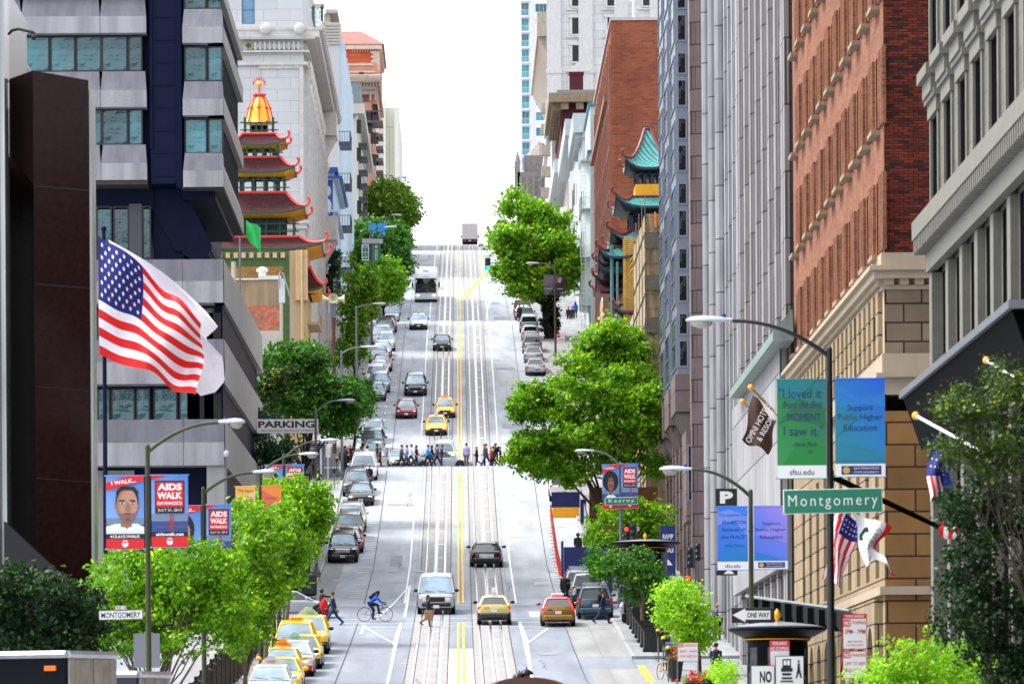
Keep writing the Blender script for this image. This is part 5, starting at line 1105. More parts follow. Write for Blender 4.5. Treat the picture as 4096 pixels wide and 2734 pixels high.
TYPES = {
 'sedan': dict(W=1.82,H=1.46,wr=.33,wy=(1.45,-1.35),st=[(-2.38,.70,.42,.86),(-2.28,.84,.28,.96),(-1.7,.90,.24,1.0),(-.5,.91,.22,.95),(.95,.91,.22,.94),(1.75,.90,.24,.82),(2.2,.84,.26,.72),(2.38,.66,.34,.62)],gh=(1.15,-1.85,.30,-1.0,.95),bh=.80,rh=.58),
 'hatch': dict(W=1.76,H=1.50,wr=.32,wy=(1.35,-1.3),st=[(-2.2,.74,.38,.9),(-2.1,.84,.28,1.06),(-1.7,.87,.24,1.05),(-.5,.88,.22,.98),(1.05,.88,.22,.96),(1.7,.87,.24,.84),(2.08,.82,.26,.74),(2.22,.64,.34,.62)],gh=(1.3,-2.05,.25,-1.2,.98),bh=.78,rh=.56),
 'suv': dict(W=1.88,H=1.74,wr=.37,wy=(1.45,-1.4),st=[(-2.32,.80,.45,1.05),(-2.25,.90,.33,1.10),(-1.6,.93,.28,1.10),(-.5,.94,.26,1.08),(.95,.94,.26,1.08),(1.7,.93,.28,1.0),(2.18,.89,.30,.94),(2.32,.74,.40,.82)],gh=(1.1,-2.22,.55,-1.95,1.08),bh=.86,rh=.68),
 'minivan': dict(W=1.98,H=1.78,wr=.34,wy=(1.6,-1.5),st=[(-2.5,.85,.42,1.05),(-2.42,.95,.30,1.08),(-1.6,.98,.25,1.08),(-.5,.99,.22,1.05),(1.2,.99,.22,1.05),(1.95,.97,.24,.92),(2.38,.90,.26,.80),(2.54,.72,.32,.68)],gh=(1.75,-2.4,.65,-2.1,1.05),bh=.9,rh=.70),
 'van': dict(W=2.02,H=2.08,wr=.37,wy=(1.75,-1.75),st=[(-2.75,.93,.45,1.15),(-2.7,.99,.34,1.2),(-1.6,1.01,.30,1.2),(-.5,1.01,.30,1.2),(1.5,1.01,.30,1.2),(2.2,1.0,.32,1.12),(2.55,.98,.34,1.06),(2.68,.93,.40,.98)],gh=(2.0,-2.68,1.35,-2.6,1.2),bh=.97,rh=.84),
 'pickup': dict(W=1.95,H=1.84,wr=.39,wy=(1.75,-1.6),st=[(-2.75,.90,.5,1.16),(-2.7,.96,.42,1.18),(-1.6,.97,.38,1.18),(-.5,.97,.36,1.15),(1.1,.97,.36,1.14),(1.9,.96,.38,1.08),(2.5,.92,.40,1.0),(2.68,.80,.46,.9)],gh=(1.35,-.75,.75,-.55,1.14),bh=.9,rh=.72),
}
VM = {}
def vmesh(key,fn):
 if key not in VM: VM[key] = fn()
 return VM[key]
def mk(name,mb,n=1,smooth=True):
 me = mb.mesh(name,[M_trim]*n,None,smooth); recalc(me); return me
def body_mesh(t):
 T = TYPES[t]; mb = MB(); mb.loft([ringb(*s) for s in T['st']],0)
 if t == 'pickup':
  y0,y1 = -2.62,-.85; mb.quad((-.8,y0,1.235),(.8,y0,1.235),(.8,y1,1.235),(-.8,y1,1.235),1)
 W2 = T['W']/2
 for y in T['wy']:
  for s in (-1,1):
   n = 12; r = T['wr']+.06; x = s*(W2-.0+.004)
   mb.add([(x,y+r*math.cos(a),T['wr']+r*math.sin(a)) for a in [2*math.pi*k/n for k in range(n)]],[tuple(range(n))],1)
 mb.box(-W2*.8,W2*.8,T['st'][-1][0]-.3,T['st'][-1][0]+.02,.24,.36,1)
 mb.box(-W2*.8,W2*.8,T['st'][0][0]-.02,T['st'][0][0]+.3,.26,.40,1)
 return mk('body',mb,2)
def roof_mesh(t):
 T = TYPES[t]; f0,r0,f1,r1,bz = T['gh']; H = T['H']; rh = T['rh']; bh = T['bh']; mb = MB()
 def rr(y,hw,z,th=.05): return [(-hw,y,z-th),(-hw*.98,y,z-.01),(-hw*.8,y,z+.03),(0,y,z+.05),(hw*.8,y,z+.03),(hw*.98,y,z-.01),(hw,y,z-th)]
 mb.loft([rr(f1+.06,rh*.96,H-.09),rr(f1-.15,rh,H-.05),rr((f1+r1)/2,rh*1.02,H-.04),rr(r1+.15,rh,H-.06),rr(r1-.08,rh*.96,H-.10)],0)
 for s in (-1,1):
  mb.tube([(s*bh,f0,bz-.03),(s*rh*.98,f1+.02,H-.10)],.045,6); mb.tube([(s*bh*.98,r0,bz-.03),(s*rh*.96,r1,H-.10)],.07,6)
  ym = (f0+r0)/2-.1; y2 = (f1+r1)/2-.1; mb.tube([(s*(bh+.01),ym,bz-.03),(s*(rh+.02),y2,H-.09)],.04,6)
  if t in ('suv','minivan','van','hatch'): yq = r0*.55+ym*.45; mb.tube([(s*(bh+.01),yq,bz-.03),(s*(rh+.01),r1*.6+y2*.4,H-.09)],.05,6)
 return mk('roof',mb)
def glass_mesh(t,which):
 T = TYPES[t]; f0,r0,f1,r1,bz = T['gh']; H = T['H']-.08; rh = T['rh']*.97; bh = T['bh']*.985; mb = MB()
 def pane(a,b,c,d,bulge,n=4):
  a,b,c,d = map(Vector,(a,b,c,d)); vs = []
  for j in range(2):
   for i in range(n+1):
    u = i/n; p = (a+(b-a)*u) if j == 0 else (d+(c-d)*u); vs.append(p + Vector(bulge)*(4*u*(1-u)))
  mb.add(vs,[(i,i+1,n+1+i+1,n+1+i) for i in range(n)])
 if which == 'windshield': pane((-bh,f0,bz-.03),(bh,f0,bz-.03),(rh,f1,H),(-rh,f1,H),(0,.09,0))
 elif which == 'rear_window': pane((bh*.97,r0,bz+.02),(-bh*.97,r0,bz+.02),(-rh*.97,r1,H),(rh*.97,r1,H),(0,-.06,0))
 else:
  s = 1 if which.endswith('R') else -1
  pane((s*bh,r0,bz-.03),(s*bh,f0,bz-.03),(s*rh,f1,H),(s*rh,r1,H),(s*.02,0,0))
 return mk(which[:11],mb)
def wheel_mesh(r,w,rim=False):
 mb = MB()
 def ring(x,rr,n=16): return [(x,rr*math.cos(2*math.pi*k/n),rr*math.sin(2*math.pi*k/n)) for k in range(n)]
 if not rim: mb.loft([ring(-w/2,r*.62),ring(-w/2,r*.92),ring(-w/2+.03,r),ring(w/2-.03,r),ring(w/2,r*.92),ring(w/2,r*.62)],0)
 else:
  mb.loft([ring(w/2-.02,r*.61),ring(w/2+.004,r*.6),ring(w/2-.012,r*.5)],0); mb.loft([ring(w/2-.02,r*.16),ring(w/2+.006,r*.14)],0)
  for k in range(5):
   a = 2*math.pi*k/5; c,s_ = math.cos(a),math.sin(a); q = .035
   mb.add([(w/2-.004,c*r*.1-s_*q,s_*r*.1+c*q),(w/2-.004,c*r*.1+s_*q,s_*r*.1-c*q),(w/2-.004,c*r*.56+s_*q,s_*r*.56-c*q),(w/2-.004,c*r*.56-s_*q,s_*r*.56+c*q)],[(0,1,2,3)])
 return mk('rim' if rim else 'tyre',mb)
def ellm(name,r,n=10): 
 mb = MB(); mb.ell((0,0,0),r,n,6); return mk(name,mb)
def boxm(name,r,ch=.02):
 mb = MB(); mb.bbox(-r[0],r[0],-r[1],r[1],-r[2],r[2],min(ch,min(r)*.45)); return mk(name,mb,1,False)
def add(par,name,me,mats,loc,rot=None):
 o = link(name,me,par,loc,rot); slotmat(o,mats if hasattr(mats,'__len__') else [mats]); return o
def car(t,col,label,x,y,heading,cat='car',group='cars on the street',name=None,low=None,roofcol=None,sign=None,rack=False,lights='both',lit=False,plate=True,hoodcol=None,grille=None,far=False,trunkcol=None,dz=0.0,yaw=0.0):
 T = TYPES[t]; rz = {'down': math.pi,'up': 0.0,'right': -math.pi/2,'left': math.pi/2}[heading]+yaw
 nm = name or {'sedan':'parked_car','hatch':'hatchback_car','suv':'suv_car','minivan':'minivan','van':'passenger_van','pickup':'pickup_truck'}[t]
 sl = math.atan((G(y+2)-G(y-2))/4)
 c = thing(nm,label,cat,(x,y,(G(y-1.4)+G(y+1.4))/2+dz),rz,group)
 if heading in ('up','down'): c.rotation_euler = (sl if heading == 'up' else -sl,0,rz)
 W2 = T['W']/2; L2 = T['st'][-1][0]; R2 = T['st'][0][0]; H = T['H']; f0,r0,f1,r1,bz = T['gh']
 b_ = add(c,'body',vmesh(('body',t),lambda: body_mesh(t)),[col,M_trim],(0,0,0))
 add(c,'roof',vmesh(('roof',t),lambda: roof_mesh(t)),[roofcol or col],(0,0,0))
 add(c,'windshield',vmesh(('ws',t),lambda: glass_mesh(t,'windshield')),[M_wfr],(0,0,0))
 add(c,'rear_window',vmesh(('rw',t),lambda: glass_mesh(t,'rear_window')),[M_wsh],(0,0,0))
 for s in 'LR': add(c,'side_window',vmesh(('sw',t,s),lambda: glass_mesh(t,'side_window'+s)),[M_wsh],(0,0,0))
 wm = vmesh(('tyre',T['wr']),lambda: wheel_mesh(T['wr'],.22)); rm = vmesh(('rim',T['wr']),lambda: wheel_mesh(T['wr'],.22,True))
 for y_ in T['wy']:
  for s in (-1,1):
   w_ = add(c,'wheel',wm,[M_tyre],(s*(W2-.10),y_,T['wr']),(0,0,0 if s > 0 else math.pi)); add(w_,'rim',rm,[M_rim],(0,0,0))
 for s in (-1,1):
  add(c,'mirror',vmesh('mirror',lambda: ellm('mirror',(.13,.07,.09))),[M_trim if t in ('van','pickup') or low else col],(s*(W2+.10),f0-.35,bz+.08))
 zf = T['st'][-2][3]-.07
 if heading != 'up':
  for s in (-1,1):
   hl = vmesh('headlight',lambda: ellm('headlight',(.19,.17,.085))); hs = vmesh('headlight_square',lambda: boxm('headlight',(.15,.04,.10)))
   if t == 'van':
    add(c,'headlight',hs,[M_hl],(s*.62,L2-.0,.82)); add(c,'indicator',vmesh('ind',lambda: boxm('indicator',(.07,.05,.11))),[M_amb],(s*.86,L2-.07,.82))
   else: add(c,'headlight',hl,[M_hon if lit else M_hl],(s*(W2*.72),L2-.22,zf-.0))
  gm = vmesh(('grille',t),lambda: boxm('grille',(.46 if t != 'van' else .47,.05,.075 if t in ('sedan','hatch') else .12)))
  add(c,'grille',gm,[grille or M_trim],(0,L2-.03,zf-.07 if t != 'van' else .84))
  add(c,'bumper',vmesh(('bumpf',t),lambda: boxm('bumper',(W2*.78,.10,.10),.05)),[M_trim if t == 'van' else (low or col)],(0,L2-.0,.43 if t != 'van' else .56))
  if plate: add(c,'licence_plate',vmesh('plate',lambda: boxm('licence_plate',(.16,.012,.08),.004)),[M_plate],(0,L2+.105,.46))
  if t in ('sedan','hatch','suv','minivan'): add(c,'air_intake',vmesh(('intake',t),lambda: boxm('air_intake',(W2*.5,.03,.05))),[M_trim],(0,L2+.085,.33))
  wp = vmesh(('wiper',t),lambda: (lambda m: (m.tube([(-.55,f0+.13,bz+.02),(-.05,f0+.04,bz+.09)],.012,4),m.tube([(.05,f0+.14,bz+.02),(.6,f0+.0,bz+.08)],.012,4),mk('wiper',m))[-1])(MB()))
  add(c,'wiper',wp,[M_trim],(0,0,0))
 if heading != 'down':
  zt = T['st'][1][3]
  for s in (-1,1):
   if t in ('sedan','hatch'): add(c,'taillight',vmesh('tl_'+t,lambda: ellm('taillight',(.17,.10,.11 if t == 'sedan' else .15))),[M_tlon if lit else M_tl],(s*(W2*.79),R2+.13,zt-.16))
   else: add(c,'taillight',vmesh('tl_box',lambda: boxm('taillight',(.09,.07,.19))),[M_tlon if lit else M_tl],(s*(W2*.88),R2+.09,zt-.12))
  add(c,'bumper',vmesh(('bumpr',t),lambda: boxm('bumper',(W2*.86,.11,.13),.06)),[low or (M_chr if t == 'pickup' else col)],(0,R2+.0,.50 if t != 'van' else .55))
  if plate: add(c,'licence_plate',vmesh('plate',lambda: boxm('licence_plate',(.16,.012,.08),.004)),[M_plate],(0,R2-.03 if t not in ('sedan',) else R2-.02,.76),(0,0,math.pi))
  if t == 'pickup': add(c,'tailgate',vmesh('tailgate',lambda: boxm('tailgate',(.74,.04,.25),.02)),[low or col],(0,R2-.03,.92))
 if low:
  m = MB(); m.loft([[(-s[1]*1.006,s[0]*1.003,s[2]-.005),(-s[1]*1.008,s[0]*1.003,s[2]+(s[3]-s[2])*.5),(s[1]*1.008,s[0]*1.003,s[2]+(s[3]-s[2])*.5),(s[1]*1.006,s[0]*1.003,s[2]-.005)] for s in T['st']],0)
  add(c,'lower_body',vmesh(('low',t),lambda: mk('lower_body',m,1,False)),[low],(0,0,0))
 if hoodcol:
  m = MB(); a = [s for s in T['st'] if s[0] > f0-.05]; m.loft([[(-s[1]*.93,s[0]-.02,s[3]+.0),(-s[1]*.4,s[0]-.02,s[3]+.05),(s[1]*.4,s[0]-.02,s[3]+.05),(s[1]*.93,s[0]-.02,s[3]+.0)] for s in a],0,True)
  add(c,'hood',vmesh(('hood',t),lambda: mk('hood',m)),[hoodcol],(0,0,.006))
 if rack:
  m = MB()
  for s in (-1,1): m.tube([(s*(T['rh']-.08),f1-.05,H+.0),(s*(T['rh']-.08),f1-.2,H+.09),(s*(T['rh']-.08),r1+.2,H+.09),(s*(T['rh']-.08),r1+.05,H)],.022,5)
  for y_ in (f1-.35,(f1+r1)/2,r1+.35): m.tube([(-T['rh']+.08,y_,H+.1),(T['rh']-.08,y_,H+.1)],.02,5)
  add(c,'roof_rack',vmesh(('rack',t),lambda: mk('roof_rack',m)),[M_trim if rack is True else rack],(0,0,0))
 if sign:
  kind,scol,txt = sign
  ym = (f1+r1)/2+.1; s_ = MB()
  if kind == 'tri': s_.prism([(-.42,H+.03),(.42,H+.03),(.34,H+.12),(.06,H+.36),(-.06,H+.36),(-.34,H+.12)],'y',ym-.16,ym+.16)
  elif kind == 'box': s_.bbox(-.33,.33,ym-.12,ym+.12,H+.03,H+.17,.03)
  else: s_.loft([[(-.16,ym-.3,H+.03),(.16,ym-.3,H+.03),(.16,ym+.3,H+.03),(-.16,ym+.3,H+.03)],[(-.1,ym-.16,H+.38),(.1,ym-.16,H+.38),(.1,ym+.16,H+.38),(-.1,ym+.16,H+.38)]],0)
  ts = add(c,'taxi_sign',mk('taxi_sign',s_,1,False),[scol],(0,0,0))
  if txt:
   tt = MB(); yf = ym+.17 if heading == 'down' else ym-.17
   if kind == 'top': yf = (ym+.31 if heading == 'down' else ym-.31)
   w_ = .34 if kind != 'top' else .24
   put_text(tt,txt,0,H+.115,w_ if txt != 'YELLOW' else .5,.085,yf + (.02 if heading == 'down' else -.02),0,.02,sx=-1 if heading == 'down' else 1)
   add(ts,'lettering',tt.mesh('lettering',[M_trim]),[mat('taxi_sign_red_letters',(.6,.08,.03),.5,var=0) if txt != 'YELLOW' else M_trim],(0,0,0))
 return c
def at_px(px,py,*a,**k): q = on_ground(px,py); return q.x,q.y
GQ = 'taxis queuing along the left kerb'; GP = 'cars parked along the left kerb'; GR = 'cars parked along the right kerb'; GT = 'vehicles driving on the street'
S_wh = mat('pale_taxi_topper',(.62,.66,.66),.4,var=.05); S_yel = mat('amber_taxi_topper',(.9,.45,.05),.4,var=0); S_grn = mat('green_taxi_topper',(.35,.62,.5),.4,var=.05)
def xk(px,py,d): return P(px,py,d).x
Q = [(621,213,'hatch',C_W,None,('tri',S_wh,'TAXI'),'white taxi with a pale triangular roof topper, nearest of the taxi rank'),
     (646,221,'sedan',C_YEL,None,None,'yellow taxi without topper just behind the white taxi of the rank'),
     (648,231.5,'hatch',C_YEL,None,('tri',S_yel,'TAXI'),'yellow taxi with an orange lit triangular topper, third in the rank'),
     (676,237.5,'hatch',C_W,C_TRED,('tri',S_grn,'TAXI'),'white taxi with red doors and black lower body in the rank'),
     (695,243.5,'sedan',C_YEL,C_BLK,None,'yellow and black sedan taxi in the rank, right of the white and red taxi'),
     (679,249.5,'minivan',C_YEL,None,('box',S_yel,'YELLOW'),'yellow minivan taxi with the word on its low orange roof box'),
     (711,256,'suv',C_YEL,C_BLK,('tri',S_grn,'TAXI'),'tall yellow and black taxi with a green tinted triangular topper'),
     (704,262.5,'sedan',C_YEL,None,('tri',S_wh,'TAXI'),'yellow taxi with a pale triangular topper, farthest of the rank')]
for px,d,t,col,low,sg,lab in Q:
 car(t,col,lab,xk(px,1500,d),d,'down',cat='taxi',group=GQ,name='taxi',low=low,sign=sg,hoodcol=(C_TRED if low is C_TRED else None))
L1_ = [(786,1292,'suv',C_BLK,True,'black suv with a wide chrome grille, nearest car parked on the left beyond Kearny',M_chr),
       (800,1270,'sedan',C_RED,False,'dark red car parked just behind the black suv with chrome grille',None),
       (800,1245,'suv',C_CHAMP,True,'champagne suv with roof rails, second visible behind the black chrome suv',None),
       (806,1222,'suv',C_W,True,'white suv with dark roof rack parked on the left before the gap',None),
       (827,1161,'sedan',C_BLK,False,'glossy black sedan parked left below the Grant crossing',None),
       (816,1140,'suv',C_GREY,True,'grey suv parked tight behind the glossy black sedan',None),
       (834,1103,'minivan',C_W,False,'white minivan parked on the left just below the Grant crossing',None)]
for px,py,t,col,rk,lab,gr in L1_:
 x,y = at_px(px,py); car(t,col,lab,x,y+2.3,'down',group=GP,rack=rk,grille=gr)
x,y = at_px(859,1049); car('sedan',C_SIL,'silver sedan with lit front, first parked car on the left above Grant',x,424,'down',group=GP)
car('suv',C_NAVY,'dark blue suv under the tree edge, second parked above Grant',xk(856,1010,431),431,'down',group=GP)
car('suv',C_LBL,'silver blue suv with roof bars, third parked above Grant',xk(856,985,438),438,'down',group=GP,rack=True)
x0,y0 = at_px(874,921)
cols = [(C_GREY,'sedan','charcoal sedan, lowest of the long parked row on the left above the driveway',False),(C_LBL,'suv','pale blue grey suv, second of the long parked row on the left',False),(C_W,'suv','white suv, third of the long parked row on the left',False),(C_W,'hatch','white hatchback, fourth of the long parked row on the left',False),(C_RED,'sedan','dark red sedan, fifth of the long parked row on the left',False),
  (C_CHAMP,'sedan','champagne sedan, sixth of the long parked row on the left',False),(C_SIL,'sedan','silver sedan, seventh of the long parked row on the left',False),(C_W,'suv','white suv, eighth of the long parked row on the left',False),(C_W,'minivan','white minivan, ninth of the long parked row on the left',False),(C_GREY,'suv','grey suv with roof rack, tenth of the long parked row on the left',True),(C_RED,'sedan','red sedan, topmost of the long parked row below Stockton',False)]
for i,(col,t,lab,rk) in enumerate(cols):
 d = y0+2.3+i*(545-y0-5)/10.6; car(t,col,lab,-7.35+.25*math.sin(i*2.1),d,'down',group=GP,rack=rk)
for i,(col,t,lab) in enumerate([(C_SIL,'suv','silver suv, first parked car above Stockton on the left'),(C_LBL,'sedan','pale blue sedan, second parked above Stockton on the left'),(C_GREY,'suv','dark grey suv, third parked above Stockton on the left'),(C_W,'sedan','white sedan, fourth parked above Stockton on the left'),(C_SIL,'sedan','silver sedan, fifth parked above Stockton on the left'),(C_NAVY,'suv','navy suv, sixth parked above Stockton on the left'),(C_W,'suv','white suv half under the round tree, seventh above Stockton')]):
 car(t,col,lab,-7.3,572+i*6.6,'down',group=GP)
car('suv',C_SIL,'distant silver suv at the hill crest beside the dark tree',-7.6,790,'down',group=GP)
x,y = at_px(1362,1421); car('suv',C_BLU,'steel blue wagon with roof rails parked right at the Kearny corner',x+.1,y+2.3,'up',group=GR,rack=M_rim)
x,y = at_px(1349,1388); car('pickup',C_SIL,'silver pickup with black tailgate parked ahead of the steel blue wagon',x,297,'up',group=GR,low=C_BLK,dz=.02)
car('suv',C_SIL,'boxy silver van with a ladder rack parked behind the blue barrier',xk(1330,1345,304),304,'up',group=GR,rack=M_rim)
x,y = at_px(1300,1160); car('pickup',C_W,'white pickup with dark rear glass parked behind the tall blue barrier',xk(1291,1130,378),378,'up',group=GR)
car('suv',C_W,'white boxy suv parked right just below the Grant crossing',xk(1287,1080,387),387,'up',group=GR)
RR = [(1237,862,'sedan',C_SIL,'silver coupe at the edge of the leaning street tree, lowest above Grant on the right'),(1238,834,'sedan',C_SIL,'silver sedan with wide red tail lamps, second up on the right'),(1231,812,'suv',C_SIL,'silver crossover with roof rails, third up on the right'),(1226,784,'hatch',C_SIL,'silver hatchback with dark rear glass beside the ivy covered trunk'),(1221,764,'suv',C_SIL,'pale silver suv by the ivy trunk, just below Stockton')]
for px,py,t,col,lab in RR:
 x,y = at_px(px,py); car(t,col,lab,7.0,y+2.2,'up',group=GR,rack=(M_rim if t == 'suv' else False))
car('suv',C_NAVY,'dark blue suv parked right just above Stockton in the tree shade',7.0,570,'up',group=GR)
car('sedan',C_W,'white sedan ahead of the dark blue suv above Stockton',6.9,577,'up',group=GR); car('suv',C_RED,'dark red suv farthest of the shaded right kerb row',6.9,584,'up',group=GR)
car('suv',C_GREY,'grey suv at the crest on the right half hidden by the tree',7.3,770,'up',group=GR)
def mv(t,col,px,py,heading,label,**k):
 x,y = at_px(px,py); return car(t,col,label,x,y+2.3 if heading in ('down','up') else y+.9,heading,group=GT,**k)
vn = mv('van',C_SIL,1001,1409,'down','silver white passenger van facing downhill on the left cable car track',name='passenger_van')
ln = mv('sedan',C_BLK,1116,1301,'up','black limousine sedan driving uphill on the right track with red tail lamps',name='black_sedan')
ln.scale = (1.1,1.12,1.03); m = MB(); m.bbox(-.42,.42,-.02,.02,-.11,.11,.015); add(ln,'plate_surround',mk('plate_surround',m,1,False),[M_chr],(0,-2.40,.72))
tx = mv('hatch',C_CRM,1134,1434,'up','cream and black taxi on the right track with a white roof topper',cat='taxi',name='taxi',low=C_BLK,sign=('top',S_wh,'TAXI'),lit=True)
m = MB(); put_text(m,'2938',-.42,.92,.3,.14,-2.235,0,.01); add(tx,'number_lettering',m.mesh('number_lettering',[M_trim]),[mat('orange_lettering',(.75,.16,.03),.5,var=0)],(0,0,0))
t2 = mv('hatch',C_GOLD,1281,1438,'up','bronze taxi with a red roof waiting at the right of the Kearny crossing',cat='taxi',name='taxi',roofcol=C_TRED,sign=('box',F_white,None),lit=True)
m = MB(); put_text(m,'448',-.45,.9,.26,.12,-2.24,0,.02); add(t2,'number_lettering',m.mesh('number_lettering',[M_trim]),[mat('blue_lettering',(.04,.06,.35),.5,var=0)],(0,0,0))
mv('minivan',C_BLK,953,909,'down','black minivan coming downhill with a blue front plate')
mv('sedan',C_RED,932,961,'down','bright dark red sedan coming downhill left of the yellow taxis',name='red_sedan',lit=False)
mv('hatch',C_YEL,1021,960,'down','yellow taxi with a flat orange roof sign on the left track',cat='taxi',name='taxi',sign=('box',S_yel,None),low=C_BLK)
mv('sedan',C_YEL,1001,1000,'down','yellow taxi with a tall silver topper behind the white suv',cat='taxi',name='taxi',sign=('top',S_wh,None),low=C_BLK)
car('suv',C_W,'white suv waiting nose down on the left track at the Grant crossing',xk(1018,1040,421),421.5,'down',group=GT,rack=M_rim)
mv('hatch',C_BLK,1014,806,'down','small black hatchback coming down the left track below Stockton')
mv('sedan',C_W,960,757,'down','cream white and black taxi with a topper crossing Stockton',cat='taxi',name='taxi',low=C_BLK,sign=('top',S_wh,None))
car('sedan',C_SIL,'silver sedan turning across the Grant crossing behind the walkers',xk(1012,1075,410),410,'right',group=GT)
car('sedan',C_SIL,'silver white sedan facing downhill at the left of the Grant crossing',xk(908,1075,407),407.5,'down',group=GT,yaw=.2,lit=True)
car('sedan',C_SIL,'pale silver sedan nosing out of Kearny behind the taxi rank',xk(668,1420,286),287.5,'right',group=GT)
def coach():
 x,y = at_px(977,694); L = 12.5; y += L/2; c = thing('coach_bus','white tour coach with a large dark windscreen coming downhill','bus',(x,y,G(y)),math.pi,GT); c.rotation_euler = (-math.atan((G(y+4)-G(y-4))/8),0,math.pi)
 W,H = 1.3,3.5; m = MB()
 def rg(y_,k,zt,zb=.32): return [(-W*k,y_,zb),(-W*k,y_,1.3),(-W*k*.995,y_,zt-.5),(-W*k*.93,y_,zt-.12),(-W*k*.7,y_,zt),(W*k*.7,y_,zt),(W*k*.93,y_,zt-.12),(W*k*.995,y_,zt-.5),(W*k,y_,1.3),(W*k,y_,zb)]
 m.loft([rg(-L/2,.97,H-.1),rg(-L/2+.2,1,H),rg(L/2-1.2,1,H),rg(L/2-.5,1,H-.06),rg(L/2-.1,.985,H-.5),rg(L/2,.95,1.3 if False else H-.95,.4)],0)
 add(c,'body',mk('body',m),[C_W],(0,0,0))
 m = MB(); n = 6; vs = []
 for j,(z,yy,k) in enumerate(((1.12,L/2+.04,.9),(2.1,L/2+.03,.9),(2.62,L/2-.0,.88),(2.75,L/2-.02,.86))):
  for i in range(n+1): u = i/n; vs.append((W*k*(2*u-1),yy+.08*4*u*(1-u)-.03,z))
 m.add(vs,[(j*(n+1)+i,j*(n+1)+i+1,(j+1)*(n+1)+i+1,(j+1)*(n+1)+i) for j in range(3) for i in range(n)]); add(c,'windshield',mk('windshield',m),[M_wsh],(0,0,0))
 for s in (-1,1):
  m = MB(); m.box(s*1.305-.004,s*1.305+.004,-L/2+.8,L/2-.9,1.6,2.75); add(c,'side_window',mk('side_window',m,1,False),[M_wsh],(0,0,0))
  m = MB(); m.ell((0,0,0),(.24,.06,.10),10,6); add(c,'headlight',mk('headlight',m),[M_hon],(s*.92,L/2+.02,.82))
  m = MB(); m.tube([(s*1.2,L/2-.1,2.7),(s*1.5,L/2+.2,2.5),(s*1.52,L/2+.2,2.3)],.03,5); m.bbox(s*1.5-.1,s*1.5+.1,L/2+.15,L/2+.25,1.75,2.3,.03); add(c,'mirror',mk('mirror',m,1,False),[M_trim],(0,0,0))
  for yy in (L/2-2.6,-L/2+3.2):
   w_ = add(c,'wheel',vmesh('bustyre',lambda: wheel_mesh(.5,.3)),[M_tyre],(s*1.14,yy,.5),(0,0,0 if s > 0 else math.pi)); add(w_,'rim',vmesh('busrim',lambda: wheel_mesh(.5,.3,True)),[M_rim],(0,0,0))
 m = MB(); m.box(-.35,.35,L/2-1.1,L/2-.95,H-.02,H+.06); add(c,'roof_hatch',mk('roof_hatch',m,1,False),[M_trim],(0,0,0)); m = MB(); m.box(-1.1,1.1,L/2-.02,L/2+.03,.2,.38); add(c,'bumper_skirt',mk('bumper_skirt',m,1,False),[M_trim],(0,0,0))
 m = MB(); m.box(-.35,.35,L/2-.16,L/2-.08,2.92,2.99); add(c,'marker_light',mk('marker_light',m,1,False),[M_amb],(0,0,0))
 m = MB(); m.tube([(-.95,L/2+.09,1.16),(-.15,L/2+.14,1.5)],.02,4); m.tube([(.1,L/2+.14,1.16),(.8,L/2+.12,1.55)],.02,4); add(c,'wiper',mk('wiper',m),[M_trim],(0,0,0))
 m = MB(); m.box(-.28,.28,L/2+.02,L/2+.035,.5,.62); add(c,'licence_plate',mk('licence_plate',m,1,False),[M_plate],(0,0,0))
coach()
def box_truck():
 x,y = P(1078,560,806).x,806; c = thing('box_truck','grey white box truck seen from behind on the hill crest','truck',(x,y,G(y)),0,GT)
 m = MB(); m.bbox(-1.18,1.18,-.2,5.6,.95,3.35,.04); add(c,'cargo_box',mk('cargo_box',m,1,False),[mat('grey_white_panel',(.56,.57,.59),.5,var=.05)],(0,0,0))
 m = MB(); m.box(-1.08,1.08,-.24,-.2,1.02,3.28); [m.box(-1.08,1.08,-.25,-.235,z,z+.02) for z in (1.5,1.95,2.4,2.85)]; add(c,'rear_door',mk('rear_door',m,1,False),[mat('pale_grey_roller_door',(.62,.63,.65),.5,var=.05)],(0,0,0))
 m = MB(); m.bbox(-1.05,1.05,5.8,7.6,.5,2.3,.15); add(c,'cab',mk('cab',m,1,False),[C_W],(0,0,0))
 m = MB(); m.box(-1.15,1.15,-.3,5.6,.62,.94); m.box(-1.1,1.1,-.35,-.2,.5,.7); add(c,'chassis',mk('chassis',m,1,False),[M_trim],(0,0,0))
 for s in (-1,1):
  m = MB(); m.bbox(-.17,.17,-.03,.03,-.07,.07,.01); add(c,'taillight',mk('taillight',m,1,False),[M_tl],(s*.75,-.37,.76))
  for yy in (1.1,6.6):
   for xx in ((.95,.7) if yy < 2 else (.95,)): w_ = add(c,'wheel',vmesh('trk',lambda: wheel_mesh(.45,.25)),[M_tyre],(s*xx,yy,.45),(0,0,0 if s > 0 else math.pi)); add(w_,'rim',vmesh('trkrim',lambda: wheel_mesh(.45,.25,True)),[M_rim],(0,0,0))
  m = MB(); m.tube([(s*1.0,6.2,2.0),(s*1.38,6.1,2.0)],.03,4); m.bbox(s*1.3-.08,s*1.3+.08,6.05,6.15,1.7,2.25,.02); add(c,'mirror',mk('mirror',m,1,False),[M_trim],(0,0,0))
 m = MB(); m.box(-.15,.15,-.38,-.36,.68,.84); add(c,'licence_plate',mk('licence_plate',m,1,False),[M_plate],(0,0,0))
box_truck()
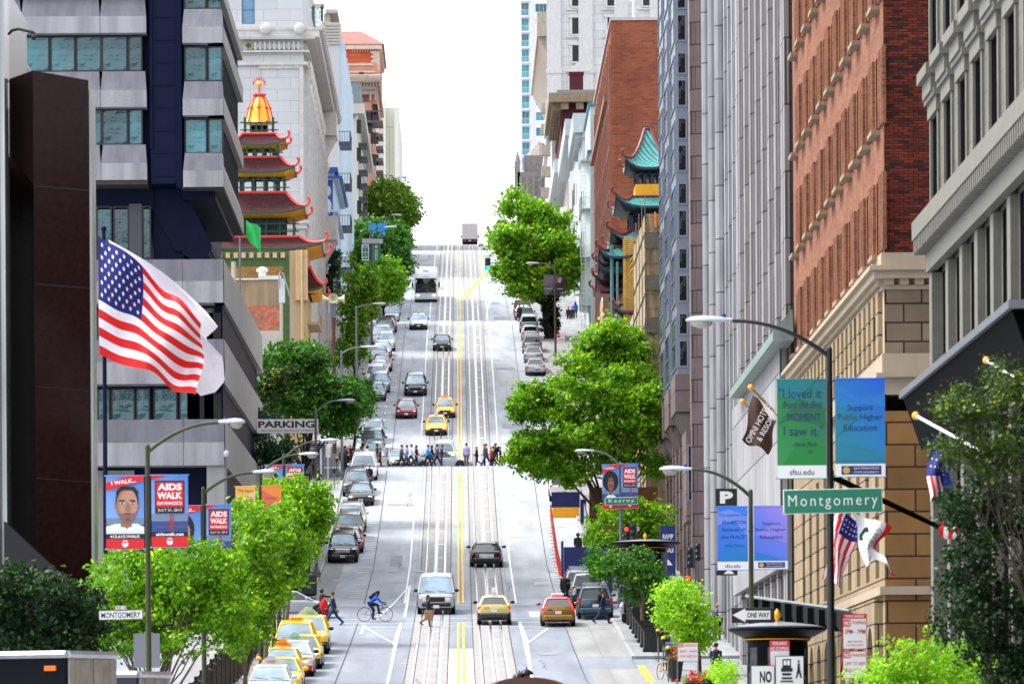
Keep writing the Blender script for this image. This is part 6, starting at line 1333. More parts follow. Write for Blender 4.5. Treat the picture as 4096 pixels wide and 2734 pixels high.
def cable_car():
 d = 154; q = P(1208,1551,d); top = q.z; L = 8.4; c = thing('cable_car','cable car crossing in front, only its brown arched roof and bells showing','cable car',(q.x,d+1,G(d)))
 z0 = top-G(d); m = MB(); n = 12; w = 1.2
 rings = [[(w*k_*math.cos(math.pi*i/n),yy,z0-.42*k2+.42*k2*math.sin(math.pi*i/n)**.8) for i in range(n+1)]+[(-w*k_,yy,z0-.52),(w*k_,yy,z0-.52)] for yy,k_,k2 in ((-.6,.9,1.1),(-.4,1,1),(L-.4,1,1),(L,.95,1.1))]
 m.loft(rings,0); add(c,'roof',mk('roof',m),[mat('brown_varnished_roof',(.16,.075,.02),.35,var=.15)],(0,0,0))
 m = MB(); m.box(-1.05,1.05,0,L-.6,.75,z0-.55); add(c,'body',mk('body',m,1,False),[mat('maroon_tram_body',(.25,.03,.03),.3,var=.05)],(0,0,0))
 m = MB(); m.box(-1.1,1.1,-.3,L-.3,.35,.75); add(c,'frame',mk('frame',m,1,False),[M_trim],(0,0,0))
 for s in (-1,1):
  m = MB(); m.box(s*1.06-.005,s*1.06+.005,.3,L-.9,1.5,z0-.8); add(c,'side_window',mk('side_window',m,1,False),[M_wsh],(0,0,0))
  for yy in (1.5,L-2): add(c,'wheel',vmesh('ccw',lambda: wheel_mesh(.35,.12)),[M_tyre],(s*.6,yy,.36))
 for px,py in ((1209,1541),(1192,1549)):
  b_ = P(px,py,d); lx,lz = b_.x-q.x,b_.z-G(d)-.05
  m = MB(); m.lathe([(.19,0),(.2,.02),(.17,.09),(.1,.14),(.02,.16)],0,0,16); m.tube([(0,0,-.3),(0,0,.0)],.025,5); m.tube([(0,0,.15),(0,0,.22)],.02,5); o = add(c,'bell',mk('bell',m),[mat('dark_bell_bronze',(.03,.028,.03),.25,metal=.7,var=0)],(lx,0,lz))
 m = MB(); m.box(P(1192,1560,d).x-q.x,P(1216,1560,d).x-q.x,-.1,.3,z0-.1,z0+.09); add(c,'bell_bracket',mk('bell_bracket',m,1,False),[MATS['brown_varnished_roof']],(0,0,0))
cable_car()
def dark_truck(px0,px1,ptop,d,rz,L,W,Ht,label,c_side):
 q = P(px1,ptop,d); c = thing('delivery_truck',label,'truck',(q.x,d,q.z-Ht),rz,'box trucks on the near cross street'); 
 m = MB(); m.bbox(-W/2,W/2,0,L,.9,Ht,.06); add(c,'cargo_box',mk('cargo_box',m,1,False),[c_side],(0,0,0))
 m = MB(); 
 for x_ in (-W/2-.012,W/2+.012): m.tube([(x_,0,Ht-.05),(x_,L,Ht-.05)],.1,6)
 m.tube([(-W/2,-.01,Ht-.05),(W/2,-.01,Ht-.05)],.1,6); add(c,'roof_rail',mk('roof_rail',m),[mat('scuffed_aluminium',(.55,.56,.58),.35,metal=.7,var=.2)],(0,0,0))
 m = MB(); m.box(-W/2+.05,-.03,-.05,-.0,1.0,Ht-.15); m.box(.03,W/2-.05,-.05,-.0,1.0,Ht-.15); m.box(-W/2+.3,-W/2+.36,-.09,-.05,1,Ht-.2); m.box(W/2-.36,W/2-.3,-.09,-.05,1,Ht-.2); add(c,'rear_door',mk('rear_door',m,1,False),[mat('dirty_cream_door',(.38,.34,.29),.6,var=.25,scale=3)],(0,0,0))
 m = MB(); m.bbox(-1.0,1.0,L+.2,L+2.2,.5,2.4,.2); add(c,'cab',mk('cab',m,1,False),[C_W],(0,0,0))
 for k in range(3):
  for s in (-1,1): m = MB(); m.bbox(-.03,.03,-.16,.16,-.06,.06,.01); add(c,'marker_light',mk('marker_light',m,1,False),[M_amb],(s*(W/2+.03),.45+k*L*.42,Ht-.38))
 for s in (-1,1):
  for yy in (1.4,L+1.2): add(c,'wheel',VM['trk'],[M_tyre],(s*(W/2-.15),yy,.45))
 return c
dark_truck(0,210,1496,128,R(62),6.5,2.2,3.5,'dark blue delivery truck with scuffed silver roof edge, large in the bottom left corner',mat('dark_navy_panel',(.015,.018,.03),.5,var=.1,spec=.1))
dark_truck(0,352,1542,140,R(70),4.0,2.0,3.2,'smaller silver topped truck just right of the dark blue delivery truck',mat('dark_blue_grey_panel',(.05,.06,.12),.3,var=.1))
# ================================================================ people
POSE = {}
def joints(p):
 J = {}; l = p.get('lean',.04); hz = 0.92
 def legj(side,a,k):
  hp = Vector((side*.095,0,0)); kn = hp+Vector((0,math.sin(a)*.44,-math.cos(a)*.44)); an = kn+Vector((0,math.sin(a-k)*.42,-math.cos(a-k)*.42))
  f = a-k+p.get('foot',0.0); tn = an+Vector((0,.15*math.cos(min(f*.6,.5)),.15*math.sin(f*.6)-.045))
  return hp,kn,an,tn
 for s,nm,(a,k) in ((-1,'L',p['l']),(1,'R',p['r'])): J[nm] = legj(s,a,k)
 low = min(min(J[n][2].z-.075,J[n][3].z-.025) for n in 'LR')
 off = Vector((0,0,-low if not p.get('hip') else p['hip']))
 for n in 'LR': J[n] = tuple(q+off for q in J[n])
 pv = Vector((0,0,0))+off; ax = Vector((0,math.sin(l),math.cos(l)))
 J['pelvis'] = pv; J['waist'] = pv+ax*.14; J['chest'] = pv+ax*.36; J['sh'] = pv+ax*.50; J['neck'] = pv+ax*.555; hl = l*p.get('hk',.3)
 hx = Vector((0,math.sin(hl),math.cos(hl))); J['head'] = J['neck']+hx*.15+Vector((0,.015,0)); J['ax'] = ax; J['hx'] = hx
 for s,nm,(b,e,o) in ((-1,'a',p['al']),(1,'b',p['ar'])):
  sp = J['sh']+Vector((s*.185,0,-.03)); el = sp+Vector((s*math.sin(o)*.28,math.sin(b)*.28*math.cos(o),-math.cos(b)*.28*math.cos(o)))
  wr = el+Vector((s*math.sin(o*.2)*.25,math.sin(b+e)*.25,-math.cos(b+e)*.25)); J[nm] = (sp,el,wr,(wr-el).normalized())
 return J
def skin_eval(verts,edges,name):
 me = bpy.data.meshes.new(name); me.from_pydata([v[0] for v in verts],[],[]) if False else me.from_pydata([tuple(v[0]) for v in verts],edges,[])
 ob = bpy.data.objects.new(name,me); COL.objects.link(ob)
 md = ob.modifiers.new('skin','SKIN'); md.use_smooth_shade = True; sb = ob.modifiers.new('sub','SUBSURF'); sb.levels = 1; sb.render_levels = 1
 lay = me.skin_vertices[0].data
 for i,v in enumerate(verts): lay[i].radius = v[1] if hasattr(v[1],'__len__') else (v[1],v[1])
 lay[0].use_root = True
 dg = bpy.context.evaluated_depsgraph_get(); out = bpy.data.meshes.new_from_object(ob.evaluated_get(dg)); out.name = name
 bpy.data.objects.remove(ob); bpy.data.meshes.remove(me); 
 out.materials.clear(); out.materials.append(M_trim); return out
def body_of(J):
 V = []; E = []
 def nd(p,r,par=None): V.append((Vector(p),r)); i = len(V)-1; (E.append((par,i)) if par is not None else None); return i
 pv = nd(J['pelvis'],(.13,.095)); w_ = nd(J['waist'],(.12,.085),pv); ch = nd(J['chest'],(.14,.095),w_); sh = nd(J['sh'],(.12,.075),ch)
 nk = nd(J['neck'],.05,sh); hd0 = nd(J['head']-J['hx']*.055+Vector((0,.012,0)),(.062,.07),nk); hd = nd(J['head']+J['hx']*.02,(.076,.092),hd0); nd(J['head']+J['hx']*.095,(.058,.07),hd)
 h = J['head']; nd(h+Vector((0,.11,-.012)),.014,hd)
 for s in (-1,1): nd(h+Vector((s*.088,-.005,0)),.014,hd)
 for n in 'LR':
  a = nd(J[n][0]+Vector((0,0,-.03)),.082,pv); b = nd(J[n][1],.055,a); c = nd(J[n][1]*.5+J[n][2]*.5,.053,b); d = nd(J[n][2],.038,c); nd(J[n][3],.032,d)
 for n,s in (('a',-1),('b',1)):
  sp,el,wr,dr = J[n]; a = nd(sp,.05,sh); b = nd(el,.04,a); c = nd(wr,.027,b); pm = nd(wr+dr*.055,(.03,.02),c)
  sd = Vector((0,dr.z,-dr.y)); inn = Vector((-s,0,0))
  for k,ln in enumerate((.062,.072,.068,.052)):
   base = wr+dr*.085+sd*(.024-.016*k); f1 = nd(base,.0095,pm); f2 = nd(base+dr*ln*.55+inn*.006,.0085,f1); nd(base+dr*ln*.92+inn*.024,.0075,f2)
  t1 = nd(wr+dr*.03+sd*.034,.011,c); nd(wr+dr*.062+sd*.05+inn*.01,.009,t1)
 return skin_eval(V,E,'body')
def ering(c,ax,a,b,n=12,sq=1.0):
 fr = Vector((0,ax.z,-ax.y)); return [c+Vector((1,0,0))*(a*math.copysign(abs(math.cos(t))**sq,math.cos(t)))+fr*b*math.sin(t) for t in [2*math.pi*k/n for k in range(n)]]
def limb(mb,pts,rads,n=8): mb.tube(pts,rads,n)
def jacket_of(J,long=0.0,short=False,wide=1.0):
 m = MB(); ax = J['ax']; pv = J['pelvis']; k = wide
 rings = []
 if long: rings.append(ering(pv+Vector((0,-.02,-long)),Vector((0,0,1)),.20*k,.15,12))
 rings += [ering(pv+Vector((0,0,-.06)),ax,.168*k,.125),ering(pv+ax*.1,ax,.155*k,.112),ering(pv+ax*.28,ax,.178*k,.125),ering(pv+ax*.42,ax,.192*k,.122),ering(pv+ax*.505,ax,.165*k,.095),ering(pv+ax*.55,ax,.075,.07)]
 m.loft(rings,0)
 for n in 'ab':
  sp,el,wr,dr = J[n]; 
  if short: limb(m,[sp+Vector((0,0,.03)),sp,sp*.45+el*.55],[.055,.07,.062])
  else: limb(m,[sp+Vector((0,0,.03)),sp,el,wr],[.05,.07*k,.056*k,.042])
 me = m.mesh('jacket',[M_trim],None,True); recalc(me); return me
def trousers_of(J,short=False):
 m = MB(); pv = J['pelvis']
 m.loft([ering(pv+Vector((0,0,-.1)),Vector((0,0,1)),.13,.095),ering(pv+Vector((0,0,-.02)),Vector((0,0,1)),.158,.115),ering(pv+Vector((0,0,.08)),Vector((0,0,1)),.15,.108)],0)
 for n in 'LR':
  a,b,c,d = J[n]
  if short: limb(m,[a+Vector((0,0,.03)),a,b],[.085,.095,.075])
  else: limb(m,[a+Vector((0,0,.04)),a+Vector((0,0,-.05)),a*.4+b*.6,b,b*.5+c*.5,c+Vector((0,0,.0))],[.08,.098,.082,.07,.064,.056])
 me = m.mesh('trousers',[M_trim],None,True); recalc(me); return me
def shoe_of(J,n):
 a,b,c,d = J[n]; m = MB(); dr = (d-c); dr.normalize()
 m.tube([c+Vector((0,0,.03)),c-dr*.03+Vector((0,0,-.03)),c+dr*.06+Vector((0,0,-.02)),d,d+dr*.05],[.045,(.05,.042),(.05,.042),(.05,.03),(.03,.02)],8)
 me = m.mesh('shoe',[M_trim],None,True); recalc(me); return me
def hair_of(J,kind):
 m = MB(); h = J['head']; x = J['hx']
 if kind == 'hood': m.ell(h+x*.0+Vector((0,-.025,0)),(.115,.12,.145),12,8)
 elif kind == 'beanie': m.ell(h+x*.055+Vector((0,-.012,0)),(.098,.112,.09),12,8); m.ell(h+x*.15,(.02,.02,.03),6,4)
 else:
  m.ell(h+x*.045+Vector((0,-.022,0)),(.093,.105,.092),12,8)
  if kind == 'long': m.tube([h+x*.06+Vector((0,-.05,0)),h+Vector((0,-.08,-.05)),h+Vector((0,-.09,-.17)),h+Vector((0,-.07,-.29))],[(.06,.085),(.05,.095),(.045,.10),(.02,.06)],8)
  if kind == 'bun': m.ell(h+x*.10+Vector((0,-.09,0)),(.045,.045,.045),8,6)
  if kind == 'curly': m.ell(h+Vector((0,-.02,.01)),(.125,.115,.135),12,8)
 me = m.mesh('hair',[M_trim],None,True); return me
PM = {}
def pm(key,fn):
 if key not in PM: PM[key] = fn()
 return PM[key]
POSES = {
 'walkA': dict(l=(.50,.12),r=(-.42,.35),al=(-.45,.25,.12),ar=(.45,.35,.12),lean=.07),
 'walkB': dict(l=(-.35,.45),r=(.42,.08),al=(.35,.4,.12),ar=(-.4,.2,.12),lean=.05),
 'walkC': dict(l=(.15,.05),r=(-.1,.9),al=(.15,.9,.1),ar=(-.2,.5,.1),lean=.04),
 'stand': dict(l=(.03,.03),r=(-.02,.02),al=(.05,.15,.12),ar=(.0,.2,.14),lean=.0),
 'phone': dict(l=(.04,.03),r=(-.03,.03),al=(.35,1.3,.1),ar=(.3,1.35,.12),lean=.05,hk=5.0),
 'reach': dict(l=(.2,.1),r=(-.3,.2),al=(1.3,.2,.1),ar=(.1,.4,.1),lean=.05),
 'cycle': dict(l=(1.35,1.15),r=(.55,.72),al=(.75,.25,.08),ar=(.75,.25,.08),lean=.85,hip=.97,hk=.1),
}
SK = {'lt': mat('skin_light',(.50,.27,.18),.55,var=.05),'md': mat('skin_tan',(.34,.17,.10),.55,var=.05),'dk': mat('skin_dark',(.09,.045,.028),.5,var=.05)}
def cloth(name,c): return mat('cloth_'+name,c,.85,var=.15,scale=6)
K = {'black': cloth('black',(.012,.012,.015)),'navy': cloth('navy',(.02,.03,.09)),'jean': cloth('jean',(.04,.085,.19)),'white': cloth('white',(.72,.72,.75)),'grey': cloth('grey',(.17,.17,.18)),'ltb': cloth('light_blue',(.25,.42,.7)),'blue': cloth('blue',(.02,.18,.65)),'cyan': cloth('cyan',(.03,.38,.75)),'red': cloth('red',(.6,.02,.03)),'maroon': cloth('maroon',(.16,.02,.035)),'brown': cloth('brown',(.10,.06,.035)),'tan': cloth('tan',(.32,.25,.17)),'lav': cloth('lavender',(.52,.48,.72)),'olive': cloth('olive',(.09,.08,.045)),'purple': cloth('purple',(.18,.10,.35))}
HR = {'dark': mat('dark_hair',(.012,.009,.008),.6,var=0),'brown': mat('brown_hair',(.07,.035,.018),.6,var=0),'blond': mat('blond_hair',(.45,.32,.14),.6,var=0),'grey': mat('grey_hair',(.38,.36,.34),.6,var=0),'maroon': K['maroon'],'black': K['black'],'tan': K['tan']}
def person(label,x,y,face,pose,top='grey',bot='black',hair='dark',hk='short',skin='lt',h=1.0,group=None,long=0.0,short=False,z=None,shoes='black',bag=None,wide=1.0):
 """face: heading in degrees, 0 = up the street, 90 = towards the right"""
 J = pm(('J',pose),lambda: joints(POSES[pose])); z0 = G(y) if z is None else z
 c = thing('person',label,'person',(x,y,z0),-R(face),group); c.scale = (h,h,h)
 def part(name,key,fn,m): o = link(name,pm(key,fn),c); slotmat(o,[m]); return o
 part('body',('b',pose),lambda: body_of(J),SK[skin])
 part('jacket' if not short else 'shirt',('j',pose,long,short,wide),lambda: jacket_of(J,long,short,wide),K[top])
 part('trousers',('t',pose),lambda: trousers_of(J),K[bot])
 for n in 'LR': part('shoe',('s',pose,n),lambda: shoe_of(J,n),K[shoes])
 part('hair',('h',pose,hk),lambda: hair_of(J,hk),HR[hair])
 if pose in ('cycle','walkC','walkB','reach','stand'):
  def eyes():
   m = MB(); hh = J['head']
   for s in (-1,1): m.ell(hh+Vector((s*.033,.092,.015)),(.014,.009,.008),6,4)
   m.ell(hh+Vector((0,.094,-.055)),(.025,.007,.006),6,4); return m.mesh('eyes_and_mouth',[M_trim])
  part('eyes_and_mouth',('e',pose),eyes,HR['dark'])
 if bag:
  kind,bc,bl = bag; ax = J['ax']; Mx = Matrix.Rotation(-R(face),4,'Z')
  m = MB()
  if kind == 'backpack':
   q = J['chest']; fr = Vector((0,ax.z,-ax.y)); cc = q-fr*.20+ax*.02
   rings = [ering(cc+ax*t,ax,.13*k_,.085*k_) for t,k_ in ((-.22,.75),(-.17,1),(.1,1),(.2,.85),(.24,.5))]; m.loft(rings,0)
   for s in (-1,1): m.tube([q+ax*.16+Vector((s*.1,0,0))-fr*.12,q+ax*.18+Vector((s*.11,0,0))+fr*.02,q-ax*.0+Vector((s*.12,0,0))+fr*.12,q-ax*.14+Vector((s*.14,0,0))-fr*.1],.018,5)
  elif kind == 'shoulder':
   sp,el,wr,dr = J['b']; w_ = wr+Vector((.06,-.02,.10)); m.bbox(w_.x-.06,w_.x+.06,w_.y-.17,w_.y+.17,w_.z-.15,w_.z+.1,.03); m.tube([w_+Vector((0,-.14,.08)),J['sh']+Vector((.12,0,.02)),w_+Vector((0,.14,.08))],.012,5)
  else:
   sp,el,wr,dr = J['b']; g_ = wr+dr*.12; m.bbox(g_.x-.07,g_.x+.07,g_.y-.17,g_.y+.17,g_.z-.5,g_.z-.14,.02); m.tube([g_+Vector((0,-.09,-.14)),g_+Vector((0,-.03,.0)),g_+Vector((0,.03,.0)),g_+Vector((0,.09,-.14))],.008,5)
  me = m.mesh('bag',[K.get(bc) or MATS[bc]],None,True)
  o = link('backpack' if kind == 'backpack' else 'bag',me,None,(x,y,z0)); o.rotation_euler = (0,0,-R(face)); o.scale = (h,h,h); tag(o,bl,'bag')
 return c
GC = 'walkers on the Grant crossing'; GL = 'people waiting on the left corner'
gy = 403.5
def gx(px,d=gy): return P(px,1060,d).x
W1 = [
 (921,0,90,'walkB','grey','black','dark','short','lt',1.0,{},'man in a grey shirt and black trousers, leftmost walker on the crossing'),
 (932,1.2,90,'walkA','ltb','grey','brown','short','lt',1.03,{},'man in a light blue shirt walking behind the grey shirted man'),
 (943,-.6,90,'walkA','white','navy','brown','short','lt',1.02,{},'man in a white shirt striding right over the crossing'),
 (955,0,90,'walkC','black','black','dark','long','lt',.95,{'long':.12},'woman in a black coat with a red scarf walking right'),
 (981,-.4,90,'walkA','cyan','black','brown','short','lt',1.0,{},'man in a bright blue jacket and black trousers on the crossing'),
 (990,.9,90,'walkB','black','jean','dark','long','md',1.0,{},'woman in a dark top and jeans with a white bag, behind the blue jacket'),
 (1002,0,90,'walkA','grey','navy','dark','short','lt',1.03,{},'man in a charcoal sweater walking in front of the silver turning car'),
 (1013,-.5,90,'phone','navy','jean','dark','bun','md',.94,{},'woman in a royal blue top looking at her phone as she crosses'),
 (1070,0,0,'stand','lav','grey','dark','short','lt',1.02,{},'man in a lavender shirt standing alone on the centre of the crossing'),
 (1094,-.3,-90,'walkC','black','black','blond','long','lt',.88,{'bag':('shoulder','black','black shoulder bag on the blond woman at the crossing')},'blond woman in black walking alone left of the big group'),
 (1112,.8,-90,'stand','brown','black','dark','short','md',1.0,{},'man in brown half hidden behind the man in a teal shirt'),
 (1116,-.5,-90,'walkA','jean','jean','brown','short','lt',1.03,{'short':True},'broad man in a blue t-shirt and jeans walking left'),
 (1127,.5,-90,'walkC','tan','jean','blond','short','lt',.88,{},'short fair haired person in tan behind the blue t-shirt man'),
 (1133,1.4,-90,'walkB','grey','black','dark','short','lt',.95,{},'person in grey between the group members on the right of the crossing'),
 (1138,.2,-90,'walkB','black','black','dark','short','md',1.05,{'bag':('backpack','black','black backpack on the tallest dark clothed man at the crossing')},'tall man in dark clothes with red scarf and backpack'),
 (1148,-.2,-90,'walkC','black','brown','dark','short','lt',.85,{'long':.15},'short woman in a black coat and brown skirt, rightmost of the group'),
 (1180,.6,-90,'walkB','black','jean','dark','short','lt',1.0,{'bag':('backpack','black','dark backpack near the leaves at the right of the crossing')},'person in black and jeans partly behind leaves at the right kerb'),
 (1232,1.0,-90,'stand','navy','black','dark','short','lt',1.0,{'bag':('backpack','blue','bright blue backpack behind the leaves above the white suv')},'person in dark clothes with a bright blue backpack behind the leaves'),
 (1218,.2,-90,'walkA','black','black','dark','short','md',.97,{},'dark clothed walker behind the leaves left of the blue backpack')]
for px,dy,fc,ps,tp_,bt,hr,hk,sk,h,ex,lab in W1:
 person(lab,gx(px)+0,gy+dy,fc,ps,tp_,bt,hr,hk,sk,h,GC,**ex)
m = MB(); q = Vector((gx(1127)+.05,gy+.25,G(gy)+.85)); m.bbox(q.x-.14,q.x+.14,q.y-.1,q.y+.1,q.z-.2,q.z+.25,.04); o = m.build('shopping_bag',[K['red']],None,off=None); tag(o,'bright red bag carried in the group at the right of the crossing','bag')
def sidew(px,py,d): return P(px,py,d).x
C1 = [(786,1068,396,0,'stand','brown','black','brown','short','lt','man in brown at the left edge of the corner crowd'),
 (791,1068,397.6,40,'stand','navy','navy','dark','short','md','man in navy at the front left of the corner crowd'),
 (797,1075,395,70,'phone','black','black','dark','short','lt','man in a dark coat looking down at a phone in the corner crowd'),
 (793,1066,399,180,'stand','white','jean','grey','short','lt','grey haired person at the back of the corner crowd'),
 (803,1062,400.5,180,'stand','black','black','blond','short','lt','blond person with headphones in the corner crowd'),
 (811,1075,398,100,'stand','maroon','black','maroon','hood','lt','person in a maroon hooded sweatshirt in the corner crowd'),
 (828,1065,398.5,90,'stand','blue','black','dark','short','md','person in a blue jacket by the parked cars in the corner crowd'),
 (842,1062,399.5,90,'walkC','white','grey','dark','hood','lt','person in a white jacket with dark hood by the kerb'),
 (823,1085,393.5,180,'stand','white','black','blond','short','lt','seated looking person in white at the front of the corner crowd'),
 (865,1068,401.5,90,'stand','brown','tan','dark','short','dk','man in a brown jacket and beige trousers right of the corner crowd'),
 (872,1068,402.5,90,'stand','black','black','dark','short','md','child sized person in black beside the brown jacket man'),
 (706,1080,386,180,'stand','grey','black','dark','short','md','man in a light grey shirt under the trees by the pale stone'),
 (716,1080,388,200,'stand','black','brown','dark','long','md','woman in black by the bus shelter under the trees'),
 (729,1085,384,90,'walkB','black','black','dark','short','md','person in black passing the bus shelter with red shoes'),
 (682,1080,388,90,'stand','blue','ltb','dark','short','lt','person in blue by the dark bush on the left pavement')]
for px,py,d,fc,ps,tp_,bt,hr,hk,sk,lab in C1:
 person(lab,sidew(px,py-60,d),d,fc,ps,tp_,bt,hr,hk,sk,.82 if 'child' in lab else (.75 if 'seated' in lab else 1.0),GL,z=G(d)+(.15 if sidew(px,py-60,d) < KL else 0))
x,y = at_px(833,1091); person('older man in a brown jacket walking in front of the white minivan',sidew(831,1060,386),386,60,'stand','olive','jean','grey','short','lt',1.0,'two older men crossing by the white minivan')
person('older grey haired man in a black jacket and jeans by the white minivan',sidew(847,1060,385),385,10,'walkC','black','jean','grey','short','lt',1.02,'two older men crossing by the white minivan')
x,y = at_px(765,1433); person('man in a dark jacket and blue jeans facing the woman with the red bag',x,y,-88,'walkA','navy','jean','dark','short','lt',1.03,None,wide=1.1)
person('woman in black with a large red bag on the Kearny crossing',sidew(737,1410,285.5),285.5,88,'reach','black','maroon','dark','curly','md',.95,None)
m = MB(); q = Vector((sidew(743,1410,285),285,G(285)+.78)); m.ell(q,(.22,.14,.38),12,8); m.tube([q+Vector((-.1,0,.3)),q+Vector((-.14,0,.62)),q+Vector((.02,0,.3))],.02,5); o = m.build('shoulder_bag',[K['red']],None,off=None,smooth=True); tag(o,'large red shoulder bag on the woman at the Kearny crossing','bag')
m = MB(); q = Vector((sidew(749,1415,285),285.2,G(285)+.5)); m.bbox(q.x-.13,q.x+.13,q.y-.08,q.y+.08,q.z-.28,q.z+.3,.05); o = m.build('shopping_bag',[mat('patterned_maroon',(.28,.06,.08),.7,var=.5,scale=14)],None,off=None); tag(o,'patterned maroon bag hanging between the couple on the Kearny crossing','bag')
x,y = at_px(981,1413); person('woman in a blue jacket and tan trousers with long hair before the van',sidew(981,1390,278),278,90,'walkC','navy','tan','brown','long','lt',.95,None)
m = MB(); q = Vector((sidew(983,1400,277.7),277.6,G(277.6)+.62)); m.bbox(q.x-.21,q.x+.21,q.y-.09,q.y+.09,q.z-.24,q.z+.26,.02); o = m.build('paper_bag',[mat('brown_kraft_paper',(.42,.28,.16),.8,var=.1)],None,off=None); tag(o,'brown paper shopping bag carried in front of the silver van','bag')
x,y = at_px(1382,1430); person('man in a navy sweater and blue jeans with a backpack stepping off the right kerb',x,y,80,'walkB','navy','jean','brown','short','lt',1.03,None,shoes='maroon',bag=('backpack','black','black backpack on the man stepping off the right kerb'))
person('man in a black suit standing beside the silver pickup on the right',sidew(1297,1370,298),298,180,'stand','black','black','dark','short','lt',1.05,None,long=.1,wide=1.1)
person('woman with reddish hair in an olive jacket walking up the fenced lane',sidew(1326,1240,338),338,0,'walkC','olive','black','brown','curly','lt',1.0,'couple in the fenced walkway',wide=1.15)
person('man in a navy jacket walking up the fenced lane beside the olive jacket',sidew(1348,1240,338.5),338.5,0,'walkB','navy','black','dark','short','lt',1.05,'couple in the fenced walkway',wide=1.15)
for px,d,tp_,lab,fc in ((1320,551,'blue','person in a bright blue top with a shoulder bag on the far right pavement',0),(1304,566,'black','person in black standing above the blue top walker on the pavement',180),(1312,560,'navy','small figure in navy beyond the blue top walker',180),(1333,512,'navy','person with a blue backpack walking in the shade on the right pavement',20),(1192,548,'black','person in black stepping along the parked cars under the big tree',0)):
 person(lab,sidew(px,730,d),d,fc,'walkC',tp_,'black','dark','long' if d == 551 else 'short','lt',1.0,'walkers on the far right pavement',z=G(d)+(.16 if sidew(px,730,d) > KR else 0))
person('businessman on the white pavement beyond the round kiosk',P(1642,1500,222).x,222,10,'walkC','navy','black','dark','short','lt',1.0,None,z=G(222)+.16)
person('person in a lavender jacket behind the bright green street tree',P(1646,1440,262).x,262,0,'stand','purple','black','grey','short','lt',1.0,None,z=G(262)+.16)
x,y = at_px(860,1426)
def bicycle(x,y,rz,label,frame,z,sc=1.0,group=None):
 c = thing('bicycle',label,'bicycle',(x,y,z),rz,group); c.scale = (sc,)*3
 for yy in (.52,-.50):
  m = MB(); n = 28
  m.tube([(0,.335*math.cos(2*math.pi*k/n),.335*math.sin(2*math.pi*k/n)) for k in range(n+1)],.015,6)
  w_ = link('wheel',m.mesh('wheel',[M_trim],None,True),c,(0,yy,.35)); s_ = MB()
  for k in range(14): a = 2*math.pi*k/14; s_.tube([(0,.02*math.cos(a+.5),.02*math.sin(a+.5)),(0,.32*math.cos(a),.32*math.sin(a))],.0025,3)
  s_.tube([(-.04,0,0),(.04,0,0)],.02,6); link('spokes',s_.mesh('spokes',[M_rim]),w_)
 m = MB(); bb = (0,-.07,.28); st = (0,-.2,.78); hd = (0,.36,.80); hb = (0,.40,.66)
 m.tube([bb,st],.016,6); m.tube([bb,hb],.018,6); m.tube([(0,-.19,.74),hd],.016,6); m.tube([hd,hb],.02,6)
 for s in (-1,1): m.tube([(s*.03,-.5,.35),(s*.03,-.08,.29)],.01,5); m.tube([(s*.03,-.5,.35),(s*.015,-.19,.72)],.009,5); m.tube([(s*.035,.52,.35),(s*.025,.42,.66)],.012,5)
 link('frame',m.mesh('frame',[frame],None,True),c)
 m = MB(); m.tube([st,(0,-.215,.90)],.012,5); m.ell((0,-.22,.93),(.06,.13,.03),8,6); link('saddle',m.mesh('saddle',[M_trim],None,True),c)
 m = MB(); m.tube([hd,(0,.34,.92)],.014,5); m.tube([(0,.34,.92),(0,.42,.93)],.014,5); m.tube([(-.21,.42,.93),(.21,.42,.93)],.013,5)
 for s in (-1,1): m.tube([(s*.21,.42,.93),(s*.21,.52,.93),(s*.21,.54,.86),(s*.21,.46,.80)],.013,5)
 link('handlebar',m.mesh('handlebar',[M_trim],None,True),c)
 m = MB(); m.tube([(.05,-.07,.28),(.09,-.07+.12,.17)],.011,5); m.tube([(-.05,-.07,.28),(-.09,-.07-.12,.39)],.011,5); m.box(.07,.17,.02,.08,.155,.175); m.box(-.17,-.07,-.22,-.16,.38,.4); link('pedals',m.mesh('pedals',[M_trim]),c)
 return c
bicycle(x,y,-R(90),'black racing bicycle ridden over the Kearny crossing',M_trim,G(y)+.02,1.1)
person('cyclist in a blue jacket and dark shorts bent over the handlebars with a black backpack',x-.28,y,90,'cycle','blue','navy','black','beanie','dk',1.0,None,z=G(y)+.03,bag=('backpack','black','black backpack on the back of the cyclist'))
# ================================================================ trees and plants
L_ficus = mat_leaf('ficus_leaf',(.010,.050,.003),(.18,.42,.006),(.72,.88,.07)); L_dark = mat_leaf('dark_glossy_leaf',(.002,.009,.002),(.010,.042,.007),(.13,.22,.07),.45)
L_deep = mat_leaf('deep_green_leaf',(.008,.038,.008),(.055,.19,.014),(.26,.44,.03)); L_plane = mat_leaf('plane_leaf',(.014,.065,.005),(.20,.45,.010),(.68,.82,.07)); L_lime = mat_leaf('lime_leaf',(.13,.32,.01),(.34,.62,.03),(.62,.78,.10))
L_olive = mat_leaf('yellowing_leaf',(.03,.09,.008),(.15,.33,.02),(.55,.52,.05)); L_bush = mat_leaf('grey_green_leaf',(.008,.03,.018),(.03,.10,.04),(.08,.18,.06)); L_autumn = mat_leaf('sparse_brownish_leaf',(.008,.02,.004),(.05,.10,.012),(.42,.46,.08))
M_bark = mat('grey_bark',(.13,.10,.08),.9,var=.35,scale=8); M_barkd = mat('dark_bark',(.03,.024,.02),.9,var=.3,scale=8); M_barkl = mat('pale_bark',(.26,.21,.17),.9,var=.3,scale=8)
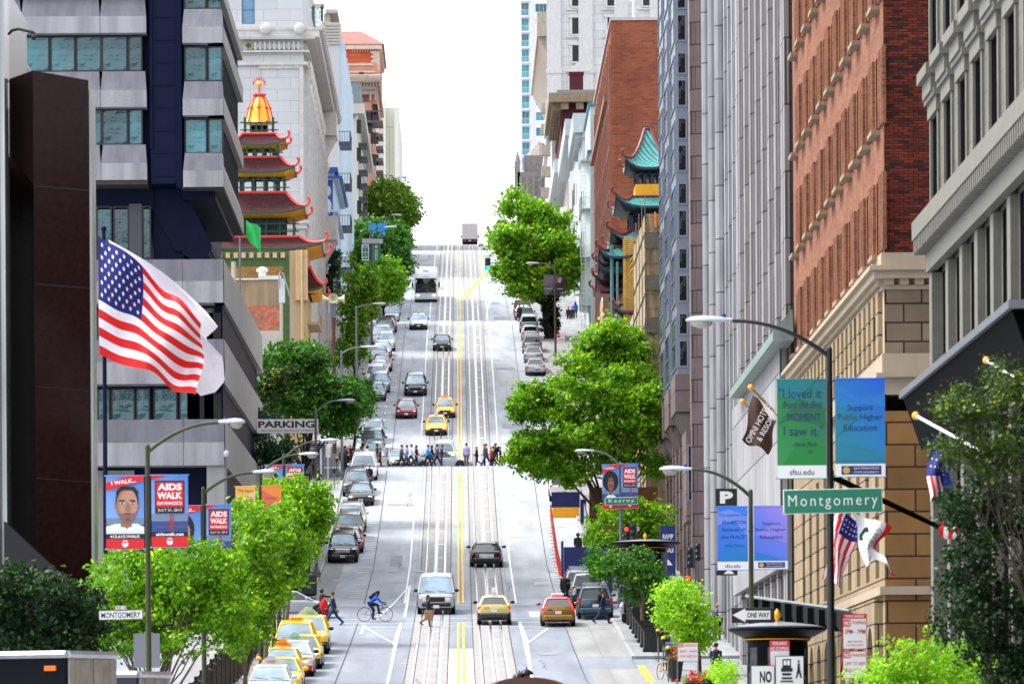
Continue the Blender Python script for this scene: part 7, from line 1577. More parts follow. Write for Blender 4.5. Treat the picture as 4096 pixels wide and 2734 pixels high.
def leaves(name,blobs,n,size,m,parent,seed,clump=.35,shell=.55,aspect=.62,up=.35):
 rg = np.random.default_rng(seed)
 if shell <= .74 and len(blobs[0]) == 6 and n > 1500:
  nb_ = []
  for b in blobs:
   nb_.append((b[0],b[1],b[2]-.1*b[5],b[3]*.62,b[4]*.62,b[5]*.6))
   for k in range(9):
    v = rg.normal(size=3); v /= np.linalg.norm(v); v[2] = v[2]*.9+.12; q = rg.uniform(.62,1.02); s_ = rg.uniform(.26,.46)
    nb_.append((b[0]+v[0]*b[3]*q,b[1]+v[1]*b[4]*q,b[2]+v[2]*b[5]*q,b[3]*s_,max(b[4]*s_,.3),b[5]*s_*.9))
  blobs = nb_; clump = clump*.8
 vol = np.array([b[3]*b[4]*b[5] for b in blobs],float); pr = vol**.75; pr /= pr.sum()
 ncl = max(12,int(n/30)); bi = rg.choice(len(blobs),ncl,p=pr); B = np.array([b[:6] for b in blobs])
 d = rg.normal(size=(ncl,3)); d /= np.linalg.norm(d,axis=1)[:,None]; r = shell+(1-shell)*rg.random(ncl)**.6; r = np.where(rg.random(ncl) < .22,rg.random(ncl)**.4*shell,r)
 r *= (1+.12*rg.normal(size=ncl))*(1+(0 if shell > .74 else 1)*(.15*np.sin(d[:,0]*5+seed)+.13*np.sin(d[:,2]*6+seed*2.3+d[:,1]*3)))
 C = B[bi,:3]+d*B[bi,3:6]*r[:,None]; Cd = d
 ci = rg.integers(0,ncl,n); sc = clump*(.6+.8*rg.random(ncl))[ci][:,None]
 Pn = C[ci]+rg.normal(size=(n,3))*sc*np.array([1,1,.7])
 nr = Cd[ci]*.7+rg.normal(size=(n,3))*.75+np.array([0,0,up]); nr /= np.linalg.norm(nr,axis=1)[:,None]
 t = np.cross(nr,rg.normal(size=(n,3))); t /= np.linalg.norm(t,axis=1)[:,None]; b = np.cross(nr,t)
 s = size*(.5+.95*rg.random(n)**1.5)[:,None]; a = s*aspect
 V = np.stack([Pn-t*s,Pn+b*a+nr*s*.12,Pn+t*s,Pn-b*a+nr*s*.12],1).reshape(-1,3)
 off = np.array(wloc(parent)); V = V-off
 me = bpy.data.meshes.new(name); me.vertices.add(4*n); me.vertices.foreach_set('co',V.astype(np.float32).ravel()); me.loops.add(4*n); me.loops.foreach_set('vertex_index',np.arange(4*n,dtype=np.int32))
 me.polygons.add(n); me.polygons.foreach_set('loop_start',np.arange(0,4*n,4,dtype=np.int32)); me.polygons.foreach_set('loop_total',np.full(n,4,dtype=np.int32)); me.update(calc_edges=True); me.materials.append(m)
 return link(name,me,parent),C
def tree(label,base,blobs,n,size,m,bark=None,tr=.16,fork=.45,seed=1,clump=.35,shell=.55,nb=14,group='street trees',name='street_tree',cat='tree',z=None,up=.35):
 bark = bark or M_bark; bx_,by_,bz_ = base; t = thing(name,label,cat,base,0,group)
 o,C = leaves('crown',blobs,n,size,m,t,seed,clump,shell,up=up)
 r2 = random.Random(seed); top = Vector(np.average(np.array([b[:3] for b in blobs]),axis=0)); b0 = Vector(base); zmin = min(b[2]-b[5] for b in blobs)
 fk = Vector((bx_+(top.x-bx_)*.25,by_+(top.y-by_)*.25,max(bz_+1.6,bz_+(top.z-bz_)*fork)))
 if tr > 0:
  mb = MB(); mb.tube([b0-Vector((0,0,.1)),b0+Vector((0,0,.3)),(b0+fk)/2+Vector((r2.uniform(-.1,.1),0,0)),fk],[tr*1.35,tr,tr*.85,tr*.72],9)
  for k in range(nb):
   e = Vector(C[r2.randrange(len(C))]); mid = fk+(e-fk)*.5+Vector((r2.uniform(-.4,.4),r2.uniform(-.4,.4),r2.uniform(-.1,.6)))*.5
   q = fk+(e-fk)*.22+Vector((r2.uniform(-.15,.15),0,.1)); mb.tube([fk-Vector((0,0,.15)),q,mid,e],[tr*.5,tr*.36,tr*.22,tr*.06],6,cap=False)
   for _ in range(2):
    e2 = Vector(C[r2.randrange(len(C))])
    if (e2-mid).length < max(2.2,(e-fk).length*.7): mb.tube([mid,(mid+e2)/2+Vector((0,0,r2.uniform(-.1,.2))),e2],[tr*.16,tr*.1,tr*.04],5,cap=False)
  mb.build('trunk',[bark],t,smooth=True)
 return t
def blob(px,py,d,rx,ry=None,rz=None,dd=0.0):
 """an ellipsoid of foliage; centre from the survey, radii in metres"""
 p = P(px,py,d); return (p.x,p.y+dd,p.z,rx,rx if ry is None else ry,rx if rz is None else rz)
def K_(d,px): return px*d/FOC
gz = lambda d: G(d)+.15
d = 172; tree('leafy street tree behind the nearest left banner pole, with pale forked branches showing',(P(345,1500,d).x,d,gz(d)-.1),[blob(300,1330,d,K_(d,110),1.6,K_(d,70)),blob(430,1310,d,K_(d,130),1.6,K_(d,80)),blob(250,1420,d,K_(d,80),1.4,K_(d,60)),blob(370,1440,d,K_(d,170),1.7,K_(d,85)),blob(520,1420,d,K_(d,85),1.5,K_(d,95)),blob(400,1380,d,K_(d,150),1.6,K_(d,80))],24000,.085,L_ficus,M_barkl,.13,.3,11,.2,.7,22)
d = 200; tree('bright green street tree right of the leafy tree by the nearest left banner pole',(P(560,1560,d).x,d,gz(d)),[blob(565,1330,d,K_(d,95),1.6,K_(d,85)),blob(540,1420,d,K_(d,80),1.5,K_(d,75)),blob(600,1240,d,K_(d,70),1.4,K_(d,60)),blob(570,1390,d,K_(d,80),1.5,K_(d,90))],15000,.095,L_ficus,M_barkl,.12,.3,12,.22,.65,12)
d = 228; tree('bright green street tree over the taxi rank with orange banners above it',(P(612,1540,d).x,d,gz(d)),[blob(610,1220,d,K_(d,90),1.8,K_(d,70)),blob(640,1290,d,K_(d,75),1.7,K_(d,75)),blob(570,1190,d,K_(d,55),1.4,K_(d,40)),blob(625,1260,d,K_(d,85),1.6,K_(d,90))],15000,.10,L_ficus,M_barkl,.12,.35,13,.24,.65,10)
d = 262; tree('rounded green street tree nearest to Kearny on the left',(P(660,1470,d).x,d,gz(d)),[blob(672,1180,d,K_(d,80),2.0,K_(d,85)),blob(700,1215,d,K_(d,48),1.5,K_(d,60)),blob(640,1145,d,K_(d,55),1.6,K_(d,45)),blob(680,1200,d,K_(d,65),1.6,K_(d,80))],13000,.11,L_ficus,M_barkl,.13,.4,14,.26,.65,10)
d = 160; tree('dark glossy leaved shrub mass in the bottom left corner',(P(80,1568,d).x,d,gz(d)-1.2),[blob(70,1420,d,K_(d,130),1.5,K_(d,110)),blob(170,1400,d,K_(d,60),1.2,K_(d,60)),blob(20,1350,d,K_(d,80),1.3,K_(d,50)),blob(190,1480,d,K_(d,90),1.3,K_(d,80))],13000,.09,L_dark,M_barkd,.1,.3,15,.22,.6,8,name='large_shrub',cat='shrub',group=None)
d = 362; tree('large dark green tree with layered tufts behind the parking sign',(P(690,1050,d).x,d,gz(d)),[blob(690,880,d,K_(d,90),2.8,K_(d,80)),blob(740,950,d,K_(d,75),2.6,K_(d,75)),blob(640,840,d,K_(d,50),2,K_(d,55)),blob(790,900,d,K_(d,45),2,K_(d,45)),blob(700,810,d,K_(d,55),2,K_(d,28)),blob(650,920,d,K_(d,60),2.4,K_(d,60)),blob(790,960,d,K_(d,40),2,K_(d,50))],28000,.16,L_deep,M_barkd,.22,.4,21,.42,.6,14)
d = 358; tree('pale yellow green small tree at the concrete building edge',(P(612,1050,d).x,d,gz(d)),[blob(630,872,d,K_(d,38),1.2,K_(d,38)),blob(610,900,d,K_(d,25),1.0,K_(d,30))],2500,.14,L_autumn,M_bark,.08,.5,22,.3,.5,6)
d = 345; tree('dark grey green conifer like bush below the parking sign',(P(620,1110,d).x,d,gz(d)-.5),[blob(620,1030,d,K_(d,48),1.6,K_(d,55)),blob(600,960,d,K_(d,30),1.2,K_(d,30)),blob(650,1055,d,K_(d,30),1.3,K_(d,38))],7000,.12,L_bush,M_barkd,.1,.3,23,.3,.55,6,name='dark_bush',cat='shrub',group=None)
d = 405; 
tree('dark green street tree leaning over the parked cars just above Grant',(P(812,1060,430).x,428,gz(428)),[blob(815,905,428,K_(428,40),2,K_(428,48)),blob(835,925,428,K_(428,22),1.2,K_(428,26))],5500,.17,L_deep,M_barkd,.14,.4,24,.36,.55,8)
d = 470; tree('slender yellowing street tree with sparse leaves beside the siren pole',(P(812,900,d).x,d,gz(d)),[blob(822,640,d,K_(d,44),1.7,K_(d,48)),blob(815,730,d,K_(d,46),1.7,K_(d,60)),blob(808,805,d,K_(d,36),1.5,K_(d,55)),blob(845,690,d,K_(d,24),1.3,K_(d,40))],13000,.17,L_olive,M_bark,.12,.25,25,.38,.5,10)
d = 545; tree('tight round clipped tree with yellow tips, lowest of the hill row',(P(878,700,d).x,d,gz(d)),[blob(872,642,d,K_(d,48),2,K_(d,46)),blob(897,655,d,K_(d,26),1.4,K_(d,34))],14000,.18,MATS['plane_leaf'],M_barkd,.16,.3,26,.3,.8,6)
d = 590; tree('clipped dark green tree above the lowest yellow tipped one in the hill row',(P(900,640,d).x,d,gz(d)),[blob(885,580,d,K_(d,52),2.6,K_(d,42)),blob(915,610,d,K_(d,27),1.8,K_(d,38)),blob(850,600,d,K_(d,40),2,K_(d,40))],15000,.19,L_deep,M_barkd,.16,.3,27,.3,.8,6)
d = 640; tree('dark clipped tree behind the green university banners',(P(880,590,d).x,d,gz(d)),[blob(868,540,d,K_(d,66),3,K_(d,36)),blob(920,560,d,K_(d,24),2,K_(d,34)),blob(830,560,d,K_(d,36),2,K_(d,40))],15000,.21,L_deep,M_barkd,.16,.3,28,.3,.8,6)
d = 700; tree('big domed tree with olive yellow top at the hill crest on the left',(P(890,560,d).x,d,gz(d)),[blob(893,470,d,K_(d,58),4,K_(d,52)),blob(925,485,d,K_(d,30),3,K_(d,38)),blob(862,500,d,K_(d,34),3,K_(d,34))],26000,.24,mat_leaf('yellow_dome_leaf',(.012,.06,.008),(.13,.25,.014),(.50,.52,.03)),M_barkd,.22,.3,29,.42,.75,6)
d = 500; tree('small dark street tree against the ornate white building',(P(765,740,d).x,d,gz(d)-.5),[blob(764,650,d,K_(d,14),.7,K_(d,42)),blob(768,600,d,K_(d,9),.6,K_(d,22))],2500,.16,L_bush,M_bark,.07,.3,30,.3,.5,5)
d = 528; tree('huge plane tree with ivy covered trunk on the right, tallest street tree',(P(1262,790,d).x,d,gz(d)),[blob(1215,480,d,K_(d,55),3,K_(d,50)),blob(1190,545,d,K_(d,60),3,K_(d,52)),blob(1270,550,d,K_(d,70),3.2,K_(d,60)),blob(1215,620,d,K_(d,70),3,K_(d,45)),blob(1300,620,d,K_(d,52),2.6,K_(d,60)),blob(1180,620,d,K_(d,46),2,K_(d,44)),blob(1155,560,d,K_(d,32),2,K_(d,40)),blob(1225,670,d,K_(d,55),2.4,K_(d,26))],36000,.20,L_plane,M_barkd,.55,.4,41,.5,.45,16)
m = MB(); q = P(1262,790,d)
d = 338; tree('sprawling plane tree over the right pavement above the Kearny pole banners',(P(1425,1250,d).x,d,gz(d)),[blob(1330,900,d,K_(d,110),3,K_(d,70)),blob(1440,920,d,K_(d,80),2.6,K_(d,75)),blob(1270,1010,d,K_(d,85),2.4,K_(d,38)),blob(1390,1000,d,K_(d,110),2.8,K_(d,60)),blob(1240,940,d,K_(d,60),2,K_(d,50)),blob(1480,990,d,K_(d,45),2,K_(d,55)),blob(1300,1060,d,K_(d,60),1.8,K_(d,28)),blob(1215,900,d,K_(d,40),1.5,K_(d,25)),blob(1500,1070,d,K_(d,34),1.4,K_(d,34)),blob(1228,1048,d,K_(d,52),1.5,K_(d,38)),blob(1215,1010,d,K_(d,50),1.5,K_(d,40)),blob(1200,930,d,K_(d,45),1.5,K_(d,40)),blob(1420,1060,d,K_(d,60),1.6,K_(d,40)),blob(1310,1075,d,K_(d,85),1.8,K_(d,36)),blob(1210,1050,d,K_(d,55),1.5,K_(d,42)),blob(1460,960,d,K_(d,80),2,K_(d,80))],44000,.145,L_plane,M_bark,.26,.25,42,.27,.35,24)
d = 353; tree('plane tree with browning top behind the sprawling one, in front of the draped scaffold',(P(1430,1200,d).x,d,gz(d)),[blob(1400,790,d,K_(d,75),2.6,K_(d,50)),blob(1450,810,d,K_(d,50),2.4,K_(d,50)),blob(1350,830,d,K_(d,60),2,K_(d,40)),blob(1420,870,d,K_(d,75),2.6,K_(d,45))],14000,.165,L_plane,M_bark,.2,.4,43,.38,.45,12)
d = 310; tree('loose green tree below the Kearny street sign on the right pavement',(P(1470,1400,d).x,d,gz(d)),[blob(1440,1180,d,K_(d,62),2,K_(d,40)),blob(1500,1190,d,K_(d,45),1.6,K_(d,50)),blob(1400,1240,d,K_(d,50),1.6,K_(d,55)),blob(1500,1290,d,K_(d,45),1.5,K_(d,60)),blob(1410,1170,d,K_(d,40),1.4,K_(d,30))],11000,.12,L_plane,M_bark,.13,.4,44,.3,.45,14)
d = 286; tree('street tree with pale forked trunk in front of the planter boxes',(P(1480,1470,d-24).x,d-24,gz(d-24)),[blob(1440,1300,d-24,K_(d,72),1.8,K_(d,42)),blob(1500,1320,d-24,K_(d,50),1.5,K_(d,50)),blob(1385,1290,d-24,K_(d,38),1.3,K_(d,28)),blob(1475,1360,d-24,K_(d,40),1.3,K_(d,28))],9500,.10,L_deep,M_barkl,.13,.35,45,.24,.55,14)
d = 232; tree('small lime green street tree, brightest on the right pavement',(P(1605,1568,d).x,d,gz(d)),[blob(1562,1395,d,K_(d,55),1.1,K_(d,60)),blob(1600,1440,d,K_(d,42),1.0,K_(d,40)),blob(1590,1470,d,K_(d,34),.9,K_(d,26)),blob(1535,1370,d,K_(d,26),.7,K_(d,30))],11000,.08,L_lime,M_bark,.09,.35,46,.19,.75,10)
d = 118; tree('dark glossy tree with bare twigs filling the right edge',(P(2330,1568,d).x,d,G(d)-.3),[blob(2300,1150,d,K_(d,95),1.2,K_(d,80)),blob(2290,1330,d,K_(d,110),1.2,K_(d,150)),blob(2200,1180,d,K_(d,70),1.0,K_(d,60)),blob(2230,1450,d,K_(d,75),1.0,K_(d,90)),blob(2330,1000,d,K_(d,50),1.0,K_(d,45)),blob(2320,1500,d,K_(d,90),1.2,K_(d,110)),blob(2210,1330,d,K_(d,45),.9,K_(d,90))],26000,.05,L_dark,M_bark,.07,.3,47,.13,.45,12)
d = 112; tree('sparse brownish twigs above the dark tree at the right edge',(P(2349,1400,d).x+.5,d,G(d)),[blob(2250,930,d,K_(d,110),1.0,K_(d,65)),blob(2320,870,d,K_(d,70),1.0,K_(d,70)),blob(2200,1030,d,K_(d,60),.9,K_(d,50)),blob(2290,1040,d,K_(d,80),.9,K_(d,60))],8500,.045,L_autumn,M_bark,.05,.5,48,.16,.2,16)
d = 126
for (px,py,rx,rz_,n,lab,sd) in ((2130,1560,175,100,14000,'long bright green clipped shrub along the bottom right edge',49),(1660,1545,32,34,1700,'small round bright shrub left of the round kiosk',50),(2060,1560,60,55,2200,'bright shrub clump in front of the stone base by the parking signs',53)):
 dd = d if px > 2000 else 150
 tree(lab,(P(px,1600,dd).x,dd,P(px,py+rz_+20,dd).z),[blob(px,py,dd,K_(dd,rx),.8,K_(dd,rz_)),blob(px+rx*.4,py-rz_*.25,dd,K_(dd,rx*.5),.7,K_(dd,rz_*.6)),blob(px-rx*.4,py+rz_*.1,dd,K_(dd,rx*.5),.7,K_(dd,rz_*.6))],n,.045,L_lime if px != 2060 else L_ficus,M_bark,0,.5,sd,.1,.75,0,name='clipped_shrub',cat='shrub',group='low shrubs near the camera')
# ================================================================ street furniture, signs, banners, flags
M_pg = mat('olive_green_pole',(.09,.10,.035),.5,var=.15); M_pgrey = mat('grey_pole',(.22,.24,.26),.45,var=.1); M_pk = mat('black_green_pole',(.008,.012,.012),.35,var=.1); M_prust = mat('brown_grey_pole',(.17,.14,.13),.5,var=.15)
M_lum = mat('luminaire_grey',(.55,.58,.62),.35,var=.05); M_lens = mat_glass('lamp_lens',(.45,.45,.40),.15,.2,var=.2); M_blue = mat('photocell_blue',(.03,.08,.4),.4,var=0)
def lamp(label,px_top,py_top,d,hx,hy,m,gx_=None,head_w=.95,r=.11,group='street lamps',base=None,x_base=None):
 """pole up to (px_top, py_top); luminaire outer tip at (hx, hy)"""
 t = P(px_top,py_top,d); x = t.x; z0 = G(d)+.15; b = thing('street_lamp',label,'street lamp',(x,d,z0),0,group)
 m_ = MB(); m_.tube([(x,d,z0),(x,d,z0+.5),(x,d,t.z)],[r*1.5,r,r*.72],12); m_.ell((x,d,t.z),(r*.75,r*.75,r*.6),8,4); m_.build('pole',[m],b,smooth=True)
 m_ = MB(); m_.lathe([(r*2.2,0),(r*2.2,.25),(r*1.5,.45)],0,0,10); link('pole_base',m_.mesh('pole_base',[m]),b)
 e = P(hx,hy,d); s = 1 if e.x > x else -1; ex = e.x - s*head_w; a0 = Vector((x,d,t.z-.18)); a1 = Vector((ex,d,e.z+.04)); h_ = a1.z-a0.z
 m_ = MB(); pts = []
 for k in range(9):
  u = k/8; pts.append(a0+Vector(((a1.x-a0.x)*u,0,h_*(1-(1-u)**2.1))))
 m_.tube(pts,[.055]*4+[.045]*5,8); m_.build('arm',[m],b,smooth=True)
 m_ = MB(); cx = ex+s*head_w*.5; L = head_w; prof = [(0,.05,.05),(.12,.09,.075),(.35,.13,.10),(.62,.17,.12),(.85,.15,.10),(.97,.07,.05),(1.0,.02,.02)]
 rings = []
 for u,ry,rz_ in prof:
  c = Vector((ex+s*L*u,d,e.z+.05)); rings.append([c+Vector((0,ry*math.cos(q),(rz_ if math.sin(q) > 0 else rz_*.35)*math.sin(q))) for q in [2*math.pi*k/12 for k in range(12)]])
 m_.loft(rings,0); m_.build('luminaire',[M_lum],b,smooth=True)
 m_ = MB(); m_.ell((ex+s*L*.66,d,e.z+.0),(L*.24,.12,.13),12,8); m_.build('lens',[M_lens],b,smooth=True)
 m_ = MB(); m_.tube([(ex+s*.2,d,e.z+.1),(ex+s*.2,d,e.z+.2)],.05,8); m_.build('photocell',[M_blue if d < 420 else M_lum],b)
 return b
lamp('black lamp post at the right carrying the green banner, nearest street lamp',1902,800,127,1573,740,M_pk,head_w=1.1,r=.10)
lamp('olive lamp post with the purple blue banner pair, right side',1722,1125,163,1512,1080,M_pg,head_w=1.0,r=.09)
lamp('grey lamp post at Kearny on the right with the woman portrait banner',1423,1062,297,1318,1036,M_pgrey,head_w=1.1)
lamp('brownish lamp post on the upper right with the dark portrait banner',1273,612,500,1206,605,M_prust,head_w=1.25)
lamp('olive lamp post at the left with the man portrait banner',338,1022,150,563,972,M_pg,head_w=.75,r=.09)
lamp('olive lamp post second on the left with the half hidden banner',466,1120,182,634,1086,M_pg,head_w=.8,r=.09)
lamp('olive lamp post with orange banners on the left',597,1078,232,731,1044,M_pg,head_w=.85)
lamp('olive lamp post with the small awareness banner before Kearny on the left',651,1042,268,775,1012,M_pg,head_w=.9)
lamp('grey lamp post at the Kearny corner on the left, plain without banner',724,940,323,816,920,M_pgrey,head_w=1.1)
lamp('grey lamp post beside the dark tree above Kearny on the left',783,806,392,863,797,M_pgrey,head_w=1.15)
lamp('grey lamp post between Grant and the long parked row on the left',817,702,447,886,698,M_pgrey,head_w=1.1)
lamp('brown grey lamp post carrying the green university banners',851,528,518,911,522,M_prust,head_w=1.2)
lamp('brown grey lamp post with the blue banners near the crest on the left',880,502,595,922,494,M_prust,head_w=1.2)
lamp('distant lamp post topmost on the left above the domed tree',905,425,705,936,407,M_prust,head_w=1.3)
lamp('small distant lamp post beyond the domed tree at the crest',925,432,770,946,430,M_prust,head_w=1.2)
lamp('lamp post hidden by the big plane tree with only its head above',1192,440,590,1168,432,M_prust,head_w=1.1)
lamp('lamp post inside the plane foliage on the right with its head in front of leaves',1300,890,437,1255,866,M_pgrey,head_w=1.2)
lamp('lamp head by the silver crossovers on the right kerb',1282,884,470,1225,846,M_pgrey,head_w=.95)
def flat(name,c,r=.6): return mat(name,tuple(v**.75 for v in c),r,var=0)
B_red = flat('banner_red',(.72,.015,.02)); B_blk = flat('banner_black',(.012,.012,.015)); B_wht = flat('banner_white',(.85,.85,.87)); B_sky = flat('banner_sky_blue',(.12,.32,.78)); B_sea = flat('banner_sea_blue',(.02,.09,.30)); B_land = flat('banner_city_haze',(.20,.26,.38)); B_brg = flat('banner_bridge_red',(.42,.05,.03)); B_ink = flat('banner_ink_blue',(.02,.03,.16))
def grad(name,stops,axis=2,scale=1.0):
 if name in MATS: return MATS[name]
 m,nt,b = _nt(name); b.inputs['Roughness'].default_value = .55; tc = N(nt,'ShaderNodeTexCoord'); sp = N(nt,'ShaderNodeSeparateXYZ'); nt.links.new(tc.outputs['Generated'],sp.inputs[0])
 rp = N(nt,'ShaderNodeValToRGB'); ad = N(nt,'ShaderNodeMath',operation='MULTIPLY_ADD'); ad.inputs[1].default_value = .35; nt.links.new(sp.outputs[0],ad.inputs[0])
 m2 = N(nt,'ShaderNodeMath',operation='MULTIPLY'); m2.inputs[1].default_value = .65; nt.links.new(sp.outputs[axis],m2.inputs[0]); nt.links.new(m2.outputs[0],ad.inputs[2])
 cr = rp.color_ramp
 for i,(p_,c_) in enumerate(stops):
  e = cr.elements[i] if i < 2 else cr.elements.new(p_); e.position = p_; e.color = l4(c_)
 nt.links.new(ad.outputs[0],rp.inputs[0]); nt.links.new(rp.outputs[0],b.inputs['Base Color']); MATS[name] = m; return m
def banner_obj(label,corners,d,group='banners on the lamp posts'):
 """corners px: left, right, top, bottom -> returns empty, local mapper"""
 x0,x1,yt,yb = corners; a = P(x0,yt,d); c = P(x1,yb,d); t = thing('banner',label,'banner',(a.x,d,c.z),0,group)
 W = c.x-a.x; H = a.z-c.z; return t,W,H
def cloth_panel(t,W,H,m,name='cloth',wave=.03):
 mb = MB(); n = 10; vs = []
 for j in range(n+1):
  for i in range(n+1):
   u,v = i/n,j/n; vs.append((u*W,0,v*H))
 mb.add(vs,[(j*(n+1)+i,j*(n+1)+i+1,(j+1)*(n+1)+i+1,(j+1)*(n+1)+i) for j in range(n) for i in range(n)])
 for i in (0,1): mb.tube([(-.04,0,i*H),(W+.04,0,i*H)],.018,6)
 return link(name,mb.mesh(name,[m]),t)
class Art:
 """flat printed shapes layered on a panel, u/v in 0..1 of the panel"""
 def __init__(s,W,H): s.W,s.H,s.mb,s.mats,s.k = W,H,MB(),[],0
 def mi(s,m):
  if m not in s.mats: s.mats.append(m)
  return s.mats.index(m)
 def y(s): s.k += 1; return -.006-.0022*s.k
 def poly(s,pts,m): yy = s.y(); s.mb.add([(u*s.W,yy,v*s.H) for u,v in pts],[tuple(range(len(pts)))],s.mi(m)); return s
 def rect(s,u0,u1,v0,v1,m): return s.poly([(u0,v0),(u1,v0),(u1,v1),(u0,v1)],m)
 def ell(s,u,v,ru,rv,m,n=20,a0=0,a1=2*math.pi): return s.poly([(u+ru*math.cos(a0+(a1-a0)*k/n),v+rv*math.sin(a0+(a1-a0)*k/n)) for k in range(n)],m)
 def text(s,tx,u,v,w,h,m,bold=.01,shear=0,rot=0,space=1.0): put_text(s.mb,tx,u*s.W,v*s.H,w*s.W,h*s.H,s.y(),s.mi(m),bold,shear,space,rot=rot); return s
 def done(s,parent,name='printed_design'): return link(name,s.mb.mesh(name,s.mats),parent)
S_l = flat('print_skin_light',(.52,.29,.20)); S_ls = flat('print_skin_shade',(.36,.18,.12)); S_d = flat('print_skin_brown',(.22,.11,.075)); S_dh = flat('print_hair_black',(.012,.01,.012)); S_b = flat('print_beard',(.17,.09,.065)); S_lip = flat('print_lips',(.45,.13,.11))
def aidsA(label,corners,d,who='man',phone=True):
 t,W,H = banner_obj(label,corners,d); cloth_panel(t,W,H,grad('banner_sky_gradient',[(0,(.30,.50,.82)),(1,(.07,.20,.62))])); a = Art(W,H)
 a.rect(0,1,.22,.36,B_sea); a.rect(0,1,.33,.42,B_land)
 if who == 'man':
  a.poly([(0,.2),(1,.2),(1,.30),(.82,.345),(.25,.345),(0,.31)],B_wht); a.poly([(.38,.30),(.68,.30),(.64,.42),(.42,.42)],S_ls); a.ell(.53,.345,.25,.05,B_wht) if False else None
  a.poly([(.36,.34),(.70,.34),(.55,.275)],S_ls)
  fo = lambda cx,cy,rx,ry,a0=0,a1=2*math.pi,n=26: [(cx+rx*math.cos(a0+(a1-a0)*k/n)*(1-.20*max(0,-math.sin(a0+(a1-a0)*k/n))**2),cy+ry*math.sin(a0+(a1-a0)*k/n)) for k in range(n+1)]
  a.ell(.255,.60,.035,.05,S_ls); a.ell(.855,.60,.03,.05,S_ls); a.poly(fo(.555,.655,.305,.19),S_dh); a.poly(fo(.555,.59,.285,.245),S_ls); a.poly(fo(.575,.59,.262,.238),flat('print_skin_mid',(.46,.24,.165))); a.poly(fo(.60,.60,.225,.215),S_l)
  a.poly(fo(.555,.59,.284,.244,math.pi*1.08,math.pi*1.92)+[(.77,.50),(.70,.485),(.56,.495),(.42,.485),(.33,.50)],flat('print_stubble',(.27,.15,.11))); a.ell(.565,.478,.115,.010,S_b); a.ell(.565,.447,.10,.017,S_lip); a.rect(.49,.64,.449,.453,S_b); a.ell(.565,.40,.06,.018,S_b)
  a.poly([(.275,.68),(.33,.775),(.42,.80),(.56,.805),(.70,.80),(.79,.77),(.835,.68),(.85,.78),(.74,.85),(.40,.855),(.27,.79)],S_dh)
  a.poly([(.33,.645),(.50,.655),(.48,.672),(.36,.668)],S_dh); a.poly([(.62,.655),(.79,.642),(.76,.665),(.64,.672)],S_dh); a.ell(.42,.625,.055,.013,B_wht); a.ell(.70,.625,.055,.013,B_wht); a.ell(.42,.625,.028,.014,S_dh); a.ell(.70,.625,.028,.014,S_dh); a.poly([(.54,.63),(.60,.63),(.64,.525),(.57,.51),(.50,.525)],S_ls)
 elif who == 'curly':
  a.poly([(.2,.2),(.85,.2),(.80,.28),(.62,.33),(.42,.33),(.26,.28)],B_wht); a.ell(.5,.62,.47,.24,S_dh); a.poly([(.42,.31),(.60,.31),(.58,.42),(.44,.42)],S_d); a.ell(.52,.55,.20,.17,S_d); a.ell(.44,.585,.045,.012,B_wht); a.ell(.60,.585,.045,.012,B_wht); a.ell(.44,.585,.022,.012,S_dh); a.ell(.60,.585,.022,.012,S_dh); a.ell(.52,.455,.07,.014,S_lip); a.poly([(.50,.57),(.54,.57),(.56,.50),(.48,.50)],S_dh if False else S_b)
 else:
  a.ell(.35,.62,.42,.25,S_dh); a.rect(.5,.74,.22,.62,S_dh); a.ell(.28,.56,.33,.22,S_l); a.ell(.12,.60,.08,.015,S_dh); a.ell(.40,.60,.08,.015,S_dh); a.ell(.25,.42,.12,.02,S_lip); a.poly([(.2,.58),(.26,.58),(.32,.5),(.2,.5)],S_ls)
 a.poly([(0,.80),(1,.93),(1,1.0),(.62,1.0),(0,.90)],B_red)
 a.text('I WALK...',.47,.918,.66,.055,B_wht,.03,0,.125)
 a.rect(0,1,.135,.205,B_blk); a.rect(0,1,0,.135,B_red); a.text('415.615.WALK',.5,.17,.80,.04,B_wht,.03)
 a.poly([(.42,.09),(.50,.075),(.58,.09),(.58,.04),(.50,.02),(.42,.04)],B_wht); a.rect(.44,.56,.10,.115,B_wht)
 a.done(t); return t
def aidsB(label,corners,d):
 t,W,H = banner_obj(label,corners,d); cloth_panel(t,W,H,grad('banner_sky_gradient',[(0,(.30,.50,.82)),(1,(.07,.20,.62))])); a = Art(W,H)
 a.rect(0,1,.22,.36,B_sea); a.rect(0,1,.36,.46,B_land); 
 a.rect(.50,.535,.22,.46,B_brg); a.rect(.575,.61,.22,.46,B_brg)
 for v in (.30,.37,.44): a.rect(.50,.61,v,v+.012,B_brg)
 a.rect(.15,1,.275,.288,B_brg); a.poly([(0,.93),(.45,1.0),(0,1.0)],B_red)
 a.rect(.10,.90,.47,.92,B_blk); a.rect(.13,.87,.555,.90,B_red)
 a.text('AIDS',.5,.835,.66,.095,B_wht,.045); a.text('WALK',.5,.715,.68,.095,B_wht,.045); a.text('SAN FRANCISCO',.5,.61,.68,.045,B_wht,.03); a.text('JULY 21, 2013',.5,.51,.66,.045,B_wht,.01)
 a.rect(0,1,.145,.215,B_blk); a.rect(0,1,0,.145,B_red); a.text('aidswalk.net',.5,.18,.76,.045,B_wht,.03)
 a.poly([(.42,.10),(.50,.085),(.58,.10),(.58,.05),(.50,.03),(.42,.05)],B_wht); a.rect(.44,.56,.11,.125,B_wht); a.done(t); return t
d = 149.85
aidsA('banner printed with the portrait of a short haired man, left of the nearest left pole',(243,331,1091,1258),d); aidsB('event banner with a bridge, right of the nearest left pole beside the man portrait',(347,432,1089,1254),d)
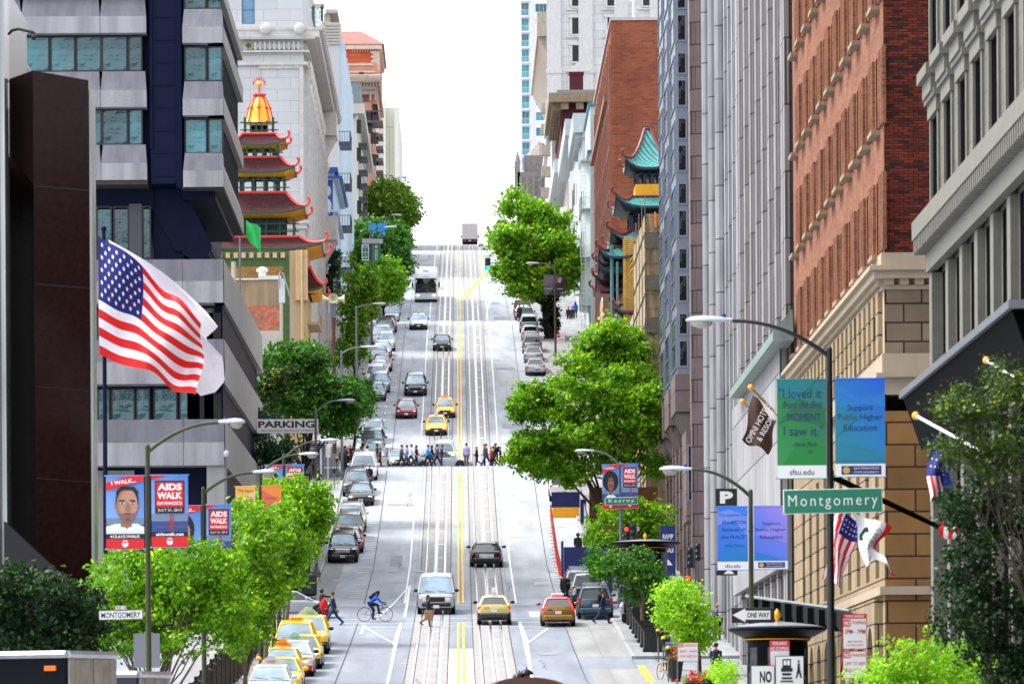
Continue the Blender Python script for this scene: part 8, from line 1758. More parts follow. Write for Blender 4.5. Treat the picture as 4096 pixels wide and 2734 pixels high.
aidsA('half hidden banner with a dark haired woman on the second left pole',(398,461,1159,1300),181.8,'woman'); aidsB('event banner right of the second left pole, its foot in the leaves',(473,531,1157,1287),181.8)
aidsA('blue banner behind leaves on the left pole before Kearny',(608,648,1066,1150),267.8,'none'); aidsB('small event banner right of the left pole before Kearny',(655,698,1065,1142),267.8)
aidsA('banner with a curly haired woman on the Kearny pole at the right',(1381,1420,1065,1166),296.8,'curly'); aidsB('event banner right of the Kearny pole above the green street sign',(1425,1464,1063,1165),296.8)
def poly_banner(label,corners,d,m_base,polys,texts,foot=None,inkm=None):
 t,W,H = banner_obj(label,corners,d); cloth_panel(t,W,H,m_base); a = Art(W,H); ink = inkm or B_ink
 for pts,mm in polys: a.poly(pts,mm)
 for tx,u,v,w,h,sh in texts: a.text(tx,u,v,w,h,ink,.0,sh)
 if foot == 'url': a.rect(0,1,0,.13,B_wht); a.text('sfsu.edu',.5,.062,.5,.06,B_blk)
 if foot == 'seal':
  a.rect(0,1,0,.13,B_wht); a.rect(.12,.92,.02,.11,B_ink); a.ell(.22,.065,.07,.035,flat('seal_gold',(.6,.42,.08))); a.text('SAN FRANCISCO',.62,.085,.5,.02,B_wht,.0); a.text('STATE UNIVERSITY',.62,.045,.5,.02,B_wht,.0)
 a.done(t); return t
g1 = flat('print_green',(.015,.25,.05)); g2 = flat('print_teal',(.01,.22,.24)); g3 = flat('print_deep_green',(.02,.17,.07)); b1 = flat('print_blue',(.01,.12,.62)); b2 = flat('print_azure',(.02,.22,.62)); b3 = flat('print_teal_blue',(.015,.24,.36)); p1 = flat('print_violet',(.30,.26,.82)); p2 = flat('print_periwinkle',(.18,.30,.85)); p3 = flat('print_royal',(.02,.15,.75)); o1 = flat('print_orange',(.88,.30,.06)); o2 = flat('print_coral',(.80,.16,.10)); o3 = flat('print_amber',(.9,.5,.13))
poly_banner('green quotation banner left of the black lamp post at the right',(1782,1896,870,1096),126.85,grad('banner_green_gradient',[(0,(.03,.30,.08)),(.55,(.015,.22,.06)),(1,(.01,.17,.26))]),
   [([(.0,.55),(.45,.80),(1,.70),(1,.52),(.3,.6)],g3),([(.1,.13),(1,.13),(1,.3),(.5,.42)],g1),([(.0,1),(.8,1),(.4,.78),(0,.85)],g2)],
   [('"I loved it',.47,.86,.86,.10,0),('from the first',.52,.745,.82,.075,.35),('MOMENT',.55,.62,.68,.075,0),('I saw it."',.53,.48,.80,.10,0),('-Anne Rice',.55,.345,.5,.045,.35),("'64",.68,.27,.1,.03,.35)],'url')
poly_banner('blue green banner with three words right of the black lamp post',(1915,2031,868,1092),126.85,grad('banner_blue_gradient',[(0,(.03,.26,.16)),(.5,(.01,.22,.5)),(1,(.01,.11,.70))]),
   [([(0,.88),(.45,.75),(1,.70),(1,.85),(.5,.8),(0,.97)],b2),([(0,.35),(.5,.3),(1,.22),(1,.16),(0,.16)],b3),([(0,.72),(.5,.62),(.25,.5),(0,.4)],b3)],
   [('Support',.5,.695,.5,.075,0),('Public Higher',.5,.60,.88,.075,0),('Education',.5,.50,.66,.065,0)],'seal')
poly_banner('blue violet quotation banner left of the olive pole at the right',(1645,1716,1161,1306),162.85,grad('banner_violet_gradient',[(0,(.03,.15,.70)),(1,(.05,.24,.85))]),[([(0,.7),(.6,.78),(1,.5),(1,.85),(.4,.95),(0,.9)],p2),([(0,.13),(1,.13),(1,.35),(.4,.45)],b2)],
   [('"I\'m positive I\'m',.5,.86,.9,.05,0),('AN ACTOR',.55,.75,.8,.055,0),('because of',.55,.64,.8,.055,.2),('that PLACE."',.55,.52,.85,.055,.2),('-Jeffrey Tambor',.55,.38,.7,.035,.35)],'url')
poly_banner('violet banner with three words right of the olive pole at the right',(1729,1807,1160,1304),162.85,grad('banner_lilac_gradient',[(0,(.04,.16,.75)),(.6,(.16,.22,.80)),(1,(.42,.28,.80))]),[([(0,.55),(.6,.72),(1,.65),(1,.4),(.5,.5)],p1),([(0,.28),(1,.13),(0,.13)],b2)],
   [('Support',.52,.72,.52,.055,0),('Public Higher',.5,.62,.9,.055,0),('Education',.52,.51,.66,.05,0)],'seal')
poly_banner('amber quotation banner half sunk in the leaves on the left',(540,586,1115,1205),231.8,o3,[([(0,.2),(1,.5),(1,.9),(.4,.7)],flat('print_pale_amber',(.85,.6,.3)))],[('"My heart',.5,.88,.8,.12,0),('and SOUL',.5,.70,.75,.10,0),('I have a 45',.5,.5,.8,.08,.3)],None,flat('print_brown',(.25,.07,.04)))
poly_banner('coral banner right of the pole with amber quotation banner',(600,646,1114,1200),231.8,o1,[([(0,.9),(1,.6),(1,.2),(0,.1)],o2)],[('Support',.5,.68,.6,.10,0),('Public Higher',.5,.50,.9,.10,0)],None,flat('print_brown',(.25,.07,.04)))
poly_banner('dark green text banner left of the brown grey pole uphill',(829,847,560,599),517.8,flat('print_bottle_green',(.01,.17,.12)),[([(.05,.05),(.95,.05),(.95,.09),(.05,.09)],B_wht),([(.05,.93),(.95,.93),(.95,.97),(.05,.97)],B_wht),([(.05,.05),(.12,.05),(.12,.97),(.05,.97)],B_wht),([(.88,.05),(.95,.05),(.95,.97),(.88,.97)],B_wht)],[('CHANGE',.5,.83,.68,.09,0),('THE',.5,.68,.2,.05,0),('WORLD',.5,.52,.68,.10,0),('FROM',.5,.38,.25,.05,0),('HERE',.5,.24,.6,.12,0)],None,B_wht)
poly_banner('dark green university banner with an orange diamond uphill',(853,873,560,599),517.8,MATS['print_bottle_green'],[([(.5,.75),(.7,.85),(.5,.95),(.3,.85)],flat('print_diamond',(.9,.4,.03)))],[],None)
t = [o for o in COL.objects if o.name.startswith('banner') and o.get('label','').startswith('dark green university')][0]
a = Art(K_(518,20),K_(518,39)); a.text('UNIVERSITY OF',.58,.38,.62*2,.07,B_wht,.0,0,-math.pi/2); a.text('SAN FRANCISCO',.40,.38,.62*2,.07,B_wht,.0,0,-math.pi/2); a.done(t)
m = MB(); m.box(-.02,K_(518,20)*2.35,-.02,.02,K_(518,39)+.06,K_(518,39)+.52); 
q = P(831,560,517.8); o = link('sign_back',m.mesh('sign_back',[mat('bare_aluminium',(.48,.50,.52),.5,metal=.3,var=.1)]),None,(q.x,517.8,P(831,599,517.8).z)); tag(o,'blank grey back of a wide sign above the dark green banners','sign')
for (a_,b_,lab) in ((848,863,'blue picture banner left of the pole near the crest'),(867,887,'blue picture banner right of the pole near the crest')):
 poly_banner(lab,(a_,b_,512,543),594.8,flat('print_sky',(.03,.35,.85)),[([(0,.1),(.5,.4),(1,.2),(1,0),(0,0)],flat('print_pale_sky',(.2,.5,.85))),([(0,.6),(.6,.7),(1,.55),(1,.5),(.4,.6)],flat('print_mid_sky',(.08,.42,.85)))],[],None)
bk = flat('print_charcoal',(.02,.02,.03)); gh = flat('print_grey_hill',(.12,.11,.13))
poly_banner('dark hillside picture banner left of the upper right pole',(1247,1270,631,675),499.8,gh,[([(0,.45),(1,.62),(1,1),(0,1)],flat('print_violet_grey',(.17,.15,.19))),([(.5,0),(1,0),(1,.35),(.8,.2)],bk)],[("IT'S YOUR CITY",.5,.3,.8,.06,0)],None,B_wht)
t2_ = poly_banner('dark banner with a smiling dark haired woman on the upper right pole',(1274,1296,630,676),499.8,bk,[([(0,.5),(.3,.6),(.3,1),(0,1)],gh),([(.45,.5),(.75,.5),(.78,.95),(.55,1),(.35,.9)],S_dh),([(.30,.62),(.62,.56),(.66,.85),(.45,.9),(.28,.8)],S_l),([(.5,.58),(.9,.3),(.95,.6),(.85,.9),(.7,.95),(.66,.7)],S_dh),([(.30,.68),(.44,.69),(.42,.65)],B_wht)],[('MAKE IT MATTER',.5,.3,.6,.05,0),('SHINE',.72,.09,.36,.06,0)],None,B_wht)
S_gr = flat('sign_green',(.01,.21,.12),.4); S_wt = flat('sign_white',(.80,.80,.80),.4); S_rd = flat('sign_red',(.62,.03,.04),.4); S_bk = flat('sign_black',(.01,.01,.012),.6)
def sign(name,label,corners,d,face,items,back=None,border=None,poles=(),tilt=0.0,cat='sign',th=.03,group=None):
 x0,x1,yt,yb = corners; a = P(x0,yt,d); c = P(x1,yb,d); W = c.x-a.x; H = a.z-c.z
 t = thing(name,label,cat,(a.x+W/2,d,c.z),0,group); t.rotation_euler = (0,-tilt,0)
 m = MB(); m.bbox(-W/2,W/2,0,th,0,H,min(.01,H*.05)); link('panel',m.mesh('panel',[border or face]),t)
 a_ = Art(W,H); e = .012/W if border else 0; f = .012/H if border else 0
 a_.rect(0 if not border else .012/W*1.6,1 if not border else 1-.012/W*1.6,0 if not border else .012/H*1.6,1 if not border else 1-.012/H*1.6,face)
 for it in items:
  if it[0] == 't': a_.text(*it[1:])
  elif it[0] == 'r': a_.rect(*it[1:])
  elif it[0] == 'p': a_.poly(*it[1:])
  else: a_.ell(*it[1:])
 o = a_.done(t,'lettering'); o.location = (-W/2,0,0)
 if poles:
  m = MB()
  for (u,zb,r_) in poles: m.tube([((u-.5)*W,th+.03,zb-c.z),((u-.5)*W,th+.03,H)],r_,8)
  link('post',m.mesh('post',[M_pgrey]),t)
 return t
sign('street_name_sign','large green Montgomery street name sign on the black pole',(1797,2025,1121,1176),126.7,S_gr,[('t','Montgomery',.5,.47,.90,.60,S_wt,-.004,0,0,1.3)],border=S_wt,tilt=R(.9))
sign('street_name_sign','green Kearny street name sign under the curly haired woman banner',(1388,1463,1140,1157),296.6,S_gr,[('t','Kearny',.5,.5,.78,.6,S_wt,.0,0,0,1.35)],border=S_wt,tilt=R(1.2))
sign('street_name_sign','white Montgomery street plate on the left pole',(227,328,1399,1420),149.7,S_wt,[('t','MONTGOMERY',.5,.5,.9,.62,S_bk,.02)],border=flat('rust_rim',(.25,.2,.16)),tilt=R(1))
sign('block_number_sign','small white block number plate with arrow above the Montgomery plate',(264,291,1388,1398),149.7,S_wt,[('t','400',.32,.5,.42,.6,S_bk,.01),('r',.62,.85,.45,.55,S_bk),('p',[(.82,.28),(.95,.5),(.82,.72)],S_bk)],border=flat('rust_rim',(.25,.2,.16)))
sign('street_name_sign','white Kearny street plate beside the red signal',(1432,1467,1207,1218),296.5,S_wt,[('t','KEARNY',.5,.5,.78,.55,S_bk,.02)],border=S_bk)
sign('block_number_sign','small plate above the white Kearny street plate',(1444,1456,1202,1206.5),296.5,S_wt,[('t','500-',.5,.5,.8,.6,S_bk,.0)])
sign('one_way_sign','one way sign with a left pointing white arrow above the round kiosk',(1678,1777,1393,1427),139.5,S_bk,[('p',[(.02,.52),(.32,.95),(.32,.80),(.90,.80),(.90,.22),(.32,.22),(.32,.05)],S_wt),('t','ONE WAY',.62,.51,.52,.36,S_bk,.03)],border=S_bk)
sign('parking_sign','square black and white P parking sign on the pale stone tower',(1642,1691,1120,1162),200,S_bk,[('t','P',.5,.52,.62,.66,B_wht,.06)],th=.4)
sign('parking_sign','lower black sign with a white arrow under the violet banner pair',(1643,1692,1301,1318),200,S_bk,[('p',[(.35,.15),(.85,.15),(.6,.9)],B_wht)],th=.4)
sign('garage_sign','long white PARKING sign board on the left by the dark tree',(590,730,961,992),342,S_wt,[('t','PARKING',.48,.62,.93,.50,flat('sign_maroon_letters',(.05,.012,.02)),.035),('t','ENTRANCE KEARNY STREET',.5,.17,.86,.12,S_bk,.005)],th=.35)
sign('tow_away_sign','white and red tow away sign with evening hours right of the black pole',(1933,1989,1407,1488),131,S_wt,[('r',0,1,.86,1,S_rd),('t','TOW-AWAY',.5,.93,.8,.08,S_wt,.02),('r',.03,.32,.64,.84,S_rd),('t','NO',.18,.74,.24,.13,S_wt,.03),('t','STOPPING',.66,.75,.58,.10,S_rd,.01),('t','3PM - 7PM',.5,.50,.84,.13,S_rd,.01),('t','MON THRU FRI',.5,.22,.6,.05,S_rd),('t','INCLUDING HOLIDAYS',.5,.12,.7,.05,S_rd)],border=S_rd)
sign('no_parking_sign','white and red no parking sign under the evening tow away sign',(1933,1989,1492,1555),131,S_wt,[('r',.03,.32,.74,.96,S_rd),('t','NO',.18,.85,.24,.15,S_wt,.03),('t','PARKING',.66,.85,.58,.12,S_rd,.01),('t','2AM TO 6AM',.5,.55,.82,.13,S_rd,.0),('t','MON WED FRI',.5,.3,.8,.12,S_rd,.01)],border=S_rd)
sign('tow_away_sign','tow away no stopping any time sign on the front of the round kiosk',(1766,1812,1468,1530),138.6,S_wt,[('r',0,1,.62,1,S_rd),('t','TOW-AWAY',.5,.89,.76,.14,S_wt,.02),('t','NO STOPPING',.5,.70,.9,.13,S_wt,.02),('t','ANY',.5,.34,.4,.17,S_rd,.01)],border=S_rd,tilt=R(.5))
sign('regulatory_sign','white sign reading NO at the foot of the round kiosk',(1722,1778,1525,1600),138.4,S_wt,[('t','NO',.62,.65,.5,.36,S_bk,.04)],border=S_bk)
tram = [('r',.25,.55,.72,.93,S_bk),('r',.29,.39,.80,.90,S_wt),('r',.41,.51,.80,.90,S_wt),('r',.20,.60,.66,.74,S_bk),('r',.24,.56,.58,.63,S_bk),('r',.22,.58,.50,.54,S_bk),('r',.18,.62,.44,.47,S_bk),('p',[(.78,.84),(.84,.84),(.86,.70),(.76,.70)],S_bk),('e',.81,.88,.03,.03,S_bk),('p',[(.76,.70),(.86,.70),(.92,.52),(.88,.52),(.81,.64),(.74,.52),(.70,.52)],S_bk),('t','DO NOT',.52,.33,.78,.10,S_bk,.02)]
sign('tram_warning_sign','white sign with tram and walker symbols reading DO NOT on the round kiosk',(1778,1845,1503,1610),138.2,S_wt,tram,border=S_bk)
sign('no_parking_sign','red and white no parking sign on thin posts beside the lime tree',(1554,1602,1473,1516),222,S_wt,[('r',.03,.30,.76,.96,S_rd),('t','NO',.17,.86,.22,.14,S_wt,.02),('t','PARKING',.66,.85,.6,.13,S_rd,.0),('t','2AM - 6AM',.5,.55,.82,.13,S_rd,.0),('t','MON WED FRI',.5,.28,.8,.12,S_rd,.0)],border=S_rd,poles=((.0,G(222),.03),(1,G(222),.03)))
sign('plain_sign_back','blank grey back of a traffic sign behind the nearest left pole',(306,367,1452,1530),152,mat('sign_back_grey',(.33,.34,.37),.5,var=.08),[])
sign('plain_sign_back','pair of blank sign backs stacked on a thin pole at the Grant corner',(742,778,1040,1071),392,MATS['sign_back_grey'],[],poles=((.5,G(392),.04),))
sign('plain_sign_back','lower of the two blank sign backs at the Grant corner',(742,778,1073,1106),392.1,MATS['sign_back_grey'],[])
sign('no_turn_sign','round red no turn symbol sign half hidden by the clipped tree',(857,872,820,846),500,S_wt,[('e',.5,.5,.45,.45,S_rd),('e',.5,.5,.34,.34,S_wt),('p',[(.15,.75),(.25,.85),(.85,.25),(.75,.15)],S_rd)])
sign('street_name_sign','small green street name sign at Stockton by the green signal',(1134,1150,608,617),541,S_gr,[('t','STOCKTON',.5,.5,.8,.6,S_wt,.02)],border=S_wt)
sign('no_parking_sign','faded red parking sign on the upper right lamp post',(1277,1297,766,786),499.5,S_wt,[('r',.05,.4,.6,.9,S_rd),('t','NO PARKING',.5,.35,.85,.2,S_rd)],border=S_rd)
sign('garage_sign','dark blue garage entrance sign panel partly behind the green tree',(1515,1550,1205,1318),290,flat('sign_navy',(.01,.025,.16)),[('t','RAMP',.5,.78,.7,.1,S_wt,.02),('t','AND',.65,.65,.4,.09,S_wt,.02),('t','WALK',.6,.5,.6,.09,S_wt,.02),('p',[(.2,.2),(.8,.2),(.5,.32)],S_wt)],th=.25)
def signal(label,px,py,d,lit,hgt=1.05,w=.36,face='cam',pole=None,group='traffic signals'):
 p = P(px,py,d); t = thing('traffic_signal',label,'traffic light',(p.x,d,p.z-hgt/2),0,group)
 m = MB(); m.bbox(-w/2,w/2,0,.2,0,hgt,.03); link('housing',m.mesh('housing',[flat('signal_black',(.006,.012,.016),.5)]),t)
 for k,c in enumerate(('green','amber','red')):
  z = hgt*(.18+.32*k); col = {'green': (.02,.9,.75),'amber': (.9,.4,.02),'red': (1,.06,.02)}[c]; mm = mat('signal_lit_'+c,col,.3,var=0,emit=3.0) if lit == c else mat('signal_dull_'+c,tuple(v*.03+.008 for v in col),.3,var=0)
  n = MB(); rr = w*.34; n.lathe([(rr,0),(rr*.7,.03),(.01,.04)],0,0,12); o = link('lens',n.mesh('lens',[mm]),t,(0,-.015,z)); o.rotation_euler = (R(90),0,0)
  n = MB(); n.tube([(rr*1.15*math.cos(a),0,rr*1.15*math.sin(a)) for a in [math.pi*k2/8 for k2 in range(9)]],.015,4); v = link('visor',n.mesh('visor',[MATS['signal_black']]),t,(0,-.06,z))
 if pole:
  m = MB(); m.tube(pole,.06,8); m.build('pole',[M_pgrey],t)
 return t
p = P(1119,605,545); signal('hanging traffic signal with a lit green lens near the hilltop',1119,605,545,'green',1.2,.55,pole=[(p.x+.2,545.3,p.z+.1),(P(1200,600,545).x,545.3,p.z+.1),(P(1200,600,545).x,545.3,G(545))])
signal('signal with a lit red lens on the Kearny pole at the right',1437,1226,296.4,'red',.95,.32)
signal('dark side of a signal housing next to the lit red one at Kearny',1452,1222,296.2,None,1.1,.4)
signal('red hand signal under the Kearny signal in the tree',1433,1252,296.4,'red',.45,.34)
p = P(1583,1280,270); signal('grey blue three lens signal on a pole by the granite tower',1583,1278,270,None,1.05,.36,pole=[(p.x+.25,270.2,p.z+.3),(p.x+.25,270.2,G(270))])
signal('small grey signal beside the granite tower, right of the grey blue one',1600,1265,268,None,.9,.3)
signal('signal with a lit red lens showing above the lime tree',1578,1333,262,'red',.5,.36)
signal('dark signal beyond the siren pole on the left at Grant',770,655,408,None,1.0,.35)
m = MB(); q = P(1107,600,546); m.loft([[(q.x-.12,546,q.z-1.2),(q.x+.12,546,q.z-1.2),(q.x+.12,546.2,q.z-1.2),(q.x-.12,546.2,q.z-1.2)],[(q.x-.04,546,q.z+1.3),(q.x+.04,546,q.z+1.3),(q.x+.04,546.1,q.z+1.3),(q.x-.04,546.1,q.z+1.3)]],0)
q = on_ground(1108,612,560,760); m = MB()
for k in range(5): m.tube([(q.x,q.y+k*5,G(q.y+k*5)),(q.x,q.y+k*5,G(q.y+k*5)+1.2)],.09,6)
p = P(765,686,402); t = thing('siren_pole','wooden pole topped by cream horn loudspeakers facing four ways','siren',(p.x,402,G(402)),0)
m = MB(); m.tube([(0,0,0),(0,0,p.z-G(402)-.6)],[.17,.13],10); link('pole',m.mesh('pole',[mat('weathered_wood_pole',(.16,.10,.08),.9,var=.3,scale=6)]),t)
m = MB(); m.box(-.2,.2,-.15,.15,p.z-G(402)-1.4,p.z-G(402)-.3); link('bracket',m.mesh('bracket',[M_pgrey]),t)
for k,dr in enumerate(((-1,0),(1,0),(0,-1),(.0,1))):
 m = MB(); prof = [(.10,0),(.12,.25),(.13,.45),(.2,.62),(.36,.8),(.38,.82),(.30,.78),(.1,.5)]; 
 m.lathe(prof,0,0,14); o = link('horn',m.mesh('horn',[mat('cream_horn',(.62,.60,.44),.5,var=.05)],None,True),t,(0,0,p.z-G(402))); o.rotation_euler = (0,R(90)*dr[0],0) if dr[0] else (R(90)*(-dr[1])*-1 if False else (R(90) if dr[1] < 0 else -R(90)),0,0)
F_r = mat('flag_red',(.78,.02,.02),.7,var=.06,scale=3); F_w = mat('flag_white',(.84,.84,.88),.7,var=.04,scale=3); F_b = mat('flag_blue',(.02,.025,.26),.7,var=.08,scale=3); F_br = mat('flag_brown',(.13,.07,.05),.7,var=.15); F_g = mat('flag_green',(.01,.48,.13),.6,var=.08)
def surf_flag(name,label,S,mats,cell,star=None,extra=None,nu=40,nv=26,cat='flag',group=None,loc=None):
 """S(u, v) -> point; u from the pole outwards, v from bottom to top; cell(u, v) -> material index"""
 t = thing(name,label,cat,loc or S(0,1),0,group); L = Vector(t.location); mb = MB(); vs = []
 us = [i/nu for i in range(nu+1)]; vv = [j/nv for j in range(nv+1)]
 mb.v = [Vector(S(u,v)) for v in vv for u in us]
 for j in range(nv):
  for i in range(nu): mb.f.append((j*(nu+1)+i,j*(nu+1)+i+1,(j+1)*(nu+1)+i+1,(j+1)*(nu+1)+i)); mb.m.append(cell((i+.5)/nu,(j+.5)/nv))
 mb.build('cloth',mats,t,smooth=True)
 if star:
  for (u,v,r_) in star:
   sb = MB()
   pts = []
   for k in range(10):
    a = math.pi/2+math.pi*k/5; rr = r_ if k % 2 == 0 else r_*.42; q = Vector(S(u+rr*math.cos(a)*.62,v+rr*math.sin(a))); pts.append(q+Vector((0,-.03,0)))
   sb.add(pts+[Vector(S(u,v))+Vector((0,-.03,0))],[(k,(k+1) % 10,10) for k in range(10)]); sb.build('star',[F_w],t)
 return t
def stripes(u,v):
 if u < .42 and v > 6/13: return 2
 return 0 if int((1-v)*13) % 2 == 0 else 1
STARS = [(.42*(i+1)/12,6/13+(7/13)*(j+1)/10,.026) for j in range(9) for i in range(11) if (i+j) % 2 == 0]
def lerp(a,b,t): return a+(b-a)*t
def flag_main(u,v):
 d0 = 176.0
 tl,bl,tr,br = (225,541),(228,812),(466,745),(456,906)
 x = lerp(lerp(bl[0],br[0],u),lerp(tl[0],tr[0],u),v); y = lerp(lerp(bl[1],br[1],u),lerp(tl[1],tr[1],u),v)
 y += -16*v*math.sin(math.pi*u) + 9*math.sin(u*10+v*2.2)*min(1,u*2) + 4*math.sin(u*19-v*4)*u + 22*max(0,u-.8)*(1-v); x += 6*math.sin(v*7+u*5)*u
 p = P(x,y,d0); return (p.x,d0+.5*math.sin(u*10.5-v*4.5)*(.2+u)+.16*math.sin(u*21+v*9)*u,p.z)
surf_flag('national_flag','large stars and stripes flag flying from the dark pole on the left',flag_main,[F_r,F_w,F_b],stripes,STARS,nu=50,nv=39)
def flag_white(u,v):
 E = ((0,458,905),(.12,492,896),(.3,514,870),(.5,509,815),(.72,470,775),(.84,500,748),(1,472,712))
 xe,ye = E[-1][1:]
 for (a,xa,ya),(b,xb,yb) in zip(E,E[1:]):
  if a <= v <= b: t = (v-a)/(b-a); xe,ye = lerp(xa,xb,t),lerp(ya,yb,t)
 x = lerp(lerp(300,247,v),xe,u); y = lerp(lerp(740,547,v),ye,u)-16*v*math.sin(math.pi*u)
 p = P(x,y,177.6); return (p.x,178.0+.25*math.sin(u*7+v*6),p.z)
surf_flag('white_flag','plain white flag billowing behind the large stars and stripes',flag_white,[F_w],lambda u,v: 0)
t = P(238,528,176.6); m = MB(); m.tube([(t.x,176.6,G(176.6)),(t.x,176.6,t.z)],[.1,.06],10); m.ell((t.x,176.6,t.z+.05),(.1,.1,.1),8,6); o = m.build('flagpole',[M_navy],None,off=None,smooth=True); tag(o,'dark flagpole behind the large stars and stripes flag','flagpole')
def fg(u,v):
 p = P(564+34*u,503+45*u*(1-v*.55)+38*(1-v)*(1-.1*u)+3*math.sin(u*6),385); return (p.x,385+.2*math.sin(5*u+2*v),p.z)
surf_flag('green_flag','plain green flag beside the concrete building in front of the pagoda',fg,[F_g],lambda u,v: 0,nu=16,nv=10)
for px,pt in ((550,535),(536,600)): p = P(px,pt,386); m = MB(); m.tube([(p.x,386,G(386)+3),(p.x,386,p.z)],[.09,.06] if px == 550 else [.16,.16],8); o = m.build('flagpole',[M_pgrey if px == 550 else mat('rusty_white_pipe',(.55,.5,.46),.6,var=.2)],None,off=None); tag(o,'slim grey flagpole on the low mural building' if px == 550 else 'short rusty white pipe beside the slim grey flagpole','flagpole' if px == 550 else 'pipe')
def fb(u,v):
 tl,tr,bl,br = (1728,905),(1782,968),(1702,1008),(1762,1040)
 x = lerp(lerp(bl[0],br[0],u),lerp(tl[0],tr[0],u),v); y = lerp(lerp(bl[1],br[1],u),lerp(tl[1],tr[1],u),v); p = P(x+4*math.sin(v*6),y+5*math.sin(u*7+v*3),190); return (p.x,190+.12*math.sin(7*u+3*v),p.z)
t = surf_flag('hotel_flag','brown hotel flag with white lettering left of the green banner',fb,[F_br],lambda u,v: 0,nu=20,nv=20)
mb = MB(); o_ = Vector(P(1746,965,189.6)); ux = (Vector(P(1770,925,189.6))-Vector(P(1722,1012,189.6))).normalized(); uz = Vector((-ux.z,0,ux.x))
put_text(mb,'OMNI HOTELS',0,0,1.55,.22,0,0,.0,org=o_-ux*.1+uz*.06,ux=ux,uz=uz); put_text(mb,'& RESORTS',0,0,1.2,.2,0,0,.0,org=o_-ux*.05-uz*.26,ux=ux,uz=uz); mb.build('lettering',[B_wht],t)
def rod(name,label,a,b,r,m,ball=None):
 t = thing(name,label,'flagpole',a,0,'angled flagpoles on the right facades'); mb = MB(); mb.tube([a,b],r,8); mb.build('rod',[m],t,smooth=True)
 if ball: mb = MB(); mb.ell(b,(r*2.4,)*3,10,8); mb.build('finial_ball',[MATS['gold_paint']],t,smooth=True)
M_mb = mat('matt_black_rod',(.008,.008,.01),.9,var=0,spec=.0); GB = mat('brass_rod',(.45,.28,.08),.4,metal=.3,var=.1)
rod('angled_flagpole','brass tipped rod carrying the brown hotel flag',P(1800,968,195),P(1722,888,186),.045,GB,True); rod('angled_flagpole','brass tipped rod lower left of the brown hotel flag',P(1745,960,205),P(1703,920,198),.04,GB,True)
rod('angled_flagpole','upper black rod running down right from behind the Montgomery sign',P(2240,1248,134),P(1915,1092,139),.05,M_mb); rod('angled_flagpole','lower black rod carrying the striped and bear flags',P(2220,1240,136),P(1912,1098,141),.045,M_mb)
rod('angled_flagpole','white flagpole with gold ball reaching left, lower of two',P(2260,1040,118),P(2101,953,122),.04,F_white,True); rod('angled_flagpole','white flagpole with gold ball reaching left, higher of two',P(2349,880,112),P(2263,826,116),.035,F_white,True)
def f_us2(u,v):
 tl,tr,bl,br = (1925,1174),(1975,1195),(1893,1335),(1922,1350)
 x = lerp(lerp(1975,1912,v),lerp(1930,1888,v),u) ; y = lerp(lerp(1196,1170,v),lerp(1348,1325,v),u); p = P(x+5*math.sin(u*6+v*4),y+4*math.sin(v*7),140); return (p.x,140+.12*math.sin(6*v+3*u),p.z)
surf_flag('national_flag','small stars and stripes flag hanging behind the Montgomery sign',f_us2,[F_r,F_w,F_b],lambda u,v: (2 if (u < .3 and v < .6) else (0 if int(v*9+u*1.2) % 2 == 0 else 1)),[(.08+.07*i,.1+.11*j,.03) for i in range(3) for j in range(5)],nu=40,nv=36)
def f_ca(u,v):
 x = lerp(lerp(1962,2046,v),lerp(1990,2062,v)-28*v*0,u); y = lerp(lerp(1172,1206,v),lerp(1310,1318,v),u)-55*v*u*0
 x = lerp(lerp(1955,2046,v),lerp(1985,2005,v),u)+4*math.sin(u*7); y = lerp(lerp(1172,1208,v),lerp(1300,1262,v),u)+3*math.sin(v*6)
 p = P(x,y,139.6); return (p.x,139.6+.12*math.sin(6*v+3*u),p.z)
t = surf_flag('state_flag','white state flag with a red lower band right of the small stars and stripes',f_ca,[F_w,F_r],lambda u,v: 1 if v > .84 else 0,nu=20,nv=30)
mb = MB(); o_ = Vector(P(2003,1235,139.3)); ux = (Vector(P(2024,1215,139.3))-Vector(P(1986,1262,139.3))).normalized(); uz = Vector((-ux.z,0,ux.x)); put_text(mb,'CALIFO',0,0,.62,.16,0,0,.0,sx=-1,org=o_,ux=ux,uz=uz)
mb.build('lettering',[flat('flag_print_brown',(.16,.09,.06))],t); mb = MB(); c = o_+uz*.28-ux*.05; mb.add([c+ux*a+uz*b for a,b in ((-.2,-.02),(-.1,.06),(.12,.08),(.2,.03),(.17,-.03),(.12,-.08),(.05,-.01),(-.08,-.02),(-.12,-.09),(-.17,-.09))],[tuple(range(10))]); mb.build('printed_beast',[flat('flag_print_green',(.03,.10,.09))],t)
def f_wh(u,v): p = P(1990+72*u+6*math.sin(u*5),1268+52*u-24*v*(1-.85*u)+4*math.sin(u*9),139.4); return (p.x,139.4+.1*math.sin(8*u),p.z)
surf_flag('flag_tail','white trailing flag corner ending in a red tip',f_wh,[F_w,F_r],lambda u,v: 1 if u > .84 else 0,nu=24,nv=8)
def f_b3(u,v): x = lerp(2130,2182,v)+4*math.sin(u*8); y = lerp(lerp(990,1040,v),lerp(1150,1120,v),u); p = P(x,y,123.5); return (p.x,123.5+.1*math.sin(7*v+4*u),p.z)
surf_flag('national_flag','folded stars and stripes flag hanging before the twigs at the right edge',f_b3,[F_r,F_w,F_b],lambda u,v: (2 if (u < .62 or v > .6) else (0 if int(v*8) % 2 else 1)),[(.12+.12*i,.15+.16*j,.035) for i in range(4) for j in range(5)],nu=30,nv=24)
def f_b4(u,v): p = P(2155+90*u,1195+28*u+30*(1-v)+5*math.sin(u*9),121); return (p.x,121+.1*math.sin(7*u+4*v),p.z)
